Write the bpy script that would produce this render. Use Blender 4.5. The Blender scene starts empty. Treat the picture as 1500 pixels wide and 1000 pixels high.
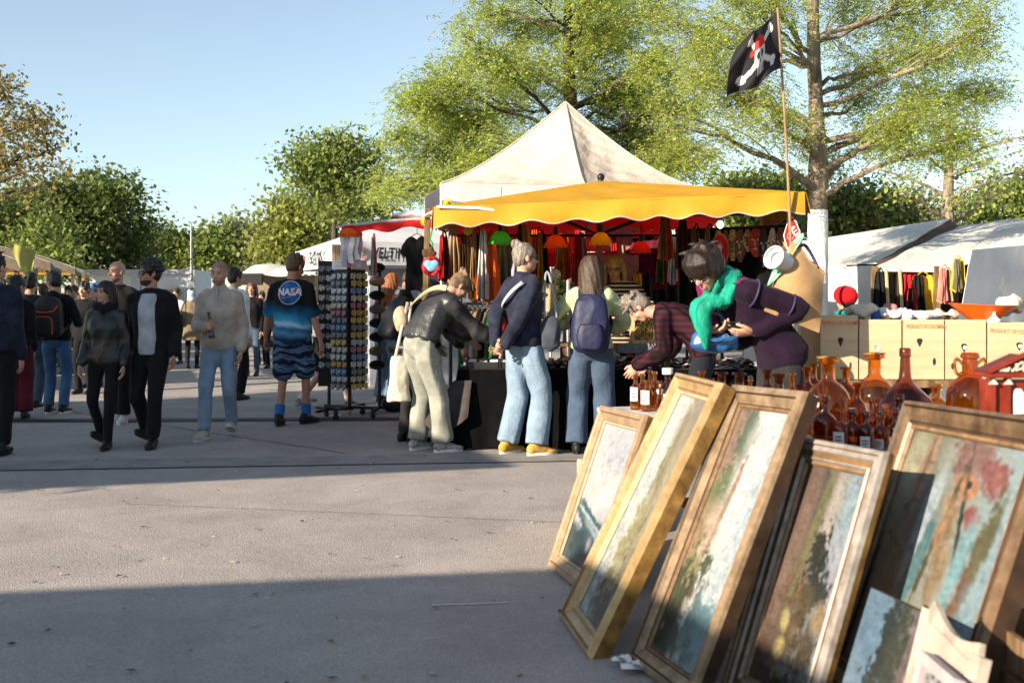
import bpy, bmesh, math, random
import numpy as np
from mathutils import Vector, Matrix, Quaternion
from mathutils.bvhtree import BVHTree
V = Vector
PI = math.pi
R = math.radians
random.seed(7)
rng = np.random.default_rng(11)
sc = bpy.context.scene
COL = sc.collection
WM = {}
CAM_Z, FPX, CX0, HY = 1.36, 1500.0, 750.0, 442.0


def at(px, py, Y):
    """a point of the place seen at photo pixel px, py at depth Y (metres)"""
    return V(((px - CX0) / FPX * Y, Y, CAM_Z - (py - HY) / FPX * Y))


# ---------------------------------------------------------------- materials
MATS = {}


def nd(nt, t, **kw):
    n = nt.nodes.new(t)
    for k, v in kw.items():
        if k in n.inputs.keys():
            n.inputs[k].default_value = v
        else:
            setattr(n, k, v)
    return n


def c4(c):
    return (c[0], c[1], c[2], 1.0)


def srgb(r, g, b):
    f = lambda v: (v / 255 / 12.92) if v / 255 <= 0.04045 else ((v / 255 + 0.055) / 1.055) ** 2.4
    return (f(r), f(g), f(b))


def mat(name, col, rough=0.8, metal=0.0, var=0.18, vscale=6.0, bump=0.15, bscale=60.0, stretch=(1, 1, 1),
        transl=0.0, spec=0.3, col2=None, sheen=0.0, attr=None, coord='Object', bdist=0.004, island=0.0):
    """a principled surface whose colour wanders with noise and whose relief comes from finer noise"""
    if name in MATS:
        return MATS[name]
    m = bpy.data.materials.new(name)
    m.use_nodes = True
    nt = m.node_tree
    b = nt.nodes['Principled BSDF']
    out = nt.nodes['Material Output']
    tc = nd(nt, 'ShaderNodeTexCoord')
    mp = nd(nt, 'ShaderNodeMapping')
    mp.inputs['Scale'].default_value = stretch
    nt.links.new(tc.outputs[coord], mp.inputs[0])
    n1 = nd(nt, 'ShaderNodeTexNoise', Scale=vscale, Detail=5.0, Roughness=0.6)
    nt.links.new(mp.outputs[0], n1.inputs['Vector'])
    rp = nd(nt, 'ShaderNodeValToRGB')
    a = col
    d = col2 or tuple(c * (1 - 2 * var) for c in col)
    e = tuple(min(1, c * (1 + var)) for c in col)
    rp.color_ramp.elements[0].position = 0.3
    rp.color_ramp.elements[0].color = c4(d)
    rp.color_ramp.elements[1].position = 0.7
    rp.color_ramp.elements[1].color = c4(e)
    nt.links.new(n1.outputs[0], rp.inputs[0])
    src = rp.outputs[0]
    if attr:
        at_ = nd(nt, 'ShaderNodeAttribute', attribute_name=attr)
        mx = nd(nt, 'ShaderNodeMix', data_type='RGBA', blend_type='MULTIPLY')
        mx.inputs[0].default_value = 1.0
        nt.links.new(at_.outputs[0], mx.inputs[6])
        nt.links.new(src, mx.inputs[7])
        src = mx.outputs[2]
    if island:
        g = nd(nt, 'ShaderNodeNewGeometry')
        hs = nd(nt, 'ShaderNodeHueSaturation')
        mr = nd(nt, 'ShaderNodeMapRange')
        mr.inputs[3].default_value = 1 - island
        mr.inputs[4].default_value = 1 + island
        nt.links.new(g.outputs['Random Per Island'], mr.inputs[0])
        nt.links.new(mr.outputs[0], hs.inputs['Value'])
        nt.links.new(src, hs.inputs['Color'])
        src = hs.outputs[0]
    nt.links.new(src, b.inputs['Base Color'])
    b.inputs['Roughness'].default_value = rough
    b.inputs['Metallic'].default_value = metal
    b.inputs['Specular IOR Level'].default_value = spec
    if sheen:
        b.inputs['Sheen Weight'].default_value = sheen
    if bump:
        n2 = nd(nt, 'ShaderNodeTexNoise', Scale=bscale, Detail=4.0)
        nt.links.new(mp.outputs[0], n2.inputs['Vector'])
        bp = nd(nt, 'ShaderNodeBump', Strength=bump, Distance=bdist)
        nt.links.new(n2.outputs[0], bp.inputs['Height'])
        nt.links.new(bp.outputs[0], b.inputs['Normal'])
    if transl:
        tr = nd(nt, 'ShaderNodeBsdfTranslucent')
        nt.links.new(src, tr.inputs['Color'])
        ms = nd(nt, 'ShaderNodeMixShader')
        ms.inputs[0].default_value = transl
        nt.links.new(b.outputs[0], ms.inputs[1])
        nt.links.new(tr.outputs[0], ms.inputs[2])
        nt.links.new(ms.outputs[0], out.inputs['Surface'])
    MATS[name] = m
    return m


def cloth(name, col, **kw):
    d = dict(rough=0.85, var=0.16, vscale=9, bump=0.35, bscale=22, spec=0.15, sheen=0.05, bdist=0.012)
    d.update(kw)
    return mat(name, col, **d)


def glass(name, col, rough=0.03, body=0.3, glow=None):
    m = bpy.data.materials.new(name)
    m.use_nodes = True
    nt = m.node_tree
    b = nt.nodes['Principled BSDF']
    out = nt.nodes['Material Output']
    b.inputs['Base Color'].default_value = c4(col)
    b.inputs['Transmission Weight'].default_value = 1.0
    b.inputs['Roughness'].default_value = rough
    b.inputs['IOR'].default_value = 1.45
    if body:
        tr = nd(nt, 'ShaderNodeBsdfTranslucent')
        tr.inputs['Color'].default_value = c4(glow or col)
        ms = nd(nt, 'ShaderNodeMixShader')
        ms.inputs[0].default_value = body
        nt.links.new(b.outputs[0], ms.inputs[1])
        nt.links.new(tr.outputs[0], ms.inputs[2])
        nt.links.new(ms.outputs[0], out.inputs['Surface'])
    MATS[name] = m
    return m


def emit(name, col, s):
    m = bpy.data.materials.new(name)
    m.use_nodes = True
    b = m.node_tree.nodes['Principled BSDF']
    b.inputs['Base Color'].default_value = c4(col)
    b.inputs['Emission Color'].default_value = c4(col)
    b.inputs['Emission Strength'].default_value = s
    MATS[name] = m
    return m


# ---------------------------------------------------------------- mesh builder
class MB:
    def __init__(s):
        s.v, s.f, s.m, s.c = [], [], [], None

    def add(s, vs, fs, mi=0):
        o = len(s.v)
        s.v += [V(p) for p in vs]
        s.f += [tuple(i + o for i in f) for f in fs]
        s.m += [mi] * len(fs)
        return s

    def box(s, c, size, rot=None, mi=0, bev=0.0):
        hx, hy, hz = size[0] / 2, size[1] / 2, size[2] / 2
        if bev and min(hx, hy, hz) > bev * 1.5:
            bm = bmesh.new()
            bmesh.ops.create_cube(bm, size=1)
            for q in bm.verts:
                q.co = V((q.co.x * size[0], q.co.y * size[1], q.co.z * size[2]))
            bmesh.ops.bevel(bm, geom=bm.edges[:], offset=bev, segments=2, affect='EDGES')
            bm.verts.index_update()
            P = [q.co.copy() for q in bm.verts]
            F = [[q.index for q in f.verts] for f in bm.faces]
            bm.free()
        else:
            P = [V((x, y, z)) for x in (-hx, hx) for y in (-hy, hy) for z in (-hz, hz)]
            F = [(0, 1, 3, 2), (4, 6, 7, 5), (0, 4, 5, 1), (2, 3, 7, 6), (0, 2, 6, 4), (1, 5, 7, 3)]
        if rot is not None:
            P = [rot @ p for p in P]
        return s.add([p + V(c) for p in P], F, mi)

    def tube(s, pts, rad, seg=10, caps=True, mi=0, asp=1.0, rnd=False, closed=False):
        pts = [V(p) for p in pts]
        n = len(pts)
        if not hasattr(rad, '__len__'):
            rad = [rad] * n
        if rnd and n > 1:       # rounded ends
            d0 = (pts[0] - pts[1]).normalized()
            d1 = (pts[-1] - pts[-2]).normalized()
            a, b = rad[0], rad[-1]
            pts = [pts[0] + d0 * a * .95, pts[0] + d0 * a * .6] + pts + [pts[-1] + d1 * b * .6, pts[-1] + d1 * b * .95]
            rad = [a * .3, a * .8] + list(rad) + [b * .8, b * .3]
            n += 4
        t0 = (pts[1] - pts[0]).normalized()
        up = V((0, 0, 1)) if abs(t0.z) < .9 else V((0, 1, 0))
        nx = t0.cross(up).normalized()
        P, F = [], []
        prev = t0
        for i in range(n):
            if closed:
                t = (pts[(i + 1) % n] - pts[i - 1]).normalized()
            else:
                t = (pts[min(i + 1, n - 1)] - pts[max(i - 1, 0)])
                t = t.normalized() if t.length > 1e-9 else prev
            q = prev.rotation_difference(t)
            nx = (q @ nx).normalized()
            ny = t.cross(nx)
            prev = t
            for k in range(seg):
                a = 2 * PI * k / seg
                P.append(pts[i] + nx * (math.cos(a) * rad[i]) + ny * (math.sin(a) * rad[i] * asp))
        for i in range(n if closed else n - 1):
            j = (i + 1) % n
            for k in range(seg):
                k2 = (k + 1) % seg
                F.append((i * seg + k, i * seg + k2, j * seg + k2, j * seg + k))
        if caps and not closed:
            F.append(tuple(range(seg - 1, -1, -1)))
            F.append(tuple((n - 1) * seg + k for k in range(seg)))
        return s.add(P, F, mi)

    def loft(s, rings, caps=True, mi=0):
        k = len(rings[0])
        P = [p for r in rings for p in r]
        F = []
        for i in range(len(rings) - 1):
            for j in range(k):
                j2 = (j + 1) % k
                F.append((i * k + j, i * k + j2, (i + 1) * k + j2, (i + 1) * k + j))
        if caps:
            F.append(tuple(range(k - 1, -1, -1)))
            F.append(tuple((len(rings) - 1) * k + j for j in range(k)))
        return s.add(P, F, mi)

    def ell(s, c, r, rot=None, seg=16, ring=10, mi=0):
        if not hasattr(r, '__len__'):
            r = (r, r, r)
        P = [V((0, 0, r[2]))]
        for i in range(1, ring):
            a = PI * i / ring
            for j in range(seg):
                b = 2 * PI * j / seg
                P.append(V((r[0] * math.sin(a) * math.cos(b), r[1] * math.sin(a) * math.sin(b), r[2] * math.cos(a))))
        P.append(V((0, 0, -r[2])))
        F = [(0, 1 + j, 1 + (j + 1) % seg) for j in range(seg)]
        for i in range(ring - 2):
            for j in range(seg):
                j2 = (j + 1) % seg
                F.append((1 + i * seg + j, 1 + (i + 1) * seg + j, 1 + (i + 1) * seg + j2, 1 + i * seg + j2))
        L = len(P) - 1
        o = 1 + (ring - 2) * seg
        F += [(L, o + (j + 1) % seg, o + j) for j in range(seg)]
        if rot is not None:
            P = [rot @ p for p in P]
        return s.add([p + V(c) for p in P], F, mi)

    def lathe(s, prof, c=(0, 0, 0), seg=24, mi=0, axis=None):
        P, F = [], []
        q = V((0, 0, 1)).rotation_difference(V(axis).normalized()) if axis is not None else None
        for r, z in prof:
            for j in range(seg):
                a = 2 * PI * j / seg
                p = V((max(r, 1e-5) * math.cos(a), max(r, 1e-5) * math.sin(a), z))
                P.append((q @ p if q else p) + V(c))
        for i in range(len(prof) - 1):
            for j in range(seg):
                j2 = (j + 1) % seg
                F.append((i * seg + j, i * seg + j2, (i + 1) * seg + j2, (i + 1) * seg + j))
        return s.add(P, F, mi)

    def grid(s, fn, nu, nv, mi=0, double=0.0):
        P = [V(fn(i / nu, j / nv)) for j in range(nv + 1) for i in range(nu + 1)]
        F = [(j * (nu + 1) + i, j * (nu + 1) + i + 1, (j + 1) * (nu + 1) + i + 1, (j + 1) * (nu + 1) + i)
             for j in range(nv) for i in range(nu)]
        return s.add(P, F, mi)

    def poly(s, pts, mi=0):
        return s.add(pts, [tuple(range(len(pts)))], mi)

    def prism(s, pts, d, mi=0):
        """a flat outline pushed along d"""
        n = len(pts)
        d = V(d)
        P = [V(p) for p in pts] + [V(p) + d for p in pts]
        F = [tuple(range(n - 1, -1, -1)), tuple(range(n, 2 * n))]
        F += [(i, (i + 1) % n, n + (i + 1) % n, n + i) for i in range(n)]
        return s.add(P, F, mi)


def link(o, parent=None):
    COL.objects.link(o)
    if parent is not None:
        o.parent = parent
    return o


def wrinkle(P, N, amp, sc_, seed=0.0, dirv=(1.25, 1.25, .55)):
    """cloth folds: warped ridges along the normals, sharp on the crest and soft between"""
    q = P * np.array(dirv) * sc_ + seed
    a = q[:, 0] + q[:, 1] * .8 + 1.5 * np.sin(q[:, 2] * .7 + seed) + .9 * np.sin(q[:, 1] * .6 + seed * 2)
    b = q[:, 2] * 1.15 + q[:, 0] * .5 - q[:, 1] * .45 + 1.6 * np.sin(q[:, 0] * .55 + seed * 3)
    r1 = 1 - np.abs(np.sin(a)) * 1.35
    r2 = 1 - np.abs(np.sin(b)) * 1.5
    m = .5 + .5 * np.sin(q[:, 2] * .45 + q[:, 0] * .4 + seed * 5)
    h = r1 * (.45 + .55 * m) + r2 * (1 - m) * .8
    return P + N * (h * amp * .75)[:, None]


def obj(name, mb, m, parent=None, frame=None, smooth=True, remesh=0.0, sm=4, wr=None, cols=None, sharp=None, solid=0.0, extra=None, subd=0):
    me = bpy.data.meshes.new(name)
    mm = frame.copy() if frame is not None else Matrix()
    if parent is not None and parent.name in WM:
        mm = WM[parent.name].inverted() @ mm
    me.from_pydata([tuple(p) for p in mb.v], [], mb.f)
    me.polygons.foreach_set('material_index', mb.m)
    o = bpy.data.objects.new(name, me)
    link(o)
    if remesh or solid or subd:
        if solid:
            md = o.modifiers.new('s', 'SOLIDIFY'); md.thickness = solid; md.offset = 0
        if subd:
            md = o.modifiers.new('d', 'SUBSURF'); md.levels = subd; md.render_levels = subd
        if remesh:
            md = o.modifiers.new('r', 'REMESH'); md.mode = 'VOXEL'; md.voxel_size = remesh
            if sm:
                md = o.modifiers.new('m', 'SMOOTH'); md.factor = .5; md.iterations = sm
        dg = bpy.context.evaluated_depsgraph_get()
        ne = bpy.data.meshes.new_from_object(o.evaluated_get(dg))
        o.modifiers.clear()
        o.data = ne
        bpy.data.meshes.remove(me)
        me = ne
        me.name = name
    if wr:
        n = len(me.vertices)
        P = np.empty(n * 3); N = np.empty(n * 3)
        me.vertices.foreach_get('co', P)
        me.vertices.foreach_get('normal', N)
        P = wrinkle(P.reshape(-1, 3), N.reshape(-1, 3), *wr)
        me.vertices.foreach_set('co', P.ravel())
    if extra is not None:       # pieces that join the mesh after remeshing (hands)
        bm = bmesh.new()
        bm.from_mesh(me)
        ex = bpy.data.meshes.new('x')
        ex.from_pydata([tuple(p) for p in extra.v], [], extra.f)
        bm.from_mesh(ex)
        bm.to_mesh(me)
        bm.free()
        bpy.data.meshes.remove(ex)
    me.transform(mm)
    if not remesh:
        bm = bmesh.new(); bm.from_mesh(me)
        if sharp != 'open':
            bmesh.ops.recalc_face_normals(bm, faces=bm.faces[:])
        bm.to_mesh(me); bm.free()
    for k in (m if isinstance(m, (list, tuple)) else [m]):
        me.materials.append(k)
    if smooth:
        me.polygons.foreach_set('use_smooth', [True] * len(me.polygons))
        if not remesh:
            try:
                me.set_sharp_from_angle(angle=R(38))
            except Exception:
                pass
    if cols is not None:
        ca = me.color_attributes.new('paint', 'FLOAT_COLOR', 'POINT')
        ca.data.foreach_set('color', np.concatenate([cols, np.ones((len(cols), 1))], 1).astype(np.float32).ravel())
    me.update()
    if parent is not None:
        o.parent = parent
        WM[o.name] = WM.get(parent.name, Matrix())
    else:
        WM[o.name] = Matrix()
    return o


def np_obj(name, verts, quads, m, parent=None, smooth=False):
    """big meshes straight from numpy arrays (world coordinates)"""
    me = bpy.data.meshes.new(name)
    if parent is not None and parent.name in WM:
        mi = np.array(WM[parent.name].inverted())
        verts = verts @ mi[:3, :3].T + mi[:3, 3]
    n, q = len(verts), len(quads)
    k = quads.shape[1]
    me.vertices.add(n)
    me.vertices.foreach_set('co', verts.astype(np.float32).ravel())
    me.loops.add(q * k)
    me.loops.foreach_set('vertex_index', quads.astype(np.int32).ravel())
    me.polygons.add(q)
    me.polygons.foreach_set('loop_start', np.arange(0, q * k, k, dtype=np.int32))
    me.polygons.foreach_set('loop_total', np.full(q, k, dtype=np.int32))
    me.update(calc_edges=True)
    me.validate()
    me.materials.append(m)
    o = bpy.data.objects.new(name, me)
    link(o, parent)
    WM[o.name] = WM.get(parent.name, Matrix()) if parent is not None else Matrix()
    return o


def tag(o, label=None, cat=None, group=None, kind=None):
    if label: o['label'] = label
    if cat: o['category'] = cat
    if group: o['group'] = group
    if kind: o['kind'] = kind
    return o


def thing(name, label, cat, loc=(0, 0, 0), rotz=0.0, group=None):
    o = bpy.data.objects.new(name, None)
    o.empty_display_size = .1
    link(o)
    o.location = loc
    o.rotation_euler = (0, 0, rotz)
    WM[o.name] = Matrix.Translation(V(loc)) @ Matrix.Rotation(rotz, 4, 'Z')
    return tag(o, label, cat, group)


def dup(root, loc, rotz=0.0, label=None, group=None, scale=None):
    def cp(o, par):
        c = o.copy()
        COL.objects.link(c)
        c.parent = par
        for ch in [x for x in o.children]:
            cp(ch, c)
        return c
    r = cp(root, None)
    r.location = loc
    r.rotation_euler = (0, 0, rotz)
    if scale: r.scale = scale
    if label: r['label'] = label
    if group: r['group'] = group
    return r


def text_mb(txt, size=1.0, bold=0.0, shear=0.0, align='CENTER', xs=1.0, res=3, space=1.0):
    cu = bpy.data.curves.new('t', 'FONT')
    cu.body = txt
    cu.size = size
    cu.align_x = align
    cu.align_y = 'CENTER'
    cu.offset = bold
    cu.shear = shear
    cu.resolution_u = res
    cu.space_character = space
    o = bpy.data.objects.new('t', cu)
    COL.objects.link(o)
    dg = bpy.context.evaluated_depsgraph_get()
    me = bpy.data.meshes.new_from_object(o.evaluated_get(dg))
    mb = MB()
    mb.add([V((v.co.x * xs, v.co.y, 0)) for v in me.vertices], [tuple(p.vertices) for p in me.polygons])
    bpy.data.objects.remove(o)
    bpy.data.curves.remove(cu)
    bpy.data.meshes.remove(me)
    return mb


def place(mb, M):
    mb.v = [M @ p for p in mb.v]
    return mb


def basis(o, x, y):
    """matrix with local x along x, local y along y (orthogonalised), z = x cross y"""
    x = V(x).normalized()
    z = x.cross(V(y)).normalized()
    y = z.cross(x)
    return Matrix(((x.x, y.x, z.x, o[0]), (x.y, y.y, z.y, o[1]), (x.z, y.z, z.z, o[2]), (0, 0, 0, 1)))


def bez(a, b, c, n):
    a, b, c = V(a), V(b), V(c)
    return [a * (1 - t) ** 2 + b * 2 * t * (1 - t) + c * t * t for t in [i / n for i in range(n + 1)]]


def cat(pts, n):
    """Catmull-Rom samples through pts"""
    pts = [V(p) for p in pts]
    out = []
    for i in range(len(pts) - 1):
        p0, p1, p2, p3 = pts[max(i - 1, 0)], pts[i], pts[i + 1], pts[min(i + 2, len(pts) - 1)]
        for k in range(n):
            t = k / n
            out.append(.5 * ((2 * p1) + (p2 - p0) * t + (2 * p0 - 5 * p1 + 4 * p2 - p3) * t * t + (3 * p1 - p0 - 3 * p2 + p3) * t ** 3))
    out.append(pts[-1])
    return out


def lerp_list(xs, n):
    """resample a list of radii to n values"""
    return list(np.interp(np.linspace(0, 1, n), np.linspace(0, 1, len(xs)), xs))


# numpy value noise for painted canvases and cloth prints
def vnoise(u, v, seed):
    r = np.random.default_rng(seed).random((64, 64))
    iu, iv = np.floor(u).astype(int), np.floor(v).astype(int)
    fu, fv = u - iu, v - iv
    fu, fv = fu * fu * (3 - 2 * fu), fv * fv * (3 - 2 * fv)
    g = lambda a, b: r[a % 64, b % 64]
    return (g(iu, iv) * (1 - fu) + g(iu + 1, iv) * fu) * (1 - fv) + (g(iu, iv + 1) * (1 - fu) + g(iu + 1, iv + 1) * fu) * fv


def fbm(u, v, seed, o=4):
    s, a, t = 0, .5, 0
    for i in range(o):
        s = s + a * vnoise(u * 2 ** i, v * 2 ** i, seed + i)
        t += a
        a *= .55
    return s / t
# ---------------------------------------------------------------- people
def skin_mat(name, col):
    return mat(name, col, rough=.55, var=.08, vscale=14, bump=.08, bscale=90, spec=.35, bdist=.002)


SK = skin_mat('skin_fair', (.48, .27, .19))
SK2 = skin_mat('skin_tan', (.40, .20, .13))
HAIR = {k: mat('hair_' + k, c, rough=.5, var=.35, vscale=30, bump=.6, bscale=70, stretch=(3, 3, .7), spec=.4, bdist=.006)
        for k, c in dict(black=(.012, .01, .009), brown=(.055, .03, .017), chestnut=(.11, .05, .022), blond=(.30, .17, .07),
                         grey=(.22, .18, .15), ginger=(.32, .11, .03), sand=(.22, .14, .08)).items()}
EYE = mat('eye_dark', (.02, .015, .012), rough=.25, bump=0)
LIP = mat('lip_skin', (.36, .13, .10), rough=.5, bump=0)
DARKSHOE = mat('shoe_black', (.012, .012, .013), rough=.55, bump=.2)
SOLE = mat('shoe_sole', (.55, .52, .46), rough=.8, bump=.2)


def ik(a, b, l1, l2, pole):
    a, b = V(a), V(b)
    d = b - a
    L = min(d.length, (l1 + l2) * .9995)
    dn = d.normalized()
    x = (l1 * l1 - l2 * l2 + L * L) / (2 * L)
    h = math.sqrt(max(l1 * l1 - x * x, 1e-8))
    p = V(pole)
    p = (p - dn * p.dot(dn))
    p = p.normalized() if p.length > 1e-6 else V((0, 1, 0))
    return a + dn * x + p * h, a + dn * L


def ring(c, ax, ay, a, b, k=18, pw=2.0):
    out = []
    for i in range(k):
        t = 2 * PI * i / k
        ct, st = math.cos(t), math.sin(t)
        out.append(V(c) + V(ax) * (a * math.copysign(abs(ct) ** (2 / pw), ct)) + V(ay) * (b * math.copysign(abs(st) ** (2 / pw), st)))
    return out


def hand_mb(w, d, pn, side, curl=.5, u=1.0, spread=.05, mb=None):
    """palm, four unequal fingers and a thumb; d runs along the hand, pn out of the palm"""
    mb = mb or MB()
    d = V(d).normalized()
    pn = V(pn)
    pn = (pn - d * pn.dot(d)).normalized()
    ax = d.cross(pn).normalized() * side       # towards the thumb
    w = V(w)
    rs = []
    for t, a, b in ((-.03, .022, .017), (0, .025, .018), (.03, .036, .017), (.06, .042, .015), (.085, .041, .013), (.095, .036, .009)):
        rs.append(ring(w + d * t * u, ax, pn, a * u, b * u, 12))
    mb.loft(rs)
    L = (.070, .080, .074, .056)
    for i in range(4):
        o = w + (d * (.088 - .006 * abs(i - 1.2)) + ax * (.031 - .0205 * i)) * u
        fd = (d + ax * spread * (1.5 - i)).normalized()
        pts = [o - fd * .012 * u, o]
        a = 0
        for sgl, kk in zip((.45, .31, .24), (.8, 1.1, .8)):
            a += curl * kk * (1 + .08 * i)
            pts.append(pts[-1] + (fd * math.cos(a) + pn * math.sin(a)) * L[i] * sgl * u)
        mb.tube(pts, [.0088 * u, .0092 * u, .0085 * u, .0078 * u, .006 * u], seg=8, rnd=True)
    o = w + (d * .028 + ax * .03) * u
    td = (d * .75 + ax * .62 + pn * .25).normalized()
    t2 = (d * .9 + ax * (.25 - .4 * curl) + pn * (.2 + .5 * curl)).normalized()
    mb.tube([o - td * .02 * u, o + td * .012 * u, o + td * .04 * u, o + td * .04 * u + t2 * .032 * u], [.013 * u, .0135 * u, .0108 * u, .008 * u], seg=8, rnd=True)
    return mb


class Sk:
    pass


def person(label, loc, face=0, H=1.75, lean=0, side=0, twist=0, hy=0, hp=0, hr=0, pz=.95, py=0.0, px=0.0,
           feet=((-.09, 0, .08, 5), (.09, 0, .08, 5)), hands=(None, None), hdir=(None, None), hpn=(None, None), curl=(.35, .35),
           poles=((-.22, -1, 0), (.22, -1, 0)), fem=False, build=1.0, belly=0.0, skin=None, top=None, legs=None, shoes=None, hair=('short', 'brown'),
           inner=None, beard=None, features=False, socks=None, vx=.014, group=None, coat=0.0, hunch=0.0, jawless=False):
    u = H / 1.75
    skin = skin or SK
    T = thing('person', label, 'person', (loc[0], loc[1], loc[2] if len(loc) > 2 else 0), R(face), group)
    F = WM[T.name] @ Matrix.Scale(u, 4)
    S = Sk()
    S.T, S.F, S.u = T, F, u
    # --- skeleton (metres at 1.75 m, facing +Y)
    P0 = V((px, py, pz))
    rot = lambda l, s_, t: Matrix.Rotation(R(t), 3, 'Z') @ Matrix.Rotation(R(s_), 3, 'Y') @ Matrix.Rotation(R(-l), 3, 'X')
    SP, SR = [P0], [rot(lean * .3, side * .3, 0)]
    n = 10
    step = .52 / n
    for i in range(n):
        t = (i + .5) / n
        m = rot(lean * (.35 + .75 * min(1, t * 1.4)) * (1 if t < .72 else 1 + hunch), side * min(1, .4 + t), twist * t)
        SP.append(SP[-1] + m @ V((0, 0, step)))
        SR.append(m)

    def sp(s):
        s = max(0, s) / .52 * n
        i = min(int(s), n - 1)
        return SP[i].lerp(SP[i + 1], s - i), SR[min(i + 1, n)]
    S.sp = sp
    sw = (.138 if fem else .160) * (1 + (build - 1) * .6)
    hw = .088
    cs, cr = sp(.465)
    sh = [cs + cr @ V((-sw, -.005, -.028)), cs + cr @ V((sw, -.005, -.028))]
    hips = [P0 + SR[0] @ V((-hw, 0, -.03)), P0 + SR[0] @ V((hw, 0, -.03))]
    ank, kn = [], []
    for i in (0, 1):
        f = feet[i]
        k, a = ik(hips[i], V(f[:3]), .435, .425, V((math.sin(R(-f[3])) * .5 + (.12 if i else -.12), 1, .15)))
        kn.append(k); ank.append(a)
    el, wr = [], []
    for i in (0, 1):
        sgn = -1 if i == 0 else 1
        h = hands[i]
        if h is None:
            h = sh[i] + V((sgn * .045, .055, -.545))
        e, w = ik(sh[i], V(h), .295, .265, V(poles[i]))
        el.append(e); wr.append(w)
    S.sh, S.el, S.wr, S.hips, S.kn, S.ank = sh, el, wr, hips, kn, ank
    nb, nr = sp(.52)
    hR = Matrix.Rotation(R(twist + hy), 3, 'Z') @ Matrix.Rotation(R(hr), 3, 'Y') @ Matrix.Rotation(R(-hp), 3, 'X')
    hc = nb + nr @ V((0, .0, .055)) + hR @ V((0, .022, .10))
    S.hc, S.hR, S.nb = hc, hR, nb
    HM = Matrix.Translation(hc) @ hR.to_4x4()
    S.HM = F @ HM
    # --- torso profile: (s, half width, half depth, forward)
    if fem:
        prof = [(-.13, .075, .06, -.005), (-.06, .155, .105, -.012), (.0, .165, .112, -.012), (.10, .130, .092, 0), (.18, .125, .092, .004), (.30, .142, .108, .014),
                (.38, .140, .095, .008), (.45, .120, .068, -.004), (.50, .065, .052, -.004), (.54, .045, .046, 0)]
    else:
        prof = [(-.13, .075, .06, 0), (-.06, .15, .10, -.006), (.0, .158, .108, -.006), (.10, .140, .092, .004), (.18, .145, .096, .006), (.30, .160, .106, .008),
                (.38, .158, .096, .002), (.45, .118, .068, -.006), (.50, .07, .056, -.004), (.54, .05, .05, 0)]

    def torso(mb, ex=0.0, lo=-.13, hi=.54, hemw=0.0, k=22, front=None, bag=0.0):
        rs = []
        ss = [s for s in [q[0] for q in prof] if lo < s < hi]
        ss = sorted(set([lo] + ss + [hi]))
        for s in ss:
            w = np.interp(s, [q[0] for q in prof], [q[1] for q in prof]) * build
            d = np.interp(s, [q[0] for q in prof], [q[2] for q in prof]) * build
            y = np.interp(s, [q[0] for q in prof], [q[3] for q in prof])
            if lo < -.13 and s <= -.06:
                w, d = (.155 + .04 * (-s - .06)) * build, (.105 + .05 * (-s - .06)) * build
            if belly and -.05 < s < .32:
                g = belly * math.sin(PI * (s + .05) / .37)
                y += g * .55; d += g * .6; w += g * .3
            if s < .0: c, m = P0 + SR[0] @ V((0, 0, 0)) + V((0, 0, s)), SR[0]
            else: c, m = sp(s)
            if s > .52: c = nb + nr @ V((0, 0, s - .52))
            e = (ex * .62 if ex > .02 else ex) + hemw * max(0, 1 - (s - lo) / .12) + bag * math.exp(-((s - lo - .07) / .06) ** 2)
            if front:
                w, d, y = w * front, d + .004, y
                e = ex
            rs.append(ring(c + m @ V((0, y, 0)), m @ V((1, 0, 0)), m @ V((0, 1, 0)), w + e, d + e, k, 2.3))
        return mb.loft(rs)

    def arm(mb, i, ex=0.0, end=1.0, cuff=0.0, hangs=0.0, sc_=1.0):
        mid = sh[i].lerp(el[i], .5)
        pts = [cs.lerp(sh[i], .45), sh[i], mid, el[i]]
        ra = [.052, .055, .047, .041]
        if end > .55:
            t = (end - .55) / .45
            pts += [el[i].lerp(wr[i], .5 * t), el[i].lerp(wr[i], t)]
            ra += [.041, .028 + .012 * (1 - t)]
        else:
            pts[3] = sh[i].lerp(el[i], end / .55)
        ra = [r * build ** .6 * sc_ + ex for r in ra]
        ra[-1] += cuff
        if hangs:
            pts[-2] = pts[-2] + V((0, 0, -hangs)); ra[-2] += hangs * .8
            pts[-3] = pts[-3] + V((0, 0, -hangs * .5))
        q = cat(pts, 3)
        mb.tube(q, lerp_list(ra, len(q)), seg=12, rnd=True)

    def leg(mb, i, rr, end=1.0, ex=0.0):
        h, k, a = hips[i], kn[i], ank[i]
        if end >= .5:
            e = k.lerp(a, (end - .5) * 2)
            pts = [h + V((0, 0, .06)), h.lerp(k, .25), h.lerp(k, .6), k, k.lerp(e, .35), e]
            ra = [rr[0] * .8, rr[0], (rr[0] + rr[1]) / 2, rr[1], rr[1] * .55 + rr[2] * .45, rr[2]]
        else:
            pts = [h + V((0, 0, .06)), h.lerp(k, end), h.lerp(k, end * 2)]
            ra = [rr[0] * .8, rr[0], rr[1]]
        q = cat(pts, 3)
        mb.tube(q, [r * .94 + ex for r in lerp_list(ra, len(q))], seg=14, rnd=end < .98)

    # --- body: one continuous skin surface
    b = MB()
    torso(b, ex=-.012)
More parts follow.
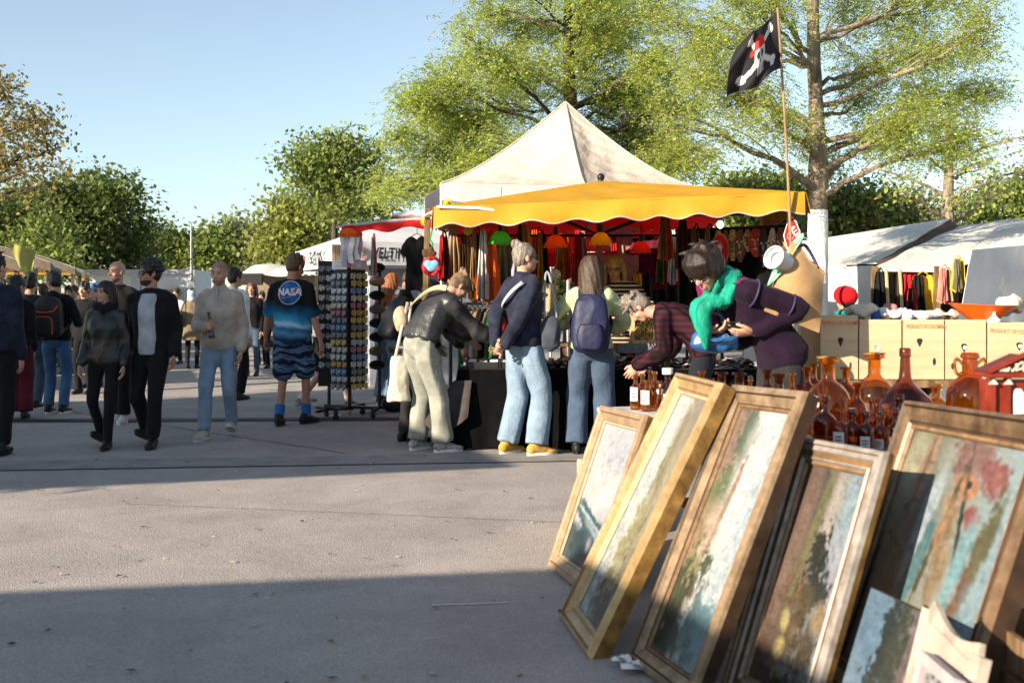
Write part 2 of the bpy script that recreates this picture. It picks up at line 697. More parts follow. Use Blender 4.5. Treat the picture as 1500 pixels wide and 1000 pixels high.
    for i in (0, 1):
        arm(b, i, ex=-.004, sc_=.93)
        leg(b, i, (.085 * build, .056, .040), ex=-.004)
        a = ank[i]
        fy = R(feet[i][3] * (1 if i == 0 else -1))
        fd = V((-math.sin(fy), math.cos(fy), 0))
        pt_ = R(feet[i][4]) if len(feet[i]) > 4 else 0
        fm = Matrix.Translation(a) @ Matrix.Rotation(fy, 4, 'Z') @ Matrix.Rotation(-pt_, 4, 'X')
        b.tube([fm @ V(q) for q in ((0, -.01, 0), (0, .0, -.03), (0, .10, -.05))], [.034, .032, .02], rnd=True)
    b.tube([sp(.46)[0], nb, nb + nr @ V((0, .004, .05)), hc + hR @ V((0, -.025, -.05))], [.06, .056, .053, .052], seg=12)
    fs = .94 if fem else 1.0
    hd = MB()
    hd.ell((0, -.012, .028), (.073, .094, .086), seg=20, ring=14)
    hd.ell((0, .024, -.030), (.058 * fs, .064, .084), seg=18, ring=12)
    hd.ell((0, .052, -.090), (.032 * fs, .032, .026))
    hd.tube([(0, .078, .012), (0, .092, -.012), (0, .104, -.034)], [.008, .010, .014], seg=8, rnd=True)
    hd.ell((0, .094, -.042), (.016, .012, .008), seg=10, ring=6)
    hd.ell((0, .068, .022), (.05, .022, .013))
    hd.ell((0, .078, -.066), (.024, .0135, .0065)); hd.ell((0, .077, -.077), (.022, .013, .0065))
    for s_ in (-1, 1):
        hd.ell((.074 * s_, -.006, -.012), (.010, .021, .033), rot=Matrix.Rotation(R(12), 3, 'X') @ Matrix.Rotation(R(-22 * s_), 3, 'Z'))
        hd.ell((.036 * s_, .056, -.032), (.024, .024, .024))
    place(hd, HM)
    b.add(hd.v, hd.f)
    ha = MB()
    for i in (0, 1):
        sgn = -1 if i == 0 else 1
        d = V(hdir[i]) if hdir[i] is not None else (wr[i] - el[i]).normalized() * .6 + V((0, 0, -.4))
        pn = V(hpn[i]) if hpn[i] is not None else V((-sgn, .15, 0))
        d = d.normalized()
        pq = (pn - d * pn.dot(d)).normalized()
        hsd = 1 if d.cross(pq).dot(V((0, 1, .6))) > 0 else -1
        hand_mb(wr[i] + d * .005, d, pn, hsd, curl[i], 1.0, mb=ha)
    S.hd = [wr[i] for i in (0, 1)]
    S.body = obj('body', b, skin, T, F, remesh=min(.0095, vx), sm=3, extra=ha)
    # --- clothes
    seed = (abs(loc[0]) * 13.7 + loc[1] * 3.1) % 17
    if top:
        t = dict(ex=.022, hem=-.05, end=.97, cuff=.006, wr=.010, wsc=15, bag=.0, hangs=0.0, hemw=.0, collar=.0, hi=.53, name='jacket', hood=False)
        t.update(top)
        c = MB()
        torso(c, t['ex'], t['hem'], t['hi'], t['hemw'], bag=t['bag'])
        for i in (0, 1):
            arm(c, i, t['ex'] * .46, t['end'], t['cuff'], t['hangs'])
        if t['collar']:
            c.tube([nb + nr @ V((0, -.004, -.02)), nb + nr @ V((0, -.004, t['collar']))], [.082, .066], seg=16)
        if t['hood']:
            c.ell(nb + nr @ V((0, -.075, -.015)), (.085, .05, .06))
        S.top = obj(t['name'], c, t['m'], T, F, remesh=vx, sm=3, wr=(t['wr'], t['wsc'], seed))
        S.topd = t
    if inner:
        c = MB()
        torso(c, inner.get('ex', .026), inner.get('hem', -.07), .49, 0, front=inner.get('w', .55))
        obj('shirt', c, inner['m'], T, F, remesh=vx, sm=3, wr=(.003, 17, seed + 3))
    if legs:
        t = dict(r=(.098, .07, .062), end=.985, ex=.012, hi=.06, wr=.009, wsc=15, name='trousers')
        t.update(legs)
        c = MB()
        torso(c, t['ex'], -.13, t['hi'], 0)
        for i in (0, 1):
            leg(c, i, t['r'], t['end'])
        S.legs = obj(t['name'], c, t['m'], T, F, remesh=vx, sm=3, wr=(t['wr'], t['wsc'], seed + 7, (1.2, 1.2, .6)))
    if coat:
        pass
    # --- shoes
    sm_ = shoes or DARKSHOE
    for i in (0, 1):
        c, so = MB(), MB()
        a = ank[i]
        fy = R(feet[i][3] * (1 if i == 0 else -1))
        pitch = R(feet[i][4]) if len(feet[i]) > 4 else 0
        M = Matrix.Translation(a) @ Matrix.Rotation(fy, 4, 'Z') @ Matrix.Rotation(-pitch, 4, 'X')
        c.ell((0, -.045, -.03), (.040, .047, .050)); c.ell((0, 0, -.02), (.044, .06, .042)); c.ell((0, .04, -.035), (.043, .09, .036)); c.ell((0, .125, -.05), (.047, .07, .026))
        c.tube([(0, -.02, .0), (0, -.015, .035)], [.045, .043], seg=12)
        place(c, M)
        obj('shoe', c, sm_[0] if isinstance(sm_, tuple) else sm_, T, F, remesh=.011, sm=2)
        ol = []
        for k in range(20):
            t = 2 * PI * k / 20
            yy = math.cos(t)
            ol.append(V((math.sin(t) * (.047 if yy > 0 else .040), .05 + yy * .14, -.08)))
        so.prism(ol, (0, 0, .026))
        place(so, M)
        obj('sole', so, sm_[1] if isinstance(sm_, tuple) else DARKSHOE, T, F)
        if socks:
            k = MB()
            k.tube([a + V((0, 0, .0)), a.lerp(kn[i], .30)], [.05, .052], seg=14)
            obj('sock', k, socks, T, F)
    # --- hair
    st, hm = hair
    hm = HAIR[hm] if isinstance(hm, str) else hm
    h = MB()
    rr = random.Random(int(seed * 100))
    if st != 'bald':
        g = .0 if st == 'buzz' else .008
        h.ell((0, -.016, .033), (.0745 + g, .096 + g * .4, .086 + g), seg=20, ring=14)
        if st != 'buzz':
            h.ell((0, -.045, .0), (.078, .068, .085))
        else:
            h.ell((0, -.035, .0), (.0735, .073, .075))
        if st in ('short', 'messy', 'fringe'):
            for k in range(46 if st == 'messy' else (24 if st == 'short' else 9)):
                a, e = rr.uniform(0, 2 * PI), rr.uniform(.05, 1.25)
                d = V((math.cos(a) * math.sin(e), math.sin(a) * math.sin(e), math.cos(e)))
                o = V((0, -.02, .035)) + V((d.x * .08, d.y * .094, d.z * .088))
                tw = V((rr.uniform(-1, 1), rr.uniform(-.2, 1), rr.uniform(-.3, .6)))
                l = .035 if st == 'short' else .055
                h.tube([o, o + (d * .5 + tw * .6) * l * .5, o + (d * .35 + tw) * l], [.016, .013, .005], seg=6, rnd=True)
        if st == 'fringe':
            for k in range(26):
                x = -.075 + .15 * k / 25
                h.tube([(x * .8, .04, .112 - x * x * 5), (x, .088 - x * x * 6, .07), (x * 1.05, .10 - x * x * 7, .02 + rr.uniform(-.012, .01)), (x * 1.05, .099 - x * x * 8, -.005)], [.018, .017, .012, .005], seg=6, rnd=True)
            for s_ in (-1, 1):
                for k in range(8):
                    y = -.06 + .1 * k / 7
                    h.tube([(s_ * .07, y, .07), (s_ * .087, y + .01, .01), (s_ * .085, y + .025, -.045 + rr.uniform(-.01, .01))], [.018, .015, .006], seg=6, rnd=True)
        if st == 'curly':
            for k in range(110):
                a, e = rr.uniform(0, 2 * PI), rr.uniform(.0, 1.75)
                d = V((math.cos(a) * math.sin(e), math.sin(a) * math.sin(e), math.cos(e)))
                if d.y > .55 and d.z < .5: continue
                h.ell(V((0, -.018, .035)) + V((d.x * .088, d.y * .098, d.z * .095)) * rr.uniform(.97, 1.1), rr.uniform(.016, .026), seg=8, ring=6)
        if st.startswith('long') or st == 'ponytail':
            ln = .42 if st == 'long' else .30
            if st != 'ponytail':
                for k in range(34):
                    a = -PI / 2 + (k / 33 - .5) * 2 * 1.72
                    d = V((math.cos(a), math.sin(a), 0))
                    o = V((0, -.02, .10)) + V((d.x * .05, d.y * .06, 0))
                    l = ln * rr.uniform(.8, 1.05) * (1 - .15 * max(0, math.sin(a)))
                    b_ = V((d.x * .088, d.y * .102 - .015, .02))
                    h.tube(cat([o, b_, V((b_.x * 1.08, b_.y * 1.05 - .01, -.10)), V((b_.x * 1.15 + rr.uniform(-.02, .02), b_.y * 1.12 - .02 + rr.uniform(-.02, .02), -l))], 3),
                           lerp_list([.02, .022, .024, .008], 10), seg=6, rnd=True)
            else:
                h.tube(cat([(0, -.10, .05), (0, -.15, .02), (0, -.16, -.10), (0, -.13, -.26)], 4), lerp_list([.022, .035, .04, .012], 13), seg=8, rnd=True)
        if st == 'bun':
            for k in range(14):
                h.ell((rr.uniform(-.02, .02), -.085 + rr.uniform(-.02, .02), .118 + rr.uniform(-.02, .02)), rr.uniform(.015, .026), seg=8, ring=6)
            for k in range(12):
                h.tube([(rr.uniform(-.07, .07), -.03, .1), (rr.uniform(-.04, .04), -.07, .12), (0, -.085, .118)], [.014, .013, .01], seg=6)
        place(h, HM)
        S.hair = obj('hair', h, hm, T, F, remesh=.009, sm=0 if st == 'curly' else 1, wr=(.006, 52, seed, (1, 1, .22)))
    if beard:
        c = MB()
        c.ell((0, .03, -.055), (.0595, .0650, .0665)); c.ell((0, .053, -.09), (.034, .0335, .0275))
        # keep the lower face only
        place(c, HM)
        c.v = [p if (HM.inverted() @ p).z < -.062 else HM @ V(((HM.inverted() @ p).x * .8, min((HM.inverted() @ p).y, .04), min((HM.inverted() @ p).z, -.055))) for p in c.v]
        obj('beard', c, beard, T, F)
    if features:
        for s_ in (-1, 1):
            c = MB()
            c.ell((.030 * s_, .0795, -.004), (.013, .008, .0062), seg=12, ring=8)
            place(c, HM); obj('eye', c, EYE, T, F)
            c = MB()
            c.tube([(.014 * s_, .089, .016), (.032 * s_, .087, .022), (.049 * s_, .073, .016)], [.004, .0045, .003], seg=6, rnd=True)
            place(c, HM); obj('eyebrow', c, hm if st != 'bald' else HAIR['brown'], T, F)
        c = MB()
        c.ell((0, .0835, -.0665), (.022, .0095, .0045), seg=12, ring=6); c.ell((0, .083, -.076), (.019, .0095, .0048), seg=12, ring=6)
        place(c, HM); obj('lips', c, LIP, T, F)
    return S


def bvh_of(o):
    """a search tree of a finished mesh in world space"""
    me = o.data
    M = WM[o.name]
    return BVHTree.FromPolygons([M @ v.co for v in me.vertices], [tuple(p.vertices) for p in me.polygons])


def drape_on(mb, bvh, d, off=.004):
    """push flat shapes along d onto a surface (prints on cloth)"""
    d = V(d).normalized()
    out = []
    for p in mb.v:
        h = bvh.ray_cast(p - d * .6, d, 2.0)
        out.append(h[0] - d * off if h[0] is not None else p)
    mb.v = out
    return mb


def slab_path(mb, pts, w, th, nrm):
    """a strap: a flat band along pts, face normal nrm (a vector or one per point)"""
    rs = []
    n = len(pts)
    for i in range(n):
        t = (V(pts[min(i + 1, n - 1)]) - V(pts[max(i - 1, 0)])).normalized()
        nn = V(nrm[i]) if isinstance(nrm, list) else V(nrm)
        sx = t.cross(nn).normalized()
        nn = sx.cross(t)
        p = V(pts[i])
        rs.append([p + sx * w / 2 + nn * th / 2, p - sx * w / 2 + nn * th / 2, p - sx * w / 2 - nn * th / 2, p + sx * w / 2 - nn * th / 2])
    return mb.loft(rs)


def backpack(S, label, m, strap, size=(.30, .17, .46), trim=None, pocket=True, drop=.06, extra_y=0.0, stuffed=.0):
    """a rucksack hanging on the back of person S"""
    u = S.u
    c, r = S.sp(.30)
    ex = S.topd['ex']
    B = Matrix.Translation(c) @ r.to_4x4()
    FM = S.F @ B
    base = FM @ V((0, -.12 - ex - size[1] / 2, -size[2] / 2 - drop))
    T = thing('backpack', label, 'backpack', base)
    y0 = -.105 - ex * .6 - extra_y
    mb = MB()
    rs = []
    for t in np.linspace(0, 1, 11):
        z = -size[2] / 2 - drop + size[2] * t
        k = (.86 + .14 * math.sin(PI * min(1, t * 1.25)))
        w = size[0] / 2 * k * (1 if t < .85 else (1 - (t - .85) * 2.2))
        d = size[1] / 2 * (.92 + .25 * math.sin(PI * t)) * (1 if t < .85 else (1 - (t - .85) * 2.6))
        if t in (0.0, 1.0): w *= .8; d *= .75
        rs.append(ring((0, y0 - size[1] / 2, z), (1, 0, 0), (0, 1, 0), w, d, 20, 3.4))
    mb.loft(rs)
    obj('bag_body', mb, m, T, FM, remesh=.012, sm=4, wr=(.009, 14, size[0] * 40))
    if pocket:
        p = MB()
        rs = []
        for t in np.linspace(0, 1, 6):
            z = -size[2] / 2 - drop + .03 + size[2] * .44 * t
            k = 1 - .25 * abs(t - .5) ** 2 * 4
            rs.append(ring((0, y0 - size[1] - .012, z), (1, 0, 0), (0, 1, 0), size[0] * .36 * k, .05 * k, 16, 3.2))
        p.loft(rs)
        obj('pocket', p, m, T, FM, remesh=.012, sm=3)
    if trim:
        p = MB()
        yy = y0 - size[1] - .014
        w = size[0] * .40
        z1 = size[2] * .28 - drop; z0 = size[2] * .12 - drop
        p.tube(cat([(-w, yy + .03, z1), (-w * .8, yy, z0 + .02), (-w * .3, yy - .006, z0), (w * .3, yy - .006, z0), (w * .8, yy, z0 + .02), (w, yy + .03, z1)], 5), .007, seg=6)
        obj('piping', p, trim, T, FM)
        p = MB()
        w2 = size[0] * .30
        z1 = -drop; z0 = -size[2] * .42 - drop
        yy -= .046
        p.tube(cat([(-w2, yy + .02, z0), (-w2, yy + .01, z1 - .06), (-w2 * .7, yy + .004, z1), (w2 * .7, yy + .004, z1), (w2, yy + .01, z1 - .06), (w2, yy + .02, z0)], 5), .006, seg=6)
        obj('piping', p, trim, T, FM)
    for s_ in (-1, 1):
        p = MB()
        q = [(s_ * .085, y0 - .01, size[2] * .36 - drop), (s_ * .09, -.02, .185 + ex * .6), (s_ * .10, .085 + ex * .6, .12), (s_ * .125, .10 + ex * .6, 0), (s_ * (.155 + ex * .6), .03, -.12), (s_ * .13, y0 - .03, -size[2] * .38 - drop)]
        nr = [V((0, -.6, .8)), V((0, 0, 1)), V((0, 1, .3)), V((s_ * .3, 1, 0)), V((s_, .2, -.2)), V((s_, -.5, 0))]
        qq = cat(q, 4)
        nn = cat(nr, 4)
        slab_path(p, qq, .05, .012, [v.normalized() for v in nn])
        obj('strap', p, strap, T, FM)
    p = MB()
    p.tube(cat([(-.04, y0 - .02, size[2] * .40 - drop), (0, y0 - .02, size[2] * .40 - drop + .05), (.04, y0 - .02, size[2] * .40 - drop)], 5), .008, seg=6)
    obj('handle', p, strap, T, FM)
    return T, FM, y0
# ---------------------------------------------------------------- ground
def ground_mat():
    m = bpy.data.materials.new('asphalt')
    m.use_nodes = True
    nt = m.node_tree
    b = nt.nodes['Principled BSDF']
    tc = nd(nt, 'ShaderNodeTexCoord')
    L = nt.links.new
    big = nd(nt, 'ShaderNodeTexNoise', Scale=.35, Detail=5.0, Roughness=.6)
    fine = nd(nt, 'ShaderNodeTexNoise', Scale=95.0, Detail=3.0, Roughness=.7)
    vor = nd(nt, 'ShaderNodeTexVoronoi', Scale=140.0)
    for n in (big, fine, vor): L(tc.outputs['Object'], n.inputs['Vector'])
    r1 = nd(nt, 'ShaderNodeValToRGB')
    r1.color_ramp.elements[0].position = .3; r1.color_ramp.elements[0].color = (.325, .288, .265, 1)
    r1.color_ramp.elements[1].position = .75; r1.color_ramp.elements[1].color = (.405, .36, .33, 1)
    L(big.outputs[0], r1.inputs[0])
    mr = nd(nt, 'ShaderNodeMapRange')
    mr.inputs[1].default_value = .3; mr.inputs[2].default_value = .7; mr.inputs[3].default_value = .80; mr.inputs[4].default_value = 1.18
    L(fine.outputs[0], mr.inputs[0])
    mx = nd(nt, 'ShaderNodeMix', data_type='RGBA', blend_type='MULTIPLY'); mx.inputs[0].default_value = 1
    L(r1.outputs[0], mx.inputs[6]); L(mr.outputs[0], mx.inputs[7])
    # pale and dark single stones
    mr2 = nd(nt, 'ShaderNodeMapRange'); mr2.inputs[3].default_value = .82; mr2.inputs[4].default_value = 1.2
    sep = nd(nt, 'ShaderNodeSeparateColor'); L(vor.outputs['Color'], sep.inputs[0]); L(sep.outputs[0], mr2.inputs[0])
    m2 = nd(nt, 'ShaderNodeMix', data_type='RGBA', blend_type='MULTIPLY'); m2.inputs[0].default_value = 1
    L(mx.outputs[2], m2.inputs[6]); L(mr2.outputs[0], m2.inputs[7])
    # worn stains
    st = nd(nt, 'ShaderNodeTexNoise', Scale=1.3, Detail=6.0, Roughness=.7, Distortion=.6)
    L(tc.outputs['Object'], st.inputs['Vector'])
    mr3 = nd(nt, 'ShaderNodeMapRange'); mr3.inputs[1].default_value = .35; mr3.inputs[2].default_value = .62; mr3.inputs[3].default_value = .80; mr3.inputs[4].default_value = 1.05
    L(st.outputs[0], mr3.inputs[0])
    m3 = nd(nt, 'ShaderNodeMix', data_type='RGBA', blend_type='MULTIPLY'); m3.inputs[0].default_value = 1
    L(m2.outputs[2], m3.inputs[6]); L(mr3.outputs[0], m3.inputs[7])
    L(m3.outputs[2], b.inputs['Base Color'])
    b.inputs['Roughness'].default_value = .85
    b.inputs['Specular IOR Level'].default_value = .25
    bp = nd(nt, 'ShaderNodeBump', Strength=.55, Distance=.006)
    L(vor.outputs['Distance'], bp.inputs['Height'])
    L(bp.outputs[0], b.inputs['Normal'])
    return m


ASPH = ground_mat()
g = MB(); g.poly([(-400, -60, 0), (400, -60, 0), (400, 700, 0), (-400, 700, 0)])
tag(obj('ground', g, ASPH, smooth=False), kind='structure')
DARKAS = mat('asphalt_dark', (.075, .07, .068), rough=.85, vscale=3, bump=.4, bscale=120, var=.2)
# repaired strip and its tar seam, drain channel further back
def ground_strip(name, a, b, w, z, m, wob=.01):
    mb = MB()
    a, b = V(a), V(b)
    n = 40
    d = (b - a).normalized(); s_ = V((-d.y, d.x, 0))
    q = []
    for i in range(n + 1):
        p = a.lerp(b, i / n)
        j = random.uniform(-wob, wob)
        q.append((p + s_ * (w / 2 + j) + V((0, 0, z)), p - s_ * (w / 2 - j) + V((0, 0, z))))
    for i in range(n):
        mb.poly([q[i][0], q[i][1], q[i + 1][1], q[i + 1][0]])
    return tag(obj(name, mb, m, smooth=False), kind='structure')


PATCH = mat('asphalt_patch', (.27, .245, .23), rough=.85, vscale=4, bump=.5, bscale=110, var=.15)
ground_strip('asphalt_strip', (-9, 8.0, 0), (1.3, 9.06, 0), .52, .004, PATCH)
ground_strip('tar_seam', (-9, 7.72, 0), (1.0, 8.78, 0), .022, .008, DARKAS, .006)
ground_strip('drain_channel', (-16, 11.25, 0), (1.5, 12.0, 0), .36, .004, DARKAS)
GRATE = mat('grate', (.05, .05, .052), rough=.6, metal=.3)
ground_strip('drain_channel', (-16, 11.25, 0), (1.5, 12.0, 0), .15, .009, GRATE, .0)
STREAKW = mat('sun_streak_paint', (.62, .6, .56), rough=.8, var=.3, vscale=20)
ground_strip('sun_streak', (-9.5, 19.6, 0), (-2.4, 20.0, 0), .09, .004, STREAKW)  # far streaks of sunlight painted as pale strips on the ground
ground_strip('sun_streak', (-9, 16.3, 0), (-2.8, 16.7, 0), .08, .004, STREAKW)

lt = MB()
for i in range(260):
    Y = random.uniform(3.6, 11); x = random.uniform(-.5, .42) * Y; s_ = random.uniform(.004, .016)
    a_ = random.uniform(0, 6)
    lt.poly([V((x + s_ * math.cos(a_ + k * 1.57) * (1.6 if k % 2 else .8), Y + s_ * math.sin(a_ + k * 1.57) * (1.6 if k % 2 else .8), .006 + random.uniform(0, .008))) for k in range(4)], mi=i % 3)
tag(obj('ground_litter', lt, [mat('litter_leaf', (.16, .10, .04)), mat('litter_pale', (.5, .46, .4)), mat('litter_dark', (.05, .045, .04))], smooth=False, sharp='open'), 'scattered leaf scraps and grit on the pavement', kind='stuff')
ground_strip('light_gap_streak', (-.36, 4.59, 0), (-.02, 4.63, 0), .018, .003, mat('light_gap_paint', (.62, .58, .52)), .005)  # thin gap of sunlight in the foreground shade, painted as a pale strip
ground_strip('tar_seam', (-6.5, 13.6, 0), (-1.5, 9.2, 0), .014, .0035, DARKAS, .02)
ground_strip('tar_seam', (-2.6, 6.9, 0), (.4, 6.3, 0), .006, .0035, DARKAS, .015)

# ---------------------------------------------------------------- trees
def leaf_mat(name, col, var=.35, tr=.45):
    m = bpy.data.materials.new(name)
    m.use_nodes = True
    nt = m.node_tree
    out = nt.nodes['Material Output']
    b = nt.nodes['Principled BSDF']
    L = nt.links.new
    g_ = nd(nt, 'ShaderNodeNewGeometry')
    tc = nd(nt, 'ShaderNodeTexCoord')
    n = nd(nt, 'ShaderNodeTexNoise', Scale=.9, Detail=3.0)
    L(tc.outputs['Object'], n.inputs['Vector'])
    ad = nd(nt, 'ShaderNodeMath', operation='ADD'); L(g_.outputs['Random Per Island'], ad.inputs[0]); L(n.outputs[0], ad.inputs[1])
    rp = nd(nt, 'ShaderNodeValToRGB')
    e = rp.color_ramp.elements
    e[0].position = .25; e[0].color = c4([c * (1 - var) for c in col])
    e[1].position = .95; e[1].color = c4((min(1, col[0] * (1 + var * 1.5)), min(1, col[1] * (1 + var)), col[2] * (1 + var * .3)))
    hv = nd(nt, 'ShaderNodeMath', operation='MULTIPLY'); hv.inputs[1].default_value = .6
    L(ad.outputs[0], hv.inputs[0]); L(hv.outputs[0], rp.inputs[0])
    L(rp.outputs[0], b.inputs['Base Color'])
    b.inputs['Roughness'].default_value = .5
    b.inputs['Specular IOR Level'].default_value = .3
    t = nd(nt, 'ShaderNodeBsdfTranslucent'); L(rp.outputs[0], t.inputs['Color'])
    mx = nd(nt, 'ShaderNodeMixShader'); mx.inputs[0].default_value = tr
    L(b.outputs[0], mx.inputs[1]); L(t.outputs[0], mx.inputs[2]); L(mx.outputs[0], out.inputs['Surface'])
    return m


BARK = mat('bark', (.23, .185, .135), rough=.9, var=.4, vscale=7, bump=.9, bscale=22, stretch=(1, 1, .25), bdist=.02)
BARKD = mat('bark_dark', (.07, .055, .04), rough=.9, var=.35, vscale=6, bump=.7, bscale=20, stretch=(1, 1, .3), bdist=.02)
LIME = mat('limewash', (.78, .77, .74), rough=.9, var=.12, vscale=9, bump=.9, bscale=26, stretch=(1, 1, .3), bdist=.015)


def leaves_np(pts, n_per, spread, size, rg, flat=.5, compound=False):
    """many small leaf faces around the given twig points; compound = feathered sprigs of leaflets"""
    P = np.repeat(np.asarray(pts), n_per, axis=0)
    N = len(P)
    P = P + rg.normal(0, 1, (N, 3)) * np.array([spread, spread, spread * flat])
    if compound:
        k = 9
        az = rg.uniform(0, 2 * PI, N)
        el = rg.normal(-.35, .35, N)
        ax = np.stack([np.cos(az) * np.cos(el), np.sin(az) * np.cos(el), np.sin(el)], 1)
        sd = np.stack([-np.sin(az), np.cos(az), rg.normal(0, .25, N)], 1)
        ln = size * rg.uniform(2.2, 4.2, N)
        O, D = [], []
        for j in range(k):
            t = (j // 2 + 1) / (k // 2 + 1) if j < k - 1 else 1.0
            s_ = (1 if j % 2 else -1) if j < k - 1 else 0
            O.append(P + ax * (ln * t)[:, None] - np.array([0, 0, 1]) * (ln * t * t * .25)[:, None])
            D.append(ax * (.55 if s_ else 1) + sd * s_ * .9 + rg.normal(0, .12, (N, 3)))
        P = np.concatenate(O); D = np.concatenate(D)
        N = len(P)
        sz = size * rg.uniform(.7, 1.15, N)
        asp = .46
    else:
        D = rg.normal(0, 1, (N, 3)); D[:, 2] -= .3
        sz = size * rg.uniform(.6, 1.3, N)
        asp = .62
    D /= np.linalg.norm(D, axis=1)[:, None]
    up = rg.normal(0, .45, (N, 3)) + np.array([0, 0, 1.0])
    S_ = np.cross(D, up)
    S_ /= np.linalg.norm(S_, axis=1)[:, None] + 1e-9
    a = P - D * 0
    v = np.stack([a, a + D * (sz * .5)[:, None] + S_ * (sz * asp * .5)[:, None], a + D * sz[:, None], a + D * (sz * .5)[:, None] - S_ * (sz * asp * .5)[:, None]], 1)
    return v.reshape(-1, 3), np.arange(4 * N).reshape(-1, 4)


def tree(name, label, base, trunk, clusters, leaf, lm, bark, seed=1, twigs=9, per=9, spread=.35, flat=.5, compound=False, trunk_r=.13, group=None, lift=.35, twig_r=.012, limb_r=.45, extra_mat=None, sub=3):
    """trunk: polyline of (point, radius); clusters: (centre, radii) leaf masses each fed by its own limb"""
    rg = np.random.default_rng(seed)
    T = thing(name, label, 'tree', base, 0, group)
    tp = [V(p) for p, r in trunk]
    tr = [r for p, r in trunk]
    mb = MB()
    q = cat(tp, 6)
    mb.tube(q, [r * (1 + .05 * math.sin(i * 2.1)) for i, r in enumerate(lerp_list(tr, len(q)))], seg=12)
    pts = []
    top = q[len(q) // 3:]
    for c, rad, n in clusters:
        c = V(c)
        # leave the trunk below the cluster
        best = min(top, key=lambda p: abs((p.z + lift * (p.xy - c.xy).length) - c.z) + rg.uniform(0, .25))
        r0 = np.interp(best.z, [p.z for p in q], lerp_list(tr, len(q))) * limb_r
        mid = best.lerp(c, .5) + V((rg.normal(0, .12), rg.normal(0, .12), .12 * (c - best).length * rg.uniform(-.5, 1)))
        limb = bez(best, mid, c, 8)
        limb = [p + V(rg.normal(0, .018 * (c - best).length * (0 < i < 8), 3)) for i, p in enumerate(limb)]
        lr = lerp_list([max(r0, twig_r * 1.6), max(r0 * .6, twig_r * 1.3), twig_r], 9)
        mb.tube(limb, lr, seg=7)
        tw = int(twigs * n)
        for k in range(tw):
            d = rg.normal(0, 1, 3); d /= np.linalg.norm(d); d *= rg.uniform(.35, 1) ** .5
            e = c + V(d * np.array(rad))
            s0 = limb[int(rg.integers(3, 9))]
            m2 = s0.lerp(e, .5) + V((0, 0, .12 * (e - s0).length)) + V(rg.normal(0, .1 * (e - s0).length, 3))
            tb = bez(s0, m2, e, 5)
            mb.tube(tb, lerp_list([twig_r * .9, twig_r * .3], 6), seg=5)
            for t in (2, 3, 4, 5):
                pts.append(tb[t])
            for w in range(sub):
                a = tb[int(rg.integers(2, 6))]
                f = a + V(rg.normal(0, 1, 3) * np.array(rad) * .28)
                mb.tube([a, a.lerp(f, .5) + V((0, 0, .03)), f], [twig_r * .5, twig_r * .35, twig_r * .2], seg=4)
                pts += [a.lerp(f, .6), f]
    obj('trunk', mb, bark, T)
    v, f = leaves_np([tuple(p) for p in pts], per, spread, leaf, rg, flat, compound)
    np_obj('crown', v, f, lm, T)
    return T


def px_clusters(L, Y0, jy=1.2, seed=3):
    """(px, py, rx_px, ry_px, weight) -> clusters at depth about Y0"""
    rr = random.Random(seed)
    out = []
    for px, py, rx, ry, w in L:
        Y = Y0 + rr.uniform(-jy, jy)
        s = Y / FPX
        out.append((at(px, py, Y), (rx * s, rx * s * .9, ry * s), w))
    return out


YG = leaf_mat('leaf_young', (.40, .50, .13), .3, .55)
YG2 = leaf_mat('leaf_spring', (.40, .50, .14), .35, .55)
MG = leaf_mat('leaf_mid', (.18, .25, .07), .4, .4)
DG = leaf_mat('leaf_dark', (.10, .15, .042), .4, .35)
OG = OLV = leaf_mat('leaf_olive', (.24, .29, .075), .35, .4)
OG = leaf_mat('leaf_bronze', (.23, .20, .065), .4, .4)
HG = leaf_mat('leaf_hazy', (.22, .26, .12), .25, .35)
FLW = leaf_mat('leaf_blossom', (.45, .16, .11), .3, .4)

# the whitewashed tree on the right
Y1 = 13.0
b1 = at(1198, 0, Y1); b1.z = 0
tr1 = [(b1, .135), (b1 + V((0, 0, 1.2)), .118), (at(1198, 310, Y1), .115), (at(1199, 255, Y1), .13), (at(1196, 170, Y1), .095), (at(1192, 80, Y1), .085), (at(1190, -30, Y1), .07), (at(1186, -140, Y1), .03)]
L1 = [(1130, 170, 60, 30, .8), (1075, 140, 60, 30, 1), (1010, 110, 50, 40, .9), (1050, 60, 70, 40, 1), (980, 40, 60, 40, .9), (1110, 20, 60, 35, .8), (1010, 190, 40, 25, .5),
      (1260, 150, 45, 40, .8), (1330, 185, 60, 25, 1), (1400, 205, 50, 22, 1.1), (1300, 210, 50, 20, .7), (1370, 150, 60, 25, 1), (1440, 140, 38, 22, 1), (1300, 90, 60, 35, .9),
      (1390, 70, 60, 30, 1), (1450, 40, 40, 30, .9), (1340, 20, 70, 35, 1), (1240, 40, 50, 40, .8), (1420, -20, 60, 30, .8), (1200, -30, 80, 40, .8), (1280, -40, 80, 35, .8), (1100, -40, 80, 35, .8),
      (1230, 240, 22, 16, .3), (1190, 215, 28, 18, .4)]
T1 = tree('locust_tree', 'tall tree with limewashed white lower trunk behind the banana boxes', b1, tr1, px_clusters([(a, b, c, d * 1.35, e) for a, b, c, d, e in L1], Y1, 1.5), .042, YG, BARK, 5, twigs=13, per=6, spread=.14, flat=.85, compound=True, twig_r=.011, limb_r=.42)
# white lime coat on the lower trunk
lw = MB()
z1 = at(1198, 308, Y1).z
pts_ = [b1.lerp(V((b1.x, b1.y, z1)), i / 20) for i in range(21)]
lw.tube(pts_, [r + .006 + random.uniform(-.003, .003) for r in lerp_list([.137, .120, .117], 21)], seg=20)
obj('limewash_coat', lw, LIME, T1)

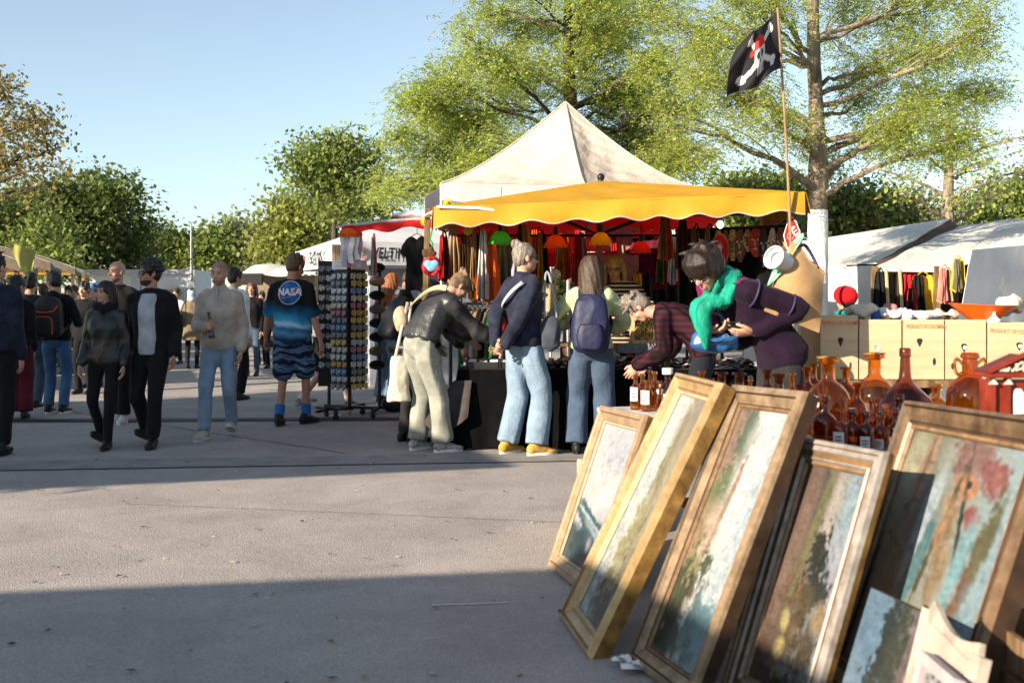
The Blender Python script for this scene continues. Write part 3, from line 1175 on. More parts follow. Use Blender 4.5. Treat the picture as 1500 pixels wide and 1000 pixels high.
# the big pale green tree behind the tents
Y2 = 21.0
b2 = at(838, 0, Y2); b2.z = 0
tr2 = [(b2, .2), (at(838, 300, Y2), .17), (at(836, 160, Y2), .14), (at(832, 40, Y2), .10), (at(836, -80, Y2), .05)]
L2 = [(600, 150, 30, 30, .7), (590, 215, 30, 25, .7), (640, 120, 45, 30, 1), (650, 185, 55, 30, 1), (640, 240, 60, 25, 1), (600, 280, 50, 22, .7), (700, 80, 50, 40, 1), (720, 150, 60, 35, 1), (715, 215, 60, 30, 1), (680, 265, 60, 20, .8),
      (770, 40, 60, 45, 1.1), (790, 110, 60, 40, 1), (840, 30, 60, 45, 1), (880, 80, 60, 40, 1), (930, 40, 60, 40, 1), (980, 70, 50, 40, .8), (900, 140, 60, 35, 1), (960, 130, 60, 35, 1), (1010, 150, 45, 30, .8),
      (940, 190, 60, 30, 1), (990, 210, 50, 28, 1), (1020, 240, 35, 25, .8), (960, 245, 45, 18, .7), (870, 190, 50, 25, .5), (760, -20, 70, 30, .8), (860, -30, 80, 30, .8), (700, 20, 40, 25, .5), (955, -20, 80, 30, .8), (560, 270, 28, 20, .4)]
tree('robinia_tree', 'broad pale green tree spreading behind the beige pointed tent', b2, tr2, px_clusters([(a, b, c * 1.1, d * 1.3, e) for a, b, c, d, e in L2], Y2, 2.2), .07, YG2, BARKD, 8, twigs=16, per=6, spread=.17, flat=.8, compound=True, twig_r=.013, limb_r=.32)

# sparse tree at far right
Y9 = 19.0
b9 = at(1388, 0, Y9); b9.z = 0
tr9 = [(b9, .12), (at(1388, 330, Y9), .11), (at(1390, 240, Y9), .08), (at(1388, 170, Y9), .04)]
L9 = [(1330, 220, 40, 20, .35), (1290, 250, 40, 18, .3), (1350, 170, 40, 30, .3), (1430, 180, 40, 30, .4), (1470, 140, 30, 30, .3), (1460, 230, 45, 25, .5), (1500, 250, 30, 25, .6), (1420, 250, 40, 20, .4), (1320, 280, 30, 15, .4), (1500, 200, 25, 25, .4), (1450, 285, 40, 18, .8), (1400, 295, 35, 14, .7)]
tree('sparse_tree', 'thin sparse tree with bare twigs behind the white tents at right', b9, tr9, px_clusters(L9, Y9, 1), .085, YG2, BARK, 12, twigs=12, per=2, spread=.18, twig_r=.012, limb_r=.4, sub=4)


def blob_tree(name, label, px, Y, crown, lm, leaf, seed, per=10, twigs=10, spread=.35, trunk_r=.16, bark=BARKD, group=None, sub=2):
    b = at(px, 0, Y); b.z = 0
    zs = [at(0, c[1], Y).z for c in crown]
    top = max(zs) * .92
    tr_ = [(b, trunk_r), (V((b.x, b.y, top * .35)), trunk_r * .8), (V((b.x, b.y, top * .7)), trunk_r * .5), (V((b.x, b.y, top)), trunk_r * .2)]
    return tree(name, label, b, tr_, px_clusters(crown, Y, Y * .045, seed), leaf, lm, bark, seed, twigs=twigs, per=per, spread=spread, flat=.7, twig_r=Y * .0006, limb_r=.5, group=group, sub=sub)


blob_tree('bronze_tree', 'bronze leaved tree with bare twigs rising at the left edge', -60, 20, [(40, 180, 50, 40, 1), (70, 220, 30, 30, .8), (10, 140, 40, 30, .8), (20, 235, 50, 25, .8), (-30, 130, 60, 40, .8), (-40, 220, 60, 50, 1), (60, 185, 30, 20, .6), (0, 110, 14, 14, .3), (-120, 180, 60, 60, 1), (30, 275, 50, 20, .6), (85, 245, 14, 14, .3)], OG, .11, 21, per=3, twigs=13, spread=.2, sub=4)
blob_tree('oak_tree', 'dark green round tree behind the white site cabins', 128, 42, [(130, 275, 45, 25, 1), (165, 300, 40, 30, 1.2), (90, 290, 45, 25, 1), (185, 335, 30, 28, 1), (120, 330, 60, 35, 1.3), (60, 320, 50, 30, 1), (150, 365, 60, 28, 1.2), (80, 365, 60, 28, 1.2), (195, 370, 30, 25, .8), (45, 295, 30, 18, .6)], DG, .24, 22, per=15, twigs=14, spread=.55, trunk_r=.3)
blob_tree('maple_tree', 'olive green tree low at the left behind the stall roofs', 15, 36, [(15, 320, 50, 25, 1), (40, 350, 50, 30, 1), (-20, 340, 50, 40, 1), (90, 380, 40, 20, .8), (10, 380, 60, 25, 1), (70, 340, 35, 25, .9), (-60, 310, 50, 40, 1)], MG, .20, 23, per=14, twigs=13, spread=.5)
for i, (px, cr, lm, lab) in enumerate([
        (232, [(225, 350, 16, 22, .8), (240, 365, 18, 22, 1), (215, 380, 16, 18, .8), (250, 385, 14, 14, .8)], MG, 'small pointed tree just right of the dark round tree'),
        (300, [(300, 362, 26, 16, 1), (280, 375, 20, 14, .8), (318, 350, 22, 12, .8)], MG, 'dull green far tree beside the tall lamp mast'),
        (342, [(345, 355, 26, 18, 1), (330, 375, 24, 16, 1), (365, 350, 16, 14, .8), (372, 375, 14, 16, .8), (350, 338, 18, 8, .5)], HG, 'hazy pale green tree at the far end of the square')]):
    blob_tree('far_tree', lab, px, 72, cr, lm, .42, 31 + i, per=13, twigs=12, spread=.8, group='trees at the far end of the square')
blob_tree('broad_tree', 'bronze green bush-like tree left of the white beer tent', 432, 38, [(430, 310, 30, 22, 1), (415, 345, 25, 25, 1), (450, 340, 35, 28, 1.2), (440, 370, 45, 18, 1), (475, 320, 30, 25, 1), (400, 372, 16, 14, .7)], OLV, .21, 41, per=14, twigs=14, spread=.5)
blob_tree('poplar_tree', 'tall mid green tree standing behind the white beer tent', 490, 32, [(460, 225, 28, 22, .8), (490, 215, 26, 18, .8), (450, 260, 24, 18, .6), (500, 255, 40, 28, 1), (540, 225, 26, 18, .7), (545, 265, 30, 22, .8), (480, 290, 40, 20, .9), (520, 300, 40, 20, .9), (560, 300, 30, 18, .7), (435, 235, 12, 14, .4)], MG, .17, 42, per=9, twigs=14, spread=.35, sub=3)
blob_tree('chestnut_tree', 'dark green chestnut with red blossom right of the white trunk', 1245, 26, [(1240, 300, 30, 16, 1), (1270, 310, 30, 18, 1), (1220, 325, 30, 20, 1), (1255, 335, 45, 16, 1), (1290, 330, 30, 16, .8)], DG, .16, 43, per=16, twigs=14, spread=.4)
bl = MB()
for i in range(60):
    c = at(1210 + random.random() * 80, 285 + random.random() * 45, 24.6 + random.random() * .8)
    bl.ell(c, (.05, .05, .11), seg=6, ring=4)
ch = [o for o in COL.objects if o.name.startswith('chestnut_tree')][0]
obj('blossom', bl, FLW, ch)
blob_tree('lime_tree', 'yellow green tree above the tents beyond the white trunk', 1320, 27, [(1310, 300, 24, 20, .9), (1335, 315, 26, 18, 1), (1300, 330, 24, 14, .8), (1355, 330, 20, 12, .8)], HG, .16, 44, per=12, twigs=13, spread=.4)
blob_tree('thicket_tree', 'olive tree at right edge above the white tent roofs', 1470, 30, [(1440, 300, 28, 18, .9), (1480, 290, 30, 22, 1), (1510, 280, 30, 30, 1), (1415, 315, 20, 12, .8), (1540, 300, 40, 30, 1)], MG, .17, 45, per=10, twigs=13, spread=.4)
for i, (px, lab) in enumerate([(1085, 'left one of the two hedge trees behind the yellow canopy'), (1140, 'right one of the two hedge trees behind the yellow canopy')]):
    blob_tree('hedge_tree', lab, px, 30, [(px - 20, 282, 26, 12, 1), (px + 18, 280, 26, 12, 1), (px, 300, 34, 16, 1.2), (px + 8, 325, 40, 20, 1.2)], MG, .17, 51 + i, per=14, twigs=12, spread=.4, group='hedge trees behind the yellow canopy')
# dark planting seen through the open stalls
blob_tree('shrub_tree', 'dark green shrub seen through the stall below the red canopy', 900, 26, [(800, 400, 60, 22, 1.2), (900, 400, 60, 22, 1.2), (980, 410, 60, 22, 1.2), (850, 430, 80, 18, 1.2)], DG, .18, 61, per=14, twigs=12, spread=.45)

# ---------------------------------------------------------------- far buildings
CABIN = mat('cabin_white', (.55, .58, .60), rough=.6, var=.06, vscale=3, bump=.05)
CABD = mat('cabin_frame', (.42, .45, .48), rough=.5, var=.08)
PANE = mat('cabin_pane', (.10, .12, .14), rough=.1, var=.1, bump=0, spec=.6)
SHUT = mat('roller_shutter', (.44, .48, .52), rough=.6, var=.05, bump=.5, bscale=40, stretch=(.01, .01, 3))


def cabin(x0, x1, Y, z1, wins, label):
    T = thing('site_cabin', label, 'cabin', ((x0 + x1) / 2, Y + 1.2, 0), 0, 'white site cabins at the far end')
    m = MB(); m.box(((x0 + x1) / 2, Y + 1.25, z1 / 2 + .1), (x1 - x0, 2.4, z1 - .2), bev=.02)
    obj('wall', m, CABIN, T)
    m = MB()
    for x in (x0, x1):
        m.box((x, Y, z1 / 2), (.16, .16, z1))
    m.box(((x0 + x1) / 2, Y, z1 - .09), (x1 - x0, .14, .18)); m.box(((x0 + x1) / 2, Y, .1), (x1 - x0, .14, .2))
    obj('frame', m, CABD, T)
    for (a, b, c, d, sh) in wins:
        m = MB(); m.box(((a + b) / 2, Y + .02, (c + d) / 2), (b - a, .12, d - c))
        w = obj('window', m, CABD if not sh else SHUT, T)
        if not sh:
            m = MB(); m.box(((a + b) / 2, Y - .045, (c + d) / 2), (b - a - .12, .02, d - c - .12)); obj('pane', m, PANE, w)


pxw = lambda px, Y: (px - CX0) / FPX * Y
cabin(pxw(115, 40), pxw(197, 40), 40, 2.62, [(pxw(126, 40), pxw(150, 40), 1.0, 2.1, True), (pxw(160, 40), pxw(184, 40), .9, 2.0, False)], 'white site cabin behind the left stalls with grey shutter')
cabin(pxw(203, 40), pxw(283, 40), 40, 2.62, [(pxw(240, 40), pxw(272, 40), 1.0, 1.9, False)], 'white site cabin left of the tall mast with one window')
# lamp on cabin corner
# brown board fence
FEN = mat('fence_wood', (.20, .13, .055), rough=.8, var=.3, vscale=4, bump=.4, bscale=30, stretch=(6, 6, .6))
T = thing('board_fence', 'brown vertical board fence behind the left crowd', 'fence', at(105, 600, 30) * V((1, 1, 0)) if False else (pxw(105, 31), 31, 0))
m = MB()
for i in range(34):
    x = pxw(60, 31) + i * .125
    m.box((x, 31 + (i % 2) * .01, .82 + random.uniform(-.01, .01)), (.115, .03, 1.64))
obj('boards', m, FEN, T)
m = MB()
for i in range(3):
    m.box((pxw(60, 31) + i * 2.0, 31.08, .8), (.1, .1, 1.6))
obj('post', m, FEN, T)
# tall mast
MET = mat('metal_grey', (.35, .36, .37), rough=.4, metal=.8, bump=.05)
T = thing('lamp_mast', 'tall thin grey mast standing beside the white cabins', 'mast', (pxw(281, 38), 38, 0))
m = MB(); m.tube([(pxw(281, 38), 38, 0), (pxw(280.5, 38), 38, 2.4), (pxw(280, 38), 38, at(0, 327, 38).z)], [.075, .06, .03], seg=10)
obj('pole', m, MET, T)
m = MB(); m.box((pxw(282, 38), 37.9, 1.9), (.3, .2, .4), bev=.02); obj('control_box', m, CABD, T)

# white awning trailer far back
TARPW = mat('tarp_white', (.74, .74, .72), rough=.55, var=.07, vscale=2.5, bump=.25, bscale=6, transl=.18, bdist=.03)
TARPB = mat('tarp_brown_side', (.22, .17, .12), rough=.7, var=.15, bump=.2, bscale=9)
T = thing('market_trailer', 'low market trailer with white roof at the far end of the lane', 'trailer', (pxw(395, 31), 31, 0))
x0, x1 = pxw(366, 31), pxw(470, 31)
m = MB(); m.grid(lambda u, v: (x0 + (x1 - x0) * u, 30 + 2.6 * v, 2.15 + .34 * math.sin(PI * min(1, v * 1.2) * .55) + .04 * math.sin(u * 9)), 16, 8)
obj('roof', m, TARPW, T, solid=.03)
m = MB(); m.box(((x0 + x1) / 2, 31.5, 1.25), (x1 - x0 - .2, 1.8, 1.8)); obj('body', m, TARPB, T)
m = MB(); m.box((x0 + .3, 29.95, 2.02), (.7, .1, .34), bev=.02); obj('sign_board', m, DARKSHOE, T)
for xx in (x0 + .6, x1 - .6):
    m = MB(); m.lathe([(0, -.09), (.28, -.09), (.33, -.05), (.33, .05), (.28, .09), (0, .09)], (xx, 30.75, .33), axis=(0, 1, 0)); obj('wheel', m, DARKSHOE, T)
# ---------------------------------------------------------------- fabrics and woods of the market
YEL = mat('canvas_yellow', (.58, .31, .02), rough=.7, var=.08, vscale=3, bump=.3, bscale=9, transl=.28, bdist=.02)
RED = mat('canvas_red', (.74, .018, .02), rough=.7, var=.1, vscale=3, bump=.3, bscale=8, transl=.45, bdist=.02)
BEI = mat('canvas_beige', (.66, .60, .53), rough=.7, var=.07, vscale=1.6, bump=.8, bscale=5, transl=.45, bdist=.06)
BLK = cloth('cloth_black', (.004, .004, .0045), bump=.3, spec=.03)
WOOD = mat('wood_stall', (.20, .12, .06), rough=.75, var=.35, vscale=5, bump=.4, bscale=25, stretch=(5, 5, .7))
WOODY = mat('wood_yellow', (.52, .30, .06), rough=.7, var=.2, vscale=4, bump=.3, stretch=(4, 4, .7))
WOODL = mat('wood_light', (.50, .36, .20), rough=.7, var=.25, vscale=6, bump=.3, stretch=(6, 6, .6))
STEEL = mat('steel_pole', (.42, .42, .43), rough=.35, metal=.9, bump=.05)
IRON = mat('iron_dark', (.03, .03, .032), rough=.45, metal=.5, bump=.1)
GREYP = mat('grey_piping', (.40, .36, .34), rough=.7)
PAPER = mat('paper_white', (.75, .73, .70), rough=.8, var=.06, bump=.1)
CARD = mat('cardboard', (.56, .40, .24), rough=.85, var=.10, vscale=3, bump=.2, bscale=30, stretch=(1, 1, 6))
CARDD = mat('cardboard_dark', (.30, .18, .09), rough=.85, var=.15, vscale=4, bump=.2)
INKR = mat('ink_red', (.62, .17, .07), rough=.8, bump=0)
INKK = mat('ink_black', (.02, .02, .022), rough=.7, bump=0)


def canopy(T, fl, fr, br, bl, apex, m, name='canopy', val=.2, waves=9, sides=(0, 1, 2, 3), hem=None, sag=.05):
    """a four sided market umbrella top with its scalloped valance"""
    cs_ = [V(fl), V(fr), V(br), V(bl)]
    ap = V(apex)
    mb = MB()
    for k in range(4):
        a, b = cs_[k], cs_[(k + 1) % 4]

        def fn(u, v, a=a, b=b):
            p = a.lerp(b, u).lerp(ap, v)
            s_ = sag * math.sin(PI * u) * (1 - v) * math.sin(PI * min(1, v + .25))
            return p - V((0, 0, s_ + .012 * math.sin(u * 23 + v * 9) * (1 - v) * math.sin(PI * u)))
        mb.grid(fn, 18, 10)
    obj(name, mb, m, T, solid=.004)
    for k in sides:
        a, b = cs_[k], cs_[(k + 1) % 4]
        nrm = (b - a).cross(V((0, 0, 1))).normalized()
        w = waves if k % 2 == 0 else max(4, int(waves * (b - a).length / (cs_[1] - cs_[0]).length))

        def fz(u, w=w): return -val * (.90 + .10 * math.cos(u * 2 * PI * w + .6 * math.sin(u * 9)))

        def fo(u, v): return nrm * (.012 + .03 * v * math.sin(u * 2 * PI * w * .5 + k) + .02 * v)
        mb = MB()
        mb.grid(lambda u, v: a.lerp(b, u) + V((0, 0, fz(u) * v)) + fo(u, v), w * 10, 5)
        vo = obj('valance', mb, m, T, solid=.003)
        if hem:
            h = MB()
            h.tube([a.lerp(b, u) + V((0, 0, fz(u))) + fo(u, 1) for u in np.linspace(0, 1, w * 10 + 1)], .007, seg=6)
            obj('hem', h, hem, vo)


# yellow market umbrella of the middle stall
T = thing('market_umbrella', 'large yellow market umbrella with scalloped grey-edged valance over the middle stall', 'market umbrella', (.92, 10.55, 0))
FL, FR, BR, BL = (-.72, 9.45, 2.235), (2.6, 9.1, 2.335), (2.75, 11.5, 2.36), (-.6, 11.6, 2.33)
canopy(T, FL, FR, BR, BL, (.92, 10.6, 2.61), YEL, hem=GREYP, sides=(0, 1, 3), val=.20, waves=9, sag=.03)
m = MB(); m.tube([(.9, 10.6, 0), (.9, 10.6, 2.57)], .026, seg=10); obj('pole', m, WOOD, T)
m = MB(); m.ell((.92, 10.6, 2.65), (.04, .04, .04)); m.tube([(.92, 10.6, 2.59), (.92, 10.6, 2.63)], .03); obj('knob', m, IRON, T)
for c in (FL, FR, BR, BL):
    m = MB(); m.tube([(.9, 10.6, 2.54), V(c) - V((0, 0, .03))], .014, seg=6); obj('rib', m, IRON, T)
    m = MB(); m.tube([(.9, 10.6, 2.05), V((.9, 10.6, 2.54)).lerp(V(c), .5) - V((0, 0, .04))], .012, seg=6); obj('strut', m, IRON, T)
for a, b in ((FL, FR), (FR, BR), (BR, BL), (BL, FL)):
    m = MB(); m.tube([V(a) - V((0, 0, .02)), V(b) - V((0, 0, .02))], .013, seg=6); obj('edge_bar', m, IRON, T)
m = MB(); m.tube([at(640, 303, 9.4), at(700, 305, 9.38), at(735, 309, 9.4)], .014, seg=8); obj('pole_end', m, PAPER, T)

# red canopies behind and to the left
T = thing('red_canopy', 'red canopy forming the glowing back roof behind the yellow umbrella', 'canopy', (.9, 12.9, 0))
m = MB()
m.grid(lambda u, v: V((-.75 + 3.2 * u, 11.62 + 2.5 * v, 2.40 - .36 * v - .06 * math.sin(PI * u) * math.sin(PI * v) + .015 * math.sin(u * 14) * v)), 20, 12)
obj('canopy', m, RED, T, solid=.004)
m = MB(); m.grid(lambda u, v: V((-.75 + 3.2 * u, 14.12 + .01 * math.sin(u * 40), 2.04 - .2 * v)), 30, 3); obj('valance', m, RED, T, solid=.003)
for x in (-.7, 2.4):
    for y in (11.7, 14.05):
        m = MB(); m.tube([(x, y, 0), (x, y, 2.38 - .36 * (y - 11.6) / 2.5)], .02, seg=8); obj('leg', m, IRON, T)
m = MB(); m.tube([(-.7, 11.75, 2.12), (2.4, 11.75, 2.12)], .016, seg=8); obj('cross_bar', m, IRON, T)
m = MB(); m.tube([(.9, 11.72, 2.34), (.9, 14.1, 1.98)], .016, seg=8); obj('rib', m, IRON, T)
T = thing('red_canopy', 'small red awning left of the yellow umbrella above the hanging shirt', 'canopy', (-1.25, 11.3, 0))
a, b, c, d = V((-1.78, 10.7, 2.15)), V((-.76, 10.5, 2.22)), V((-.74, 12.2, 2.30)), V((-1.95, 12.3, 2.22))
m = MB(); m.grid(lambda u, v: a.lerp(b, u).lerp(d.lerp(c, u), v) + V((0, 0, .05 * math.sin(PI * u) * math.sin(PI * v) + .012 * math.sin(9 * u))), 14, 10)
obj('canopy', m, RED, T, solid=.004)
m = MB(); m.grid(lambda u, v: a.lerp(b, u) + V((0, -.01 - .01 * math.sin(u * 20), -.085 * v * (1 + .25 * math.sin(u * 16)))), 24, 3); obj('valance', m, RED, T, solid=.003)
m = MB(); m.tube([a, a.lerp(b, .5) + V((0, 0, .01)), b], .018, seg=8); m2 = obj('edge_bar', m, GREYP, T)
for p in (d, c):
    m = MB(); m.tube([V((p.x, p.y, 0)), p], .018, seg=8); obj('leg', m, STEEL, T)
m = MB()
rs = []
for i in range(9):
    t = i / 8
    rs.append(ring(V((-1.28 + .42 * t, 10.95, 2.27 + .02 * t + .01 * math.sin(i * 2))), (0, 1, 0), (0, 0, 1), .09, .05 * math.sin(PI * (t * .9 + .05)) + .006, 12))
m.loft(rs); tg = obj('rolled_plastic', m, PAPER, None, wr=(.02, 30, 3)); tag(tg, 'crumpled clear plastic sheet lying on the small red awning', 'plastic sheet')

# beige pointed tent behind
T = thing('pointed_tent', 'beige canvas tent with tall pointed roof behind the yellow umbrella', 'tent', (.75, 14.3, 0))
cs4 = [V((-.97, 14.1, 2.99)), V((.91, 12.62, 2.78)), V((2.30, 13.05, 2.83)), V((.6, 15.9, 3.0))]
ap = V((.75, 14.35, 4.15))
for k in range(4):
    p, q = cs4[k], cs4[(k + 1) % 4]

    def fn(u, v, p=p, q=q):
        e = p.lerp(q, u)
        r_ = e.lerp(ap, v)
        z = e.z + (ap.z - e.z) * (v ** 1.32)          # concave sweep to the tip
        edge = math.sin(PI * u)
        nr_ = (q - p).cross(V((0, 0, 1))).normalized()
        s_ = .20 * edge * (1 - v) * math.sin(PI * min(1, v + .1))
        cr_ = .02 * math.sin(26 * u * (1 - v) + 9 * v + 3 * math.sin(7 * v)) * edge * (1 - v * .5) + .012 * math.sin(40 * v + 14 * u)* edge
        return V((r_.x, r_.y, z)) - nr_ * (s_ + cr_)
    m = MB(); m.grid(fn, 26, 26); obj('roof_panel', m, BEI, T, solid=.004)
    m = MB(); m.grid(lambda u, v, p=p, q=q: p.lerp(q, u) + V((0, 0, -.24 * v + .01 * math.sin(u * 30) * v)) + (q - p).cross(V((0, 0, 1))).normalized() * (.006 + .015 * v * math.sin(u * 17)), 24, 3)
    obj('valance', m, BEI, T, solid=.004)
for p in (cs4[0], cs4[2], cs4[3]):
    m = MB(); m.tube([V((p.x, p.y, 0)), p], .025, seg=8); obj('leg', m, STEEL, T)
for k in range(4):
    p = cs4[k]
    m = MB(); m.tube([p.lerp(ap, t) * 1 + V((0, 0, (p.z + (ap.z - p.z) * t ** 1.32) - p.lerp(ap, t).z + .012)) for t in np.linspace(0, 1, 12)], .014, seg=6)
    obj('ridge_seam', m, BEI, T)
T = thing('white_awning', 'small white awning edge left of the beige pointed tent', 'awning', (-1.1, 15.2, 0))
m = MB(); m.grid(lambda u, v: at(622, 288, 14.6).lerp(at(655, 268, 14.9), u).lerp(at(622, 312, 14.6).lerp(at(655, 305, 14.9), u), v), 8, 6); obj('canopy', m, TARPW, T, solid=.004)
m = MB(); m.tube([at(624, 300, 14.7) * V((1, 1, 0)) if False else V((at(624, 300, 14.7).x, 14.7, 0)), at(624, 300, 14.7)], .02, seg=8); obj('leg', m, STEEL, T)

# white beer tent with lettering
T = thing('beer_tent', 'white pyramid tent with black lettering on its valance left of the stall', 'tent', (-1.57, 18.5, 0))
K, Lc = V((-2.54, 16, 2.31)), V((-4.1, 19.5, 2.31))
e1 = Lc - K
e2 = V((3.5, 1.56, 0))
cs4 = [Lc, K, K + e2, Lc + e2]
ap = K + (e1 + e2) / 2 + V((0, 0, .72))
BEER = mat('tarp_beer', (.70, .70, .72), rough=.6, var=.05, vscale=2, bump=.3, bscale=6, transl=.2, bdist=.03)
for k in range(4):
    p, q = cs4[k], cs4[(k + 1) % 4]
    m = MB(); m.grid(lambda u, v: p.lerp(q, u).lerp(ap, v) - V((0, 0, .09 * math.sin(PI * u) * math.sin(PI * v))), 14, 10); obj('roof_panel', m, BEER, T, solid=.004)
    m = MB(); m.grid(lambda u, v: p.lerp(q, u) + V((0, 0, -.37 * v)) + (q - p).cross(V((0, 0, 1))).normalized() * (.004 + .012 * v * math.sin(u * 11)), 20, 3); obj('valance', m, BEER, T, solid=.003)
    m = MB(); m.tube([V((p.x, p.y, 0)), p], .03, seg=8); obj('leg', m, STEEL, T)
# lettering on the two near valances
def on_face(txt, c, x, size, mi, parent, nudge=.03, shear=.15, xs=1.0, bold=.0, name='lettering'):
    t = text_mb(txt, size, bold=bold, shear=shear, xs=xs)
    n_ = V(x).cross(V((0, 0, 1))).normalized()
    place(t, basis(V(c) + n_ * nudge, x, (0, 0, 1)))
    return obj(name, t, mi, parent, smooth=False, sharp='open')


on_face('VELTINS', K + e2.normalized() * .66 + V((0, 0, -.19)), e2, .24, INKK, T, .05, .12, .70, .006)
on_face('VELTINS', K + e1.normalized() * 2.1 + V((0, 0, -.19)), -e1, .29, INKK, T, .07, .12, 1.05, .006)
EMB = mat('emblem_pink', (.6, .25, .25), rough=.7); EMG = mat('emblem_green', (.05, .3, .15), rough=.7)
for c_, x_ in ((K + e2.normalized() * .22 + V((0, 0, -.19)), e2), (K + e1.normalized() * 3.1 + V((0, 0, -.19)), -e1)):
    M_ = basis(c_ + x_.cross(V((0, 0, 1))).normalized() * .03, x_, (0, 0, 1))
    m = MB(); m.poly([M_ @ V((.07 * math.cos(t), .1 * math.sin(t), 0)) for t in np.linspace(0, 2 * PI, 21)[:-1]]); o = obj('emblem', m, EMB, T, smooth=False)
    m = MB(); m.poly([M_ @ V((-.04, -.05, .004)), M_ @ V((.05, -.02, .004)), M_ @ V((.01, .06, .004))]); obj('emblem_mark', m, EMG, o, smooth=False)
# tarp wall with smaller writing under the tent
GREYW = mat('tarp_grey', (.28, .30, .34), rough=.7, var=.08, bump=.2)
T = thing('counter_front', 'grey beer counter front standing under the white lettered tent', 'counter', (-1.6, 17.5, 0))
m = MB(); m.box(K + e2 * .45 + e1 * .1 + V((0, 0, -2.31 + .95)), (2.6, .12, 1.9), rot=Matrix.Rotation(math.atan2(e2.y, e2.x), 3, 'Z')); obj('panel', m, GREYW, T)
m = MB(); m.tube([K + e2 * .21 + e1 * .08 + V((0, -.02, -.62)) + V((.075 * math.cos(t), .0, .08 * math.sin(t))) for t in np.linspace(0, 2 * PI, 22)[:-1]], .008, seg=5, closed=True); obj('emblem', m, INKK, T)

# white market tents on the right
def quad_tarp(name, tl, tr, br, bl, m, T, nu=16, nv=10, sag=.06, seed=0, solid=.006):
    tl, tr, br, bl = V(tl), V(tr), V(br), V(bl)
    n_ = (tr - tl).cross(bl - tl).normalized()
    mb = MB(); mb.grid(lambda u, v: tl.lerp(tr, u).lerp(bl.lerp(br, u), v) + n_ * (sag * math.sin(PI * u) * math.sin(PI * v) + .018 * math.sin(u * 11 + seed + 2 * v) * math.sin(PI * v) + .01 * math.sin(v * 17 + 5 * u)), nu, nv)
    return obj(name, mb, m, T, solid=solid)


WT = mat('tarp_market', (.80, .79, .77), rough=.6, var=.06, vscale=2.5, bump=.4, bscale=5, transl=.35, bdist=.03)
T = thing('market_tent', 'white tarp market tent right behind the whitewashed tree trunk', 'tent', (4.3, 14.6, 0))
rtl, rtr, rbr, rbl = at(1150, 356, 17.4), at(1392, 321, 15.8), at(1281, 385, 13.6), at(1090, 396, 15.3)
quad_tarp('roof', rtl, rtr, rbr, rbl, WT, T, seed=1)
rb2 = V((rbr.x, rbr.y, 0)); lb2 = V((rbl.x, rbl.y, 0))
quad_tarp('wall', rbl + V((0, .02, -.03)), rbr + V((0, .02, -.03)), rb2, lb2, WT, T, seed=2)
quad_tarp('brown_gable', rtr, at(1412, 338, 15.5), at(1300, 396, 13.1), rbr + V((0, -.02, 0)), mat('tarp_umber', (.10, .055, .03), rough=.7), T, sag=.02)
for p in (rbr, rbl):
    m = MB(); m.box((p.x + .03, p.y + .05, p.z / 2 - .02), (.07, .07, p.z - .06)); obj('post', m, WOOD, T)
T = thing('market_tent', 'white tarp market tent at the right edge with dark goods hanging inside', 'tent', (5.6, 13.2, 0))
r1, r2, r3 = at(1284, 391, 13.0), at(1402, 391, 12.6), at(1540, 380, 12.2)
t1, t3 = at(1406, 331, 15.6), at(1560, 312, 14.9)
tm = t1.lerp(t3, .45)
quad_tarp('roof', t1, tm, r2, r1, WT, T, seed=3, sag=.03)
quad_tarp('roof', tm, t3, r3 + V((0, 0, .12)), r2 + V((.003, 0, .003)), WT, T, seed=4, sag=-.05)
quad_tarp('hem', r1 + V((0, -.012, 0)), r2 + V((0, -.012, 0)), r2 + V((0, -.03, -.06)), r1 + V((0, -.03, -.06)), WT, T, nv=3, sag=0)
quad_tarp('side_wall', at(1424, 366, 11.3), at(1580, 352, 12.9), V((at(1580, 0, 12.9).x, 12.9, 0)), V((at(1368, 0, 11.0).x, 11.0, 0)), WT, T, seed=5, sag=.04)
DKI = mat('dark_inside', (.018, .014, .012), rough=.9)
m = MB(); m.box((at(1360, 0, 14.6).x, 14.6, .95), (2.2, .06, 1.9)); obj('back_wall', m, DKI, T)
for px, Y in ((1281, 12.95), (1372, 12.7), (1398, 12.7)):
    p = at(px, 390, Y)
    m = MB(); m.box((p.x, Y, p.z / 2), (.07, .07, p.z)); obj('post', m, WOOD, T)
m = MB(); m.tube([r1 + V((.05, .1, -.06)), r2 + V((0, .1, -.06))], .03, seg=8); obj('beam', m, WOOD, T)
m = MB(); m.box((at(1335, 0, 12.9).x, 13.2, .78), (1.1, .7, .05)); obj('shelf', m, WOOD, T)


# goods on hooks: bags, cloths, shirts
FAB = {k: cloth('fabric_' + k, c, transl=.15) for k, c in dict(
    orange=(.75, .10, .012), red=(.55, .015, .02), maroon=(.13, .012, .03), green=(.035, .30, .06), white=(.70, .69, .66), tan=(.40, .27, .14), olive=(.14, .13, .08),
    black=(.012, .012, .013), purple=(.16, .04, .16), pink=(.52, .20, .19), yellow=(.70, .42, .03), brown=(.10, .05, .025), blue=(.03, .09, .30), grey=(.20, .20, .20), teal=(.02, .2, .2), lilac=(.5, .42, .55), sky=(.2, .42, .6)).items()}


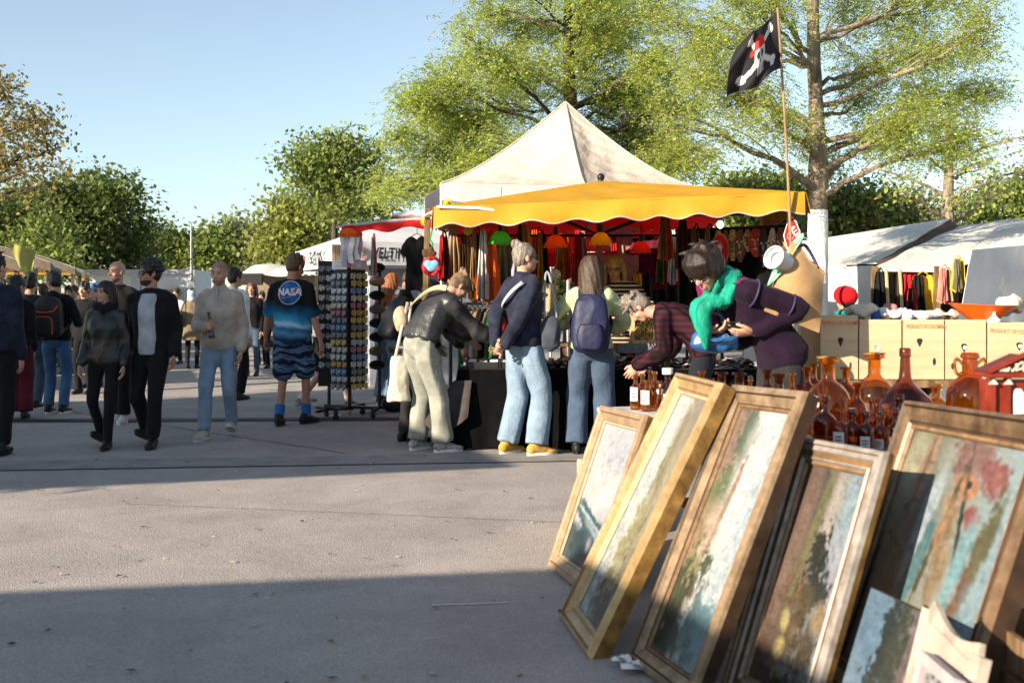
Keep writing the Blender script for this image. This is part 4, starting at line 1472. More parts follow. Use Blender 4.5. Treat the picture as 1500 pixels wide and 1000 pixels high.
def hang_cloth(name, label, cat_, p, w, h, m, seed=0, taper=.45, group=None, hook=.06, yaw=0.0, second=None, folds=5):
    """a gathered piece of cloth hanging from a hook at p (top middle)"""
    p = V(p)
    T = thing(name, label, cat_, p - V((0, 0, h + hook)), R(yaw), group)
    rr = random.Random(seed)
    ph = rr.uniform(0, 6)

    def fn(u, v, k=0, w0=w):
        ww = w0 * (taper + (1 - taper) * min(1, v * 1.25) ** .8)
        x = (u - .5) * ww
        y = .035 * math.sin(u * 2 * PI * folds / 2 + ph + k) * (.4 + v) + .012 * math.sin(v * 7 + u * 4)
        return V((x, y + k, h * (1 - v) - .03 * math.sin(u * PI) * v + .012 * math.sin(u * 13 + ph)))
    mb = MB(); mb.grid(fn, 20, 14)
    obj('cloth', mb, m, T, frame=WM[T.name], solid=.008)
    if second:
        mb = MB(); mb.grid(lambda u, v: fn(u, v, -.05, w * .45) + V((-w * .22, 0, .01)), 10, 12)
        obj('strip', mb, second, T, frame=WM[T.name], solid=.006)
    mb = MB()
    for s_ in (-1, 1):
        mb.tube([V((0, 0, h + hook)), V((s_ * w * taper * .22, 0, h + hook * .5)), V((s_ * w * taper * .35, 0, h * .985))], .008, seg=6)
    obj('loop', mb, m, T, frame=WM[T.name])
    return T


for i, (px, py, Y, w, hp, col, s2, lab) in enumerate([
        (716, 338, 10.0, .24, 98, 'orange', 'white', 'bright orange cloth bag with pale strip hanging left of the green lamp'),
        (737, 338, 10.15, .20, 90, 'olive', None, 'olive grey cloth bag hanging between orange bag and green lamp'),
        (700, 340, 10.2, .16, 80, 'brown', 'tan', 'brown fringed scarf hanging left of the orange bag'),
        (683, 345, 10.25, .16, 76, 'tan', 'brown', 'tan and brown striped scarf under the yellow sun ornament'),
        (664, 340, 10.3, .14, 70, 'tan', None, 'beige scarf hanging right of the maroon cloth'),
        (651, 345, 10.1, .12, 62, 'maroon', 'red', 'maroon cloth with red edge hanging behind the bun of hair'),
        (757, 350, 10.7, .20, 70, 'red', None, 'red cloth bag hanging behind the green lamp'),
        (758, 368, 10.1, .13, 40, 'lilac', None, 'pale lilac cloth hanging right below the green lamp'),
        (795, 345, 11.0, .12, 75, 'black', 'yellow', 'black and yellow scarf hanging left of the orange lamp'),
        (975, 318, 11.0, .17, 60, 'orange', 'tan', 'small orange and tan cloth hanging near the bulb'),
        (1000, 322, 11.0, .16, 70, 'brown', None, 'dark brown bag hanging behind the leaning hair of the shopper'),
        (1020, 335, 10.9, .16, 70, 'black', 'tan', 'black bag with tan strap hanging left of the lit bulb'),
        (1040, 335, 10.6, .16, 70, 'black', 'tan', 'black bag with long tan straps hanging under the lit bulb'),
        (745, 395, 11.2, .22, 70, 'pink', None, 'pink cloth heaped behind the man with hair knot')]):
    hang_cloth('hanging_bag' if 'bag' in lab else 'hanging_cloth', lab, 'bag' if 'bag' in lab else 'cloth', at(px, py - 8, Y), w, hp / FPX * Y, FAB[col], i, second=FAB[s2] if s2 else None)


def tshirt(name, label, p, w, h, m, yaw=0, group=None, sleeve=.32, hanger=True, roll=0):
    """a T-shirt on a hanger; p is the collar"""
    p = V(p)
    T = thing(name, label, 'T-shirt', p - V((0, 0, h)), R(yaw), group)
    W, S_ = w / 2, w * sleeve
    ol = [(-.18 * w, h), (-W * .9, h - .05 * h), (-W - S_ * .75, h - .30 * h), (-W - S_ * .1, h - .38 * h), (-W * .92, h - .26 * h), (-W * .96, 0), (W * .96, 0), (W * .92, h - .26 * h),
          (W + S_ * .1, h - .38 * h), (W + S_ * .75, h - .30 * h), (W * .9, h - .05 * h), (.18 * w, h), (0, h - .06 * h)]
    mb = MB(); mb.prism([V((x, -.02, z)) for x, z in ol], (0, .04, 0))
    obj('shirt', mb, m, T, frame=WM[T.name], remesh=.012, sm=3, wr=(.012, 18, p.x * 7))
    if hanger:
        mb = MB(); mb.tube([(-W * .7, 0, h - .03 * h), (0, 0, h + .03), (W * .7, 0, h - .03 * h)], .006, seg=6); mb.tube([(0, 0, h + .03), (0, 0, h + .08), (.02, 0, h + .1), (.035, 0, h + .08)], .004, seg=6)
        obj('hanger', mb, WOODL, T, frame=WM[T.name])
    return T


tshirt('hanging_tshirt', 'black T-shirt on a hanger under the small red awning', at(611, 346, 10.6), .25, .56, FAB['black'], yaw=18)
tshirt('hanging_tshirt', 'dusty pink T-shirt hanging at the back above the pink sheet', at(906, 322, 12.3), .36, .40, FAB['pink'], yaw=4)
tshirt('hanging_tshirt', 'maroon T-shirt hanging behind the red lamp', at(952, 348, 12.2), .40, .62, FAB['maroon'], yaw=-6)
hang_cloth('hanging_cloth', 'flat pink sheet pinned behind the striped vendor', 'cloth', at(908, 372, 12.0), .44, .30, FAB['pink'], 3, taper=.98, hook=.02, folds=1)
hang_cloth('hanging_cloth', 'black cloth curtain hanging at the back of the stall', 'cloth', at(960, 345, 12.6), .6, 1.1, FAB['black'], 5, taper=.95, hook=.02, folds=9)
hang_cloth('hanging_cloth', 'black cloth with yellow stripes hanging below the maroon T-shirt', 'cloth', at(940, 395, 11.9), .26, .42, FAB['black'], 5, taper=.8, second=FAB['yellow'])
hang_cloth('hanging_cloth', 'bundle of yellow flowered cloth hanging by the green lamp', 'cloth', at(768, 322, 10.6), .20, .42, FAB['yellow'], 6, taper=.35, second=FAB['olive'])

for i, (px, py, Y, w_, h_, c, s2, nm) in enumerate([(790, 340, 12.0, .26, .62, 'red', 'orange', 'scarlet and orange'), (826, 345, 12.1, .22, .5, 'orange', 'yellow', 'orange and yellow'), (850, 340, 12.0, .2, .6, 'pink', 'red', 'rose and red'), (905, 348, 12.3, .24, .7, 'tan', 'red', 'tan and red'),
                                        (972, 345, 12.2, .2, .55, 'yellow', 'green', 'yellow and green'), (990, 340, 12.0, .22, .6, 'red', 'white', 'red and white'), (730, 350, 11.6, .2, .6, 'sky', 'white', 'sky blue and white'), (700, 350, 11.8, .22, .7, 'red', 'yellow', 'bright red and yellow')]):
    hang_cloth('hanging_cloth', nm + ' scarf hanging at the back under the red canopy', 'scarf', at(px, py - 8, Y), w_, h_, FAB[c], 80 + i, second=FAB[s2], group='scarves at the back of the stall')

# clothes rail with shirts seen from the side
T = thing('clothes_rail', 'low metal clothes rail carrying coloured shirts behind the black table', 'clothes rail', (-.25, 10.45, 0))
for x in (-.48, .04):
    m = MB(); m.tube([(x, 10.5, 0), (x, 10.5, 1.34)], .014, seg=8); obj('leg', m, STEEL, T)
    m = MB(); m.tube([(x, 10.25, .02), (x, 10.75, .02)], .014, seg=8); obj('foot', m, STEEL, T)
m = MB(); m.tube([(-.5, 10.5, 1.34), (.06, 10.5, 1.34)], .014, seg=8); obj('bar', m, STEEL, T)
cols = ['green', 'lilac', 'white', 'tan', 'black', 'olive', 'green', 'black', 'white', 'red']
names = ['bright green', 'lilac', 'white', 'tan', 'black', 'olive', 'second green', 'second black', 'second white', 'red']
for i, c in enumerate(cols):
    tshirt('rail_shirt', f'{names[i]} shirt on the clothes rail, number {["one","two","three","four","five","six","seven","eight","nine","ten"][i]} from its left end', (-.46 + i * .052, 10.5 - .004 * i, 1.29), .40, .72, FAB[c], yaw=68, group='shirts on the clothes rail')

# lotus shaped paper lamps
def lamp_shade(T, c, r, h, m, n=12):
    mb = MB()
    mb.grid(lambda u, v: V(c) + V(((r * (.22 + .78 * v ** .8) * (1 + .07 * v * abs(math.cos(u * PI * n)))) * math.cos(u * 2 * PI), (r * (.22 + .78 * v ** .8)) * (1 + .07 * v * abs(math.cos(u * PI * n))) * math.sin(u * 2 * PI), h * (1 - v ** 1.5) - .10 * h * v * abs(math.cos(u * PI * n)))), n * 8, 8)
    return obj('lamp_shade', mb, m, T, solid=.003)


for px, py, Y, wpx, col, colm, lab in [(733, 357, 10.0, 38, (.16, .62, .10), 'green', 'green petal shaped hanging lamp left of the man with hair knot'),
                                       (814, 361, 10.3, 35, (.85, .20, .02), 'orange', 'orange petal shaped hanging lamp between knot man and long haired woman'),
                                       (880, 357, 10.25, 34, (.80, .50, .02), 'yellow', 'yellow petal shaped hanging lamp beside the centre pole'),
                                       (939, 369, 11.0, 31, (.80, .09, .02), 'red', 'red petal shaped hanging lamp right of the centre pole')]:
    p = at(px, py, Y)
    T = thing('hanging_lamp', lab, 'lamp', p, 0, 'petal lamps hanging in the stall')
    r_ = wpx / 2 / FPX * Y
    lamp_shade(T, p, r_, r_ * .95, mat('lamp_' + colm, col, rough=.5, transl=.6, bump=.2, var=.1))
    m = MB(); m.ell(p + V((0, 0, r_ * .35)), (.022, .022, .03), seg=10, ring=8); obj('bulb', m, MATS.get('lamp_glow') or emit('lamp_glow', (1, .62, .25), 14), T)
    m = MB(); m.tube([p + V((0, 0, r_ * .9)), p + V((0, 0, r_ * .9 + .085))], .022, seg=10); obj('socket', m, IRON, T)
    m = MB(); m.tube([p + V((0, 0, r_ * .9 + .08)), p + V((.01, 0, .55))], .004, seg=5); obj('cord', m, IRON, T)
T = thing('bulb', 'lit bare bulb hanging under the yellow umbrella above the shopper', 'light bulb', at(1055, 340, 10.2))
m = MB(); m.ell(at(1055, 329, 10.2), (.034, .034, .04)); obj('glass', m, emit('bulb_glow', (1, .78, .42), 5), T)
m = MB(); m.tube([at(1055, 329, 10.2) + V((0, 0, .045)), at(1055, 329, 10.2) + V((0, 0, .1))], .018, seg=8); obj('socket', m, IRON, T)
m = MB(); m.tube([at(1055, 329, 10.2) + V((0, 0, .1)), at(1055, 329, 10.2) + V((0, .1, .28))], .004, seg=5); obj('cord', m, IRON, T)
# sun ornaments, charms, strings
SUNM = mat('ornament_yellow', (.75, .50, .04), rough=.6, transl=.2)


def starburst(name, label, p, r, m, n=12):
    p = V(p)
    T = thing(name, label, 'ornament', p - V((0, 0, r)), 0, 'yellow sun ornaments on the stall frame')
    mb = MB()
    ol = [p + V((math.cos(t) * r * (1 if i % 2 else .68), 0, math.sin(t) * r * (1 if i % 2 else .68))) for i, t in enumerate(np.linspace(0, 2 * PI, 2 * n + 1)[:-1])]
    mb.prism(ol, (0, .02, 0)); obj('rays', mb, m, T)
    mb = MB(); mb.ell(p + V((0, -.004, 0)), (r * .52, .03, r * .52)); f = obj('face', mb, SUNM, T)
    mb = MB()
    for s_ in (-1, 1): mb.ell(p + V((s_ * r * .2, -.03, r * .12)), (r * .07, .01, r * .07))
    mb.tube([p + V((-.2 * r, -.034, -.12 * r)), p + V((0, -.036, -.22 * r)), p + V((.2 * r, -.034, -.12 * r))], r * .05, seg=5)
    obj('smile', mb, INKR, f)


starburst('sun_ornament', 'yellow sun ornament at the left corner of the yellow umbrella', at(623, 324, 9.7), .055, SUNM)
starburst('sun_ornament', 'yellow sun ornament hanging above the striped scarves', at(685, 338, 9.8), .05, SUNM)
starburst('sun_ornament', 'yellow sun ornament on top of the left corner pole', at(655, 298, 9.6), .05, SUNM)
starburst('sun_ornament', 'small yellow star low beside the bent shopper face', at(692, 412, 10.0), .04, SUNM)
T = thing('hanging_charm', 'red beaded charm with blue heart hanging from the left stall post', 'charm', at(632, 425, 9.5))
p = at(632, 382, 9.5)
m = MB(); m.tube([p + V((.068 * math.cos(t), .02 * math.sin(3 * t), .075 * math.sin(t) - .05)) for t in np.linspace(0, 2 * PI, 20)[:-1]], .024, seg=8, closed=True); obj('ring', m, mat('charm_red', (.5, .02, .03), var=.5, vscale=40), T)
m = MB(); m.ell(p + V((-.03, -.02, -.03)), (.045, .02, .04)); m.ell(p + V((.03, -.02, -.03)), (.045, .02, .04)); m.ell(p + V((0, -.02, -.065)), (.05, .02, .04)); obj('heart', m, FAB['sky'], T, remesh=.009, sm=2)
m = MB()
for i in range(7): m.ell(p + V((random.uniform(-.06, .06), -.01, .05 + random.uniform(0, .06))), (.03, .025, .028))
obj('bird', m, FAB['brown'], T, remesh=.01, sm=1)
m = MB(); m.tube(cat([p + V((0, 0, .1)), p + V((.012, 0, .16)), p + V((-.012, 0, .2)), p + V((.01, 0, .3))], 4), .007, seg=6); obj('cord', m, FAB['green'], T)
T = thing('stall_post', 'weathered wooden post at the left corner of the yellow umbrella', 'post', (at(622, 0, 9.65).x, 9.65, 0))
m = MB(); m.box((at(622, 0, 9.65).x, 9.65, 1.12), (.05, .05, 2.24), rot=Matrix.Rotation(R(1.5), 3, 'Y')); obj('timber', m, WOOD, T)
m = MB(); m.tube([at(618, 318, 9.6), at(640, 306, 9.5), at(635, 325, 9.55)], .008, seg=6); obj('tie', m, PAPER, T)
T = thing('mirror_ball', 'small speckled ball hanging left of the long haired woman', 'ball', at(815, 410, 10.4))
m = MB(); m.ell(at(815, 402, 10.4), (.05, .05, .05)); obj('ball', m, mat('ball_speck', (.55, .45, .3), var=.8, vscale=45, rough=.3), T)
m = MB(); m.tube([at(815, 402, 10.4) + V((0, 0, .05)), at(815, 402, 10.4) + V((0, 0, .3))], .004, seg=5); obj('cord', m, IRON, T)
T = thing('hanging_lamp', 'orange drum lamp with white pink ribbons at the left awning corner', 'lamp', at(515, 392, 10.8))
p = at(514, 340, 10.75)
m = MB(); m.lathe([(.04, .05), (.10, .03), (.125, -.02), (.115, -.05), (.02, -.055)], p, seg=20); obj('lamp_shade', m, FAB['orange'], T)
for i in range(9):
    a_ = i / 9 * 2 * PI
    q = p + V((.085 * math.cos(a_), .085 * math.sin(a_), -.04))
    m = MB(); m.grid(lambda u, v: q + V(((u - .5) * .055 + .012 * math.sin(v * 6 + i), .006 * math.sin(v * 9), -.33 * v * (1 - .12 * (i % 3)))), 3, 10)
    obj('ribbon', m, FAB['white' if i % 3 else ('pink' if i % 2 else 'lilac')], T, solid=.004)
m = MB(); m.tube([p + V((0, 0, .04)), p + V((0, .02, .12))], .004, seg=5); obj('cord', m, IRON, T)
hang_cloth('hanging_cloth', 'narrow white pink pennant hanging before the beer tent lettering', 'cloth', at(548, 342, 10.7), .06, .34, FAB['pink'], 9, taper=.4, second=FAB['white'])

# side bar with patches and carved masks hanging at the right of the stall
bar_a, bar_b = at(990, 338, 11.4), at(1172, 330, 9.5)
T = thing('display_rail', 'dark cloth panel on a bar at the right side of the stall', 'display panel', (V(bar_a) + V(bar_b)) * .5 * V((1, 1, 0)) if False else ((bar_a.x + bar_b.x) / 2, (bar_a.y + bar_b.y) / 2, 0))
m = MB(); m.tube([bar_a, bar_b], .015, seg=8); obj('bar', m, IRON, T)
m = MB(); m.grid(lambda u, v: bar_a.lerp(bar_b, u * .94) + V((.04 + .02 * math.sin(u * 30), .02 * math.sin(u * 30), -.01 - .95 * v)), 40, 8); obj('cloth', m, BLK, T, solid=.006)
m = MB(); m.tube([V((bar_b.x, bar_b.y, 0)), bar_b], .016, seg=8); obj('leg', m, IRON, T)
pal = [('tan', (.42, .27, .13)), ('brown', (.15, .07, .03)), ('red', (.45, .03, .02)), ('cream', (.55, .45, .3)), ('black', (.02, .018, .017)), ('olive', (.12, .11, .05))]
PMS = {k: mat('patch_' + k, c, rough=.6, var=.5, vscale=45, bump=.4, bscale=60) for k, c in pal}
rr = random.Random(5)
names = 'brown tan black red cream olive tan brown tan red black cream brown tan'.split()
where = ['first from the bulb', 'second from the bulb', 'third from the bulb', 'left of the red disc', 'right of the red disc', 'second right of the red disc', 'third right of the red disc', 'above the shopper shoulder',
         'beside the white bag', 'second above the white bag', 'third above the white bag', 'close to the pennant', 'next to the pennant', 'last before the corner']
for i in range(14):
    t = .18 + .78 * i / 13
    p = bar_a.lerp(bar_b, t) + V((-.05, -.03, -.02))
    shape = i % 3
    L = rr.uniform(.22, .42); w_ = rr.uniform(.05, .075)
    T = thing('carved_mask', f'{names[i]} carved mask on the dark side panel, {where[i]}', 'mask', p - V((0, 0, L)), R(-38), 'carved masks on the side panel')
    fr_ = WM[T.name]
    mb = MB()
    rs = []
    for k in range(9):
        v_ = k / 8
        rs.append(ring(V((0, 0, L * (1 - v_))), (1, 0, 0), (0, 1, 0), w_ * (math.sin(PI * (v_ * .88 + .08)) ** (.6 + .2 * shape)) + .004, .022, 12))
    mb.loft(rs); obj('face', mb, PMS[names[i]], T, frame=fr_)
    mb = MB()
    for s_ in (-1, 1): mb.ell((s_ * w_ * .4, -.02, L * .62), (w_ * .22, .01, .012), seg=8, ring=5)
    mb.ell((0, -.024, L * .5), (.01, .014, .035), seg=8, ring=5); mb.ell((0, -.02, L * .3), (w_ * .35, .01, .012), seg=8, ring=5)
    obj('features', mb, PMS['cream' if names[i] in ('brown', 'black', 'red', 'olive') else 'brown'], T, frame=fr_)
p = at(1055, 366, 10.35)
T = thing('round_patch', 'oval red disc with white feathered head print on the side panel', 'patch', p - V((0, 0, .17)), R(-25))
fr_ = Matrix.Translation(p) @ Matrix.Rotation(R(-25), 4, 'Z')
for nm, r_, c_, y_ in (('border', .115, FAB['tan'], 0), ('disc', .105, FAB['red'], -.008)):
    m = MB(); m.lathe([(0, -.006), (r_, -.006), (r_, .006), (0, .006)], (0, 0, 0), seg=28, axis=(0, 1, 0)); m.v = [V((q.x * .8, q.y + y_, q.z * 1.45)) for q in m.v]; obj(nm, m, c_, T, frame=fr_)
m = MB()
for k in range(9):
    a_ = R(30 + k * 26)
    m.tube([(0, -.018, -.01), (math.cos(a_) * .035, -.02, math.sin(a_) * .07)], [.008, .003], seg=5)
m.ell((0, -.018, -.01), (.02, .008, .035), seg=10, ring=6); obj('print', m, FAB['white'], T, frame=fr_)
# leaf shaped red and white pennant at the corner
p = at(1162, 345, 9.2)
T = thing('pennant', 'leaf shaped red and white pennant with lettering at the right umbrella corner', 'pennant', at(1158, 372, 9.2))
fr_ = basis(p, V((.75, -.6, .2)), V((.1, 0, 1)))
ol = [(-.02, -.20), (.05, -.12), (.075, 0), (.05, .12), (-.015, .22), (-.03, .12), (-.085, .02), (-.07, -.12)]
m = MB(); m.prism([V((x, z, 0)) for x, z in ol], (0, 0, .008)); obj('cloth', m, FAB['red'], T, frame=fr_)
m = MB(); m.tube([V((x * .99, z * .99, .010)) for x, z in ol], .006, seg=6, closed=True); obj('border', m, FAB['white'], T, frame=fr_)
t = text_mb('ILLE', .06, bold=.002); place(t, Matrix.Translation((.025, .03, .012)) @ Matrix.Rotation(R(-65), 4, 'Z')); obj('lettering', t, FAB['white'], T, frame=fr_, sharp='open')
m = MB(); m.lathe([(.03, 0), (.034, 0)], (-.02, 0, .012), seg=16); obj('ring_print', m, FAB['white'], T, frame=fr_)

# flag on its bamboo pole
p0, p1 = V((at(1163, 0, 9.05).x, 9.05, 0)), at(1139, 12, 9.0)
T = thing('flag_pole', 'thin bamboo pole tied to the right corner of the yellow umbrella', 'pole', p0)
BAM = mat('bamboo', (.27, .17, .09), rough=.6, var=.2, stretch=(1, 1, .4))
q = [p0.lerp(p1, t) + V((.04 * math.sin(PI * t), 0, 0)) for t in np.linspace(0, 1, 22)]
m = MB(); m.tube(q, [(.017 - .008 * i / 21) * (1.15 if i % 3 == 0 else 1) for i in range(22)], seg=8); obj('cane', m, BAM, T)
# cloth: photo corners (1139,18) (1147,98) (1062,145) (1078,70)
A, B, C_, D_ = at(1140, 16, 9.0), at(1147, 98, 9.0), at(1068, 146, 8.75), at(1082, 66, 8.8)
NU, NV = 72, 54
uu, vv = np.meshgrid(np.linspace(0, 1, NU + 1), np.linspace(0, 1, NV + 1))
m = MB()
def flag_pt(u, v):
    p = A.lerp(B, v).lerp(D_.lerp(C_, v), u)
    return p + V((.035 * math.sin(u * 9 + v * 3) * u, .12 * math.sin(u * 7 + v * 2.6) * u ** .5 + .05 * math.sin(u * 14 - v * 5) * u, .04 * math.sin(u * 8.0 + 1) * u + .02 * math.sin(v * 6) * u))
m.grid(flag_pt, NU, NV)
x, y = uu.ravel(), vv.ravel()
fc = np.tile(np.array([.016, .015, .017]), (len(x), 1))
def put(mask, c): fc[mask] = c
X, Yv = (x - .48) * 1.45, (y - .47)
for sgn in (1, -1):      # crossed bones
    ca, sa = math.cos(sgn * .62), math.sin(sgn * .62)
    a_, b_ = X * ca + Yv * sa, -X * sa + Yv * ca
    put((np.abs(a_) < .52) & (np.abs(b_) < .05), (.62, .6, .58))
    for e in (-.52, .52):
        put(((a_ - e) ** 2 + (b_ - .045) ** 2 < .0038) | ((a_ - e) ** 2 + (b_ + .045) ** 2 < .0038), (.62, .6, .58))
put((X / .23) ** 2 + ((Yv + .02) / .27) ** 2 < 1, (.60, .58, .56))
put((np.abs(X) < .12) & (Yv > .15) & (Yv < .33), (.60, .58, .56))
for s_ in (-1, 1): put(((X - s_ * .095) / .062) ** 2 + ((Yv - .03) / .06) ** 2 < 1, (.012, .012, .012))
put((X / .03) ** 2 + ((Yv - .13) / .035) ** 2 < 1, (.012, .012, .012))
for k in range(-2, 3): put((np.abs(X - k * .045) < .007) & (Yv > .2) & (Yv < .33), (.012, .012, .012))
put(((X / .25) ** 2 + ((Yv + .02) / .29) ** 2 < 1) & (Yv < -.07), (.50, .03, .02))
put(((X - .27) / .07) ** 2 + ((Yv + .06) / .05) ** 2 < 1, (.50, .03, .02))
fl = obj('flag', m, mat('flag_cloth', (1, 1, 1), attr='paint', rough=.75, var=.05, transl=.2, bump=.2), None, cols=fc)
tag(fl, 'black pirate flag with skull, red bandana and crossbones flying from the bamboo pole', 'flag')

# black covered sales table with goods
T = thing('sales_table', 'long table under black cloth in front of the shoppers at the yellow stall', 'table', (.8, 9.8, 0))
x0, x1, y0, y1, zt = -.50, 2.35, 9.42, 10.25, .735
m = MB(); m.box(((x0 + x1) / 2, (y0 + y1) / 2, zt - .02), (x1 - x0 - .04, y1 - y0 - .04, .03)); obj('table_top', m, WOOD, T)
for x in (x0 + .1, x1 - .1):
    for y in (y0 + .08, y1 - .08):
        m = MB(); m.tube([(x, y, 0), (x, y, zt - .03)], .018, seg=8); obj('leg', m, STEEL, T)
cl = MB()
per = [V((x0, y1, 0)), V((x0, y0, 0)), V((x1, y0, 0)), V((x1, y1, 0))]
N_ = 120
lens = [(per[i + 1] - per[i]).length for i in range(3)]
def per_pt(u):
    d_ = u * sum(lens)
    for i in range(3):
        if d_ <= lens[i] + 1e-6: return per[i].lerp(per[i + 1], d_ / lens[i]), i
        d_ -= lens[i]
    return per[3], 2
def drape(u, v):
    p_, i = per_pt(u)
    nr_ = [V((-1, 0, 0)), V((0, -1, 0)), V((1, 0, 0))][i]
    fl_ = v ** 1.5 * (.035 + .03 * math.sin(u * 95) + .02 * math.sin(u * 47 + 1))
    if i == 0: fl_ += .16 * v * (p_.y - y0) * 0 + .10 * v
    zb = .02 if i else .10
    return p_ + nr_ * fl_ + V((0, 0, zt + (zb - zt) * v + .012 * math.sin(u * 60) * v))
cl.grid(drape, N_, 10)
cl.grid(lambda u, v: V((x0 + (x1 - x0) * u, y0 + (y1 - y0) * v, zt + .002)), 8, 4)
o = obj('tablecloth', cl, BLK, None, solid=.006); tag(o, 'black cloth hanging to the ground over the long sales table', 'tablecloth')
FLAPM = cloth('cloth_flap', (.055, .046, .044), bump=.4)
a, b = V((-.50, 9.38, .66)), V((-.42, 9.36, .66))
m = MB(); m.grid(lambda u, v: V((-.53 + .16 * u * (1 - .2 * v) - .28 * v * (1 - u), 9.38 - .06 * v - .04 * math.sin(u * 9) * v, .64 - .46 * v * (.75 + .25 * math.sin(u * 3 + .3)))), 14, 12)
o = obj('cloth_flap', m, FLAPM, None, solid=.006); tag(o, 'grey brown pointed cloth corner hanging off the left table end', 'cloth')
# shallow display trays and heaps of small leather goods
TRAY = mat('tray_black', (.02, .02, .022), rough=.4)
for i, (x, lab) in enumerate([(-.27, 'black shallow display tray at the left table end'), (.05, 'second black display tray beside the left tray')]):
    T = thing('display_tray', lab, 'tray', (x, 9.62, zt))
    m = MB()
    for dx, dy, sx, sy in ((0, -.17, .3, .015), (0, .17, .3, .015), (-.15, 0, .015, .355), (.15, 0, .015, .355)): m.box((x + dx, 9.64 + dy, zt + .04), (sx, sy, .06))
    m.box((x, 9.64, zt + .012), (.3, .34, .012)); obj('tray', m, TRAY, T)
    for k in range(6):
        m = MB(); m.box((x - .1 + .1 * (k % 3), 9.56 + .14 * (k // 3), zt + .07), (.075, .05, .006), rot=Matrix.Rotation(R(rr.uniform(-8, 30)), 3, 'X')); obj('price_card', m, PAPER, T, smooth=False)
hp = MB()
hc_ = []
mats_ = [mat('goods_' + str(i), c, rough=.5, var=.3, vscale=20) for i, c in enumerate([(.06, .025, .015), (.10, .02, .02), (.02, .015, .014), (.30, .22, .17), (.16, .05, .035), (.05, .07, .12), (.45, .42, .4), (.25, .04, .05)])]
for i in range(620):
    x = rr.uniform(x0 + .05, x1 - .1); y = rr.uniform(9.47, 10.15)
    if x < .22 and y < 9.9: continue
    s_ = rr.uniform(.02, .06)
    rot_ = Matrix.Rotation(rr.uniform(0, 6), 3, 'Z') @ Matrix.Rotation(rr.uniform(-.7, .7), 3, 'X') @ Matrix.Rotation(rr.uniform(-.7, .7), 3, 'Y')
    if i % 3: hp.ell((x, y, zt + .02 + rr.uniform(0, .055)), (s_, s_ * .5, .008), rot=rot_, seg=8, ring=4, mi=rr.randrange(8))
    else: hp.box((x, y, zt + .02 + rr.uniform(0, .05)), (s_ * 1.5, s_ * .6, .012), rot=rot_, mi=rr.randrange(8))
o = obj('trinkets', hp, mats_, None); tag(o, 'heap of small leather bracelets and trinkets spread over the black table', 'trinkets', kind='stuff')
for i, (px, py, w_, h_, col, lab) in enumerate([(925, 512, .30, .05, 'grey', 'flat grey printed box in front of the striped vendor'), (915, 524, .20, .04, 'white', 'white printed box with red mark on the trinket table'), (948, 520, .22, .035, 'olive', 'flat olive box beside the white printed box')]):
    p = at(px, py, 10.0)
    T = thing('goods_box', lab, 'box', (p.x, 10.0, zt + .06))
    zc = zt + .06 + (.11 if i == 0 else .055)
    m = MB(); m.box((p.x, 10.0 + .02 * i, zc), (w_, .18, h_ if i else .09), bev=.006); obj('carton', m, mat('carton_' + col, {'grey': (.2, .2, .2), 'white': (.6, .6, .58), 'olive': (.16, .18, .12)}[col], var=.6, vscale=60, stretch=(1, 1, 5)), T)
    if i == 1:
        m = MB(); m.box((p.x + .04, 9.928, zc), (.06, .008, .03)); obj('red_mark', m, FAB['red'], T)
    m = MB(); m.box((p.x, 10.0, (zt + zc) / 2), (w_ * .8, .14, zc - zt - .05)); obj('stack_below', m, CARDD, T)
# glittering box of golden chains
T = thing('jewel_box', 'open white box of golden chains behind the bent man', 'jewellery box', at(945, 497, 10.15))
p = at(945, 494, 10.2); p.z -= .04
m = MB(); m.box(p + V((-.12, .05, .18)), (.035, .1, .36)); m.box(p + V((.0, .12, .18)), (.28, .02, .36)); m.box(p, (.3, .25, .03)); obj('box', m, WOODL, T)
GOLD = mat('gold_chain', (.80, .52, .16), rough=.25, metal=.7, var=.3, vscale=30)
m = MB()
for i in range(90):
    c = p + V((rr.uniform(-.08, .12), rr.uniform(-.04, .08), .02 + rr.uniform(0, .3)))
    m.tube([c, c + V((rr.uniform(-.03, .03), rr.uniform(-.02, .02), -.05)), c + V((rr.uniform(-.03, .03), 0, -.09))], .006, seg=5)
obj('chains', m, GOLD, T)
# banana boxes behind the rail
for i, (px, py, lab) in enumerate([(778, 480, 'lower brown carton with oval holes behind the man with hair knot'), (778, 436, 'upper brown carton with oval holes behind the man with hair knot')]):
    p = at(px, py, 10.9)
    T = thing('carton_box', lab, 'box', (p.x, 10.9, p.z - .15))
    m = MB(); m.box((p.x, 10.9, p.z), (.52, .4, .30), bev=.006); obj('carton', m, CARDD if i == 0 else CARD, T)
    for dx in (-.13, .12):
        m = MB(); m.lathe([(0, 0), (.05, 0)], (p.x + dx, 10.695, p.z + .03), seg=16, axis=(0, -1, 0)); m.v = [V((q.x, q.y, p.z + .03 + (q.z - p.z - .03) * .55)) for q in m.v]; obj('hand_hole', m, INKK, T)
    on_face('OF ECUADOR' if i else 'BANANA', V((p.x, 10.698, p.z + .11)), V((1, 0, 0)), .06, INKK, T, .003, 0)
T = thing('back_table', 'low table under the brown cartons behind the clothes rail', 'table', (.2, 10.95, 0))
zb = at(0, 480, 10.9).z - .155
m = MB(); m.box((.2, 10.95, zb - .02), (.8, .5, .035)); obj('table_top', m, WOOD, T)
for x in (-.15, .55):
    for y in (10.75, 11.15):
        m = MB(); m.box((x, y, (zb - .04) / 2), (.05, .05, zb - .04)); obj('leg', m, WOOD, T)
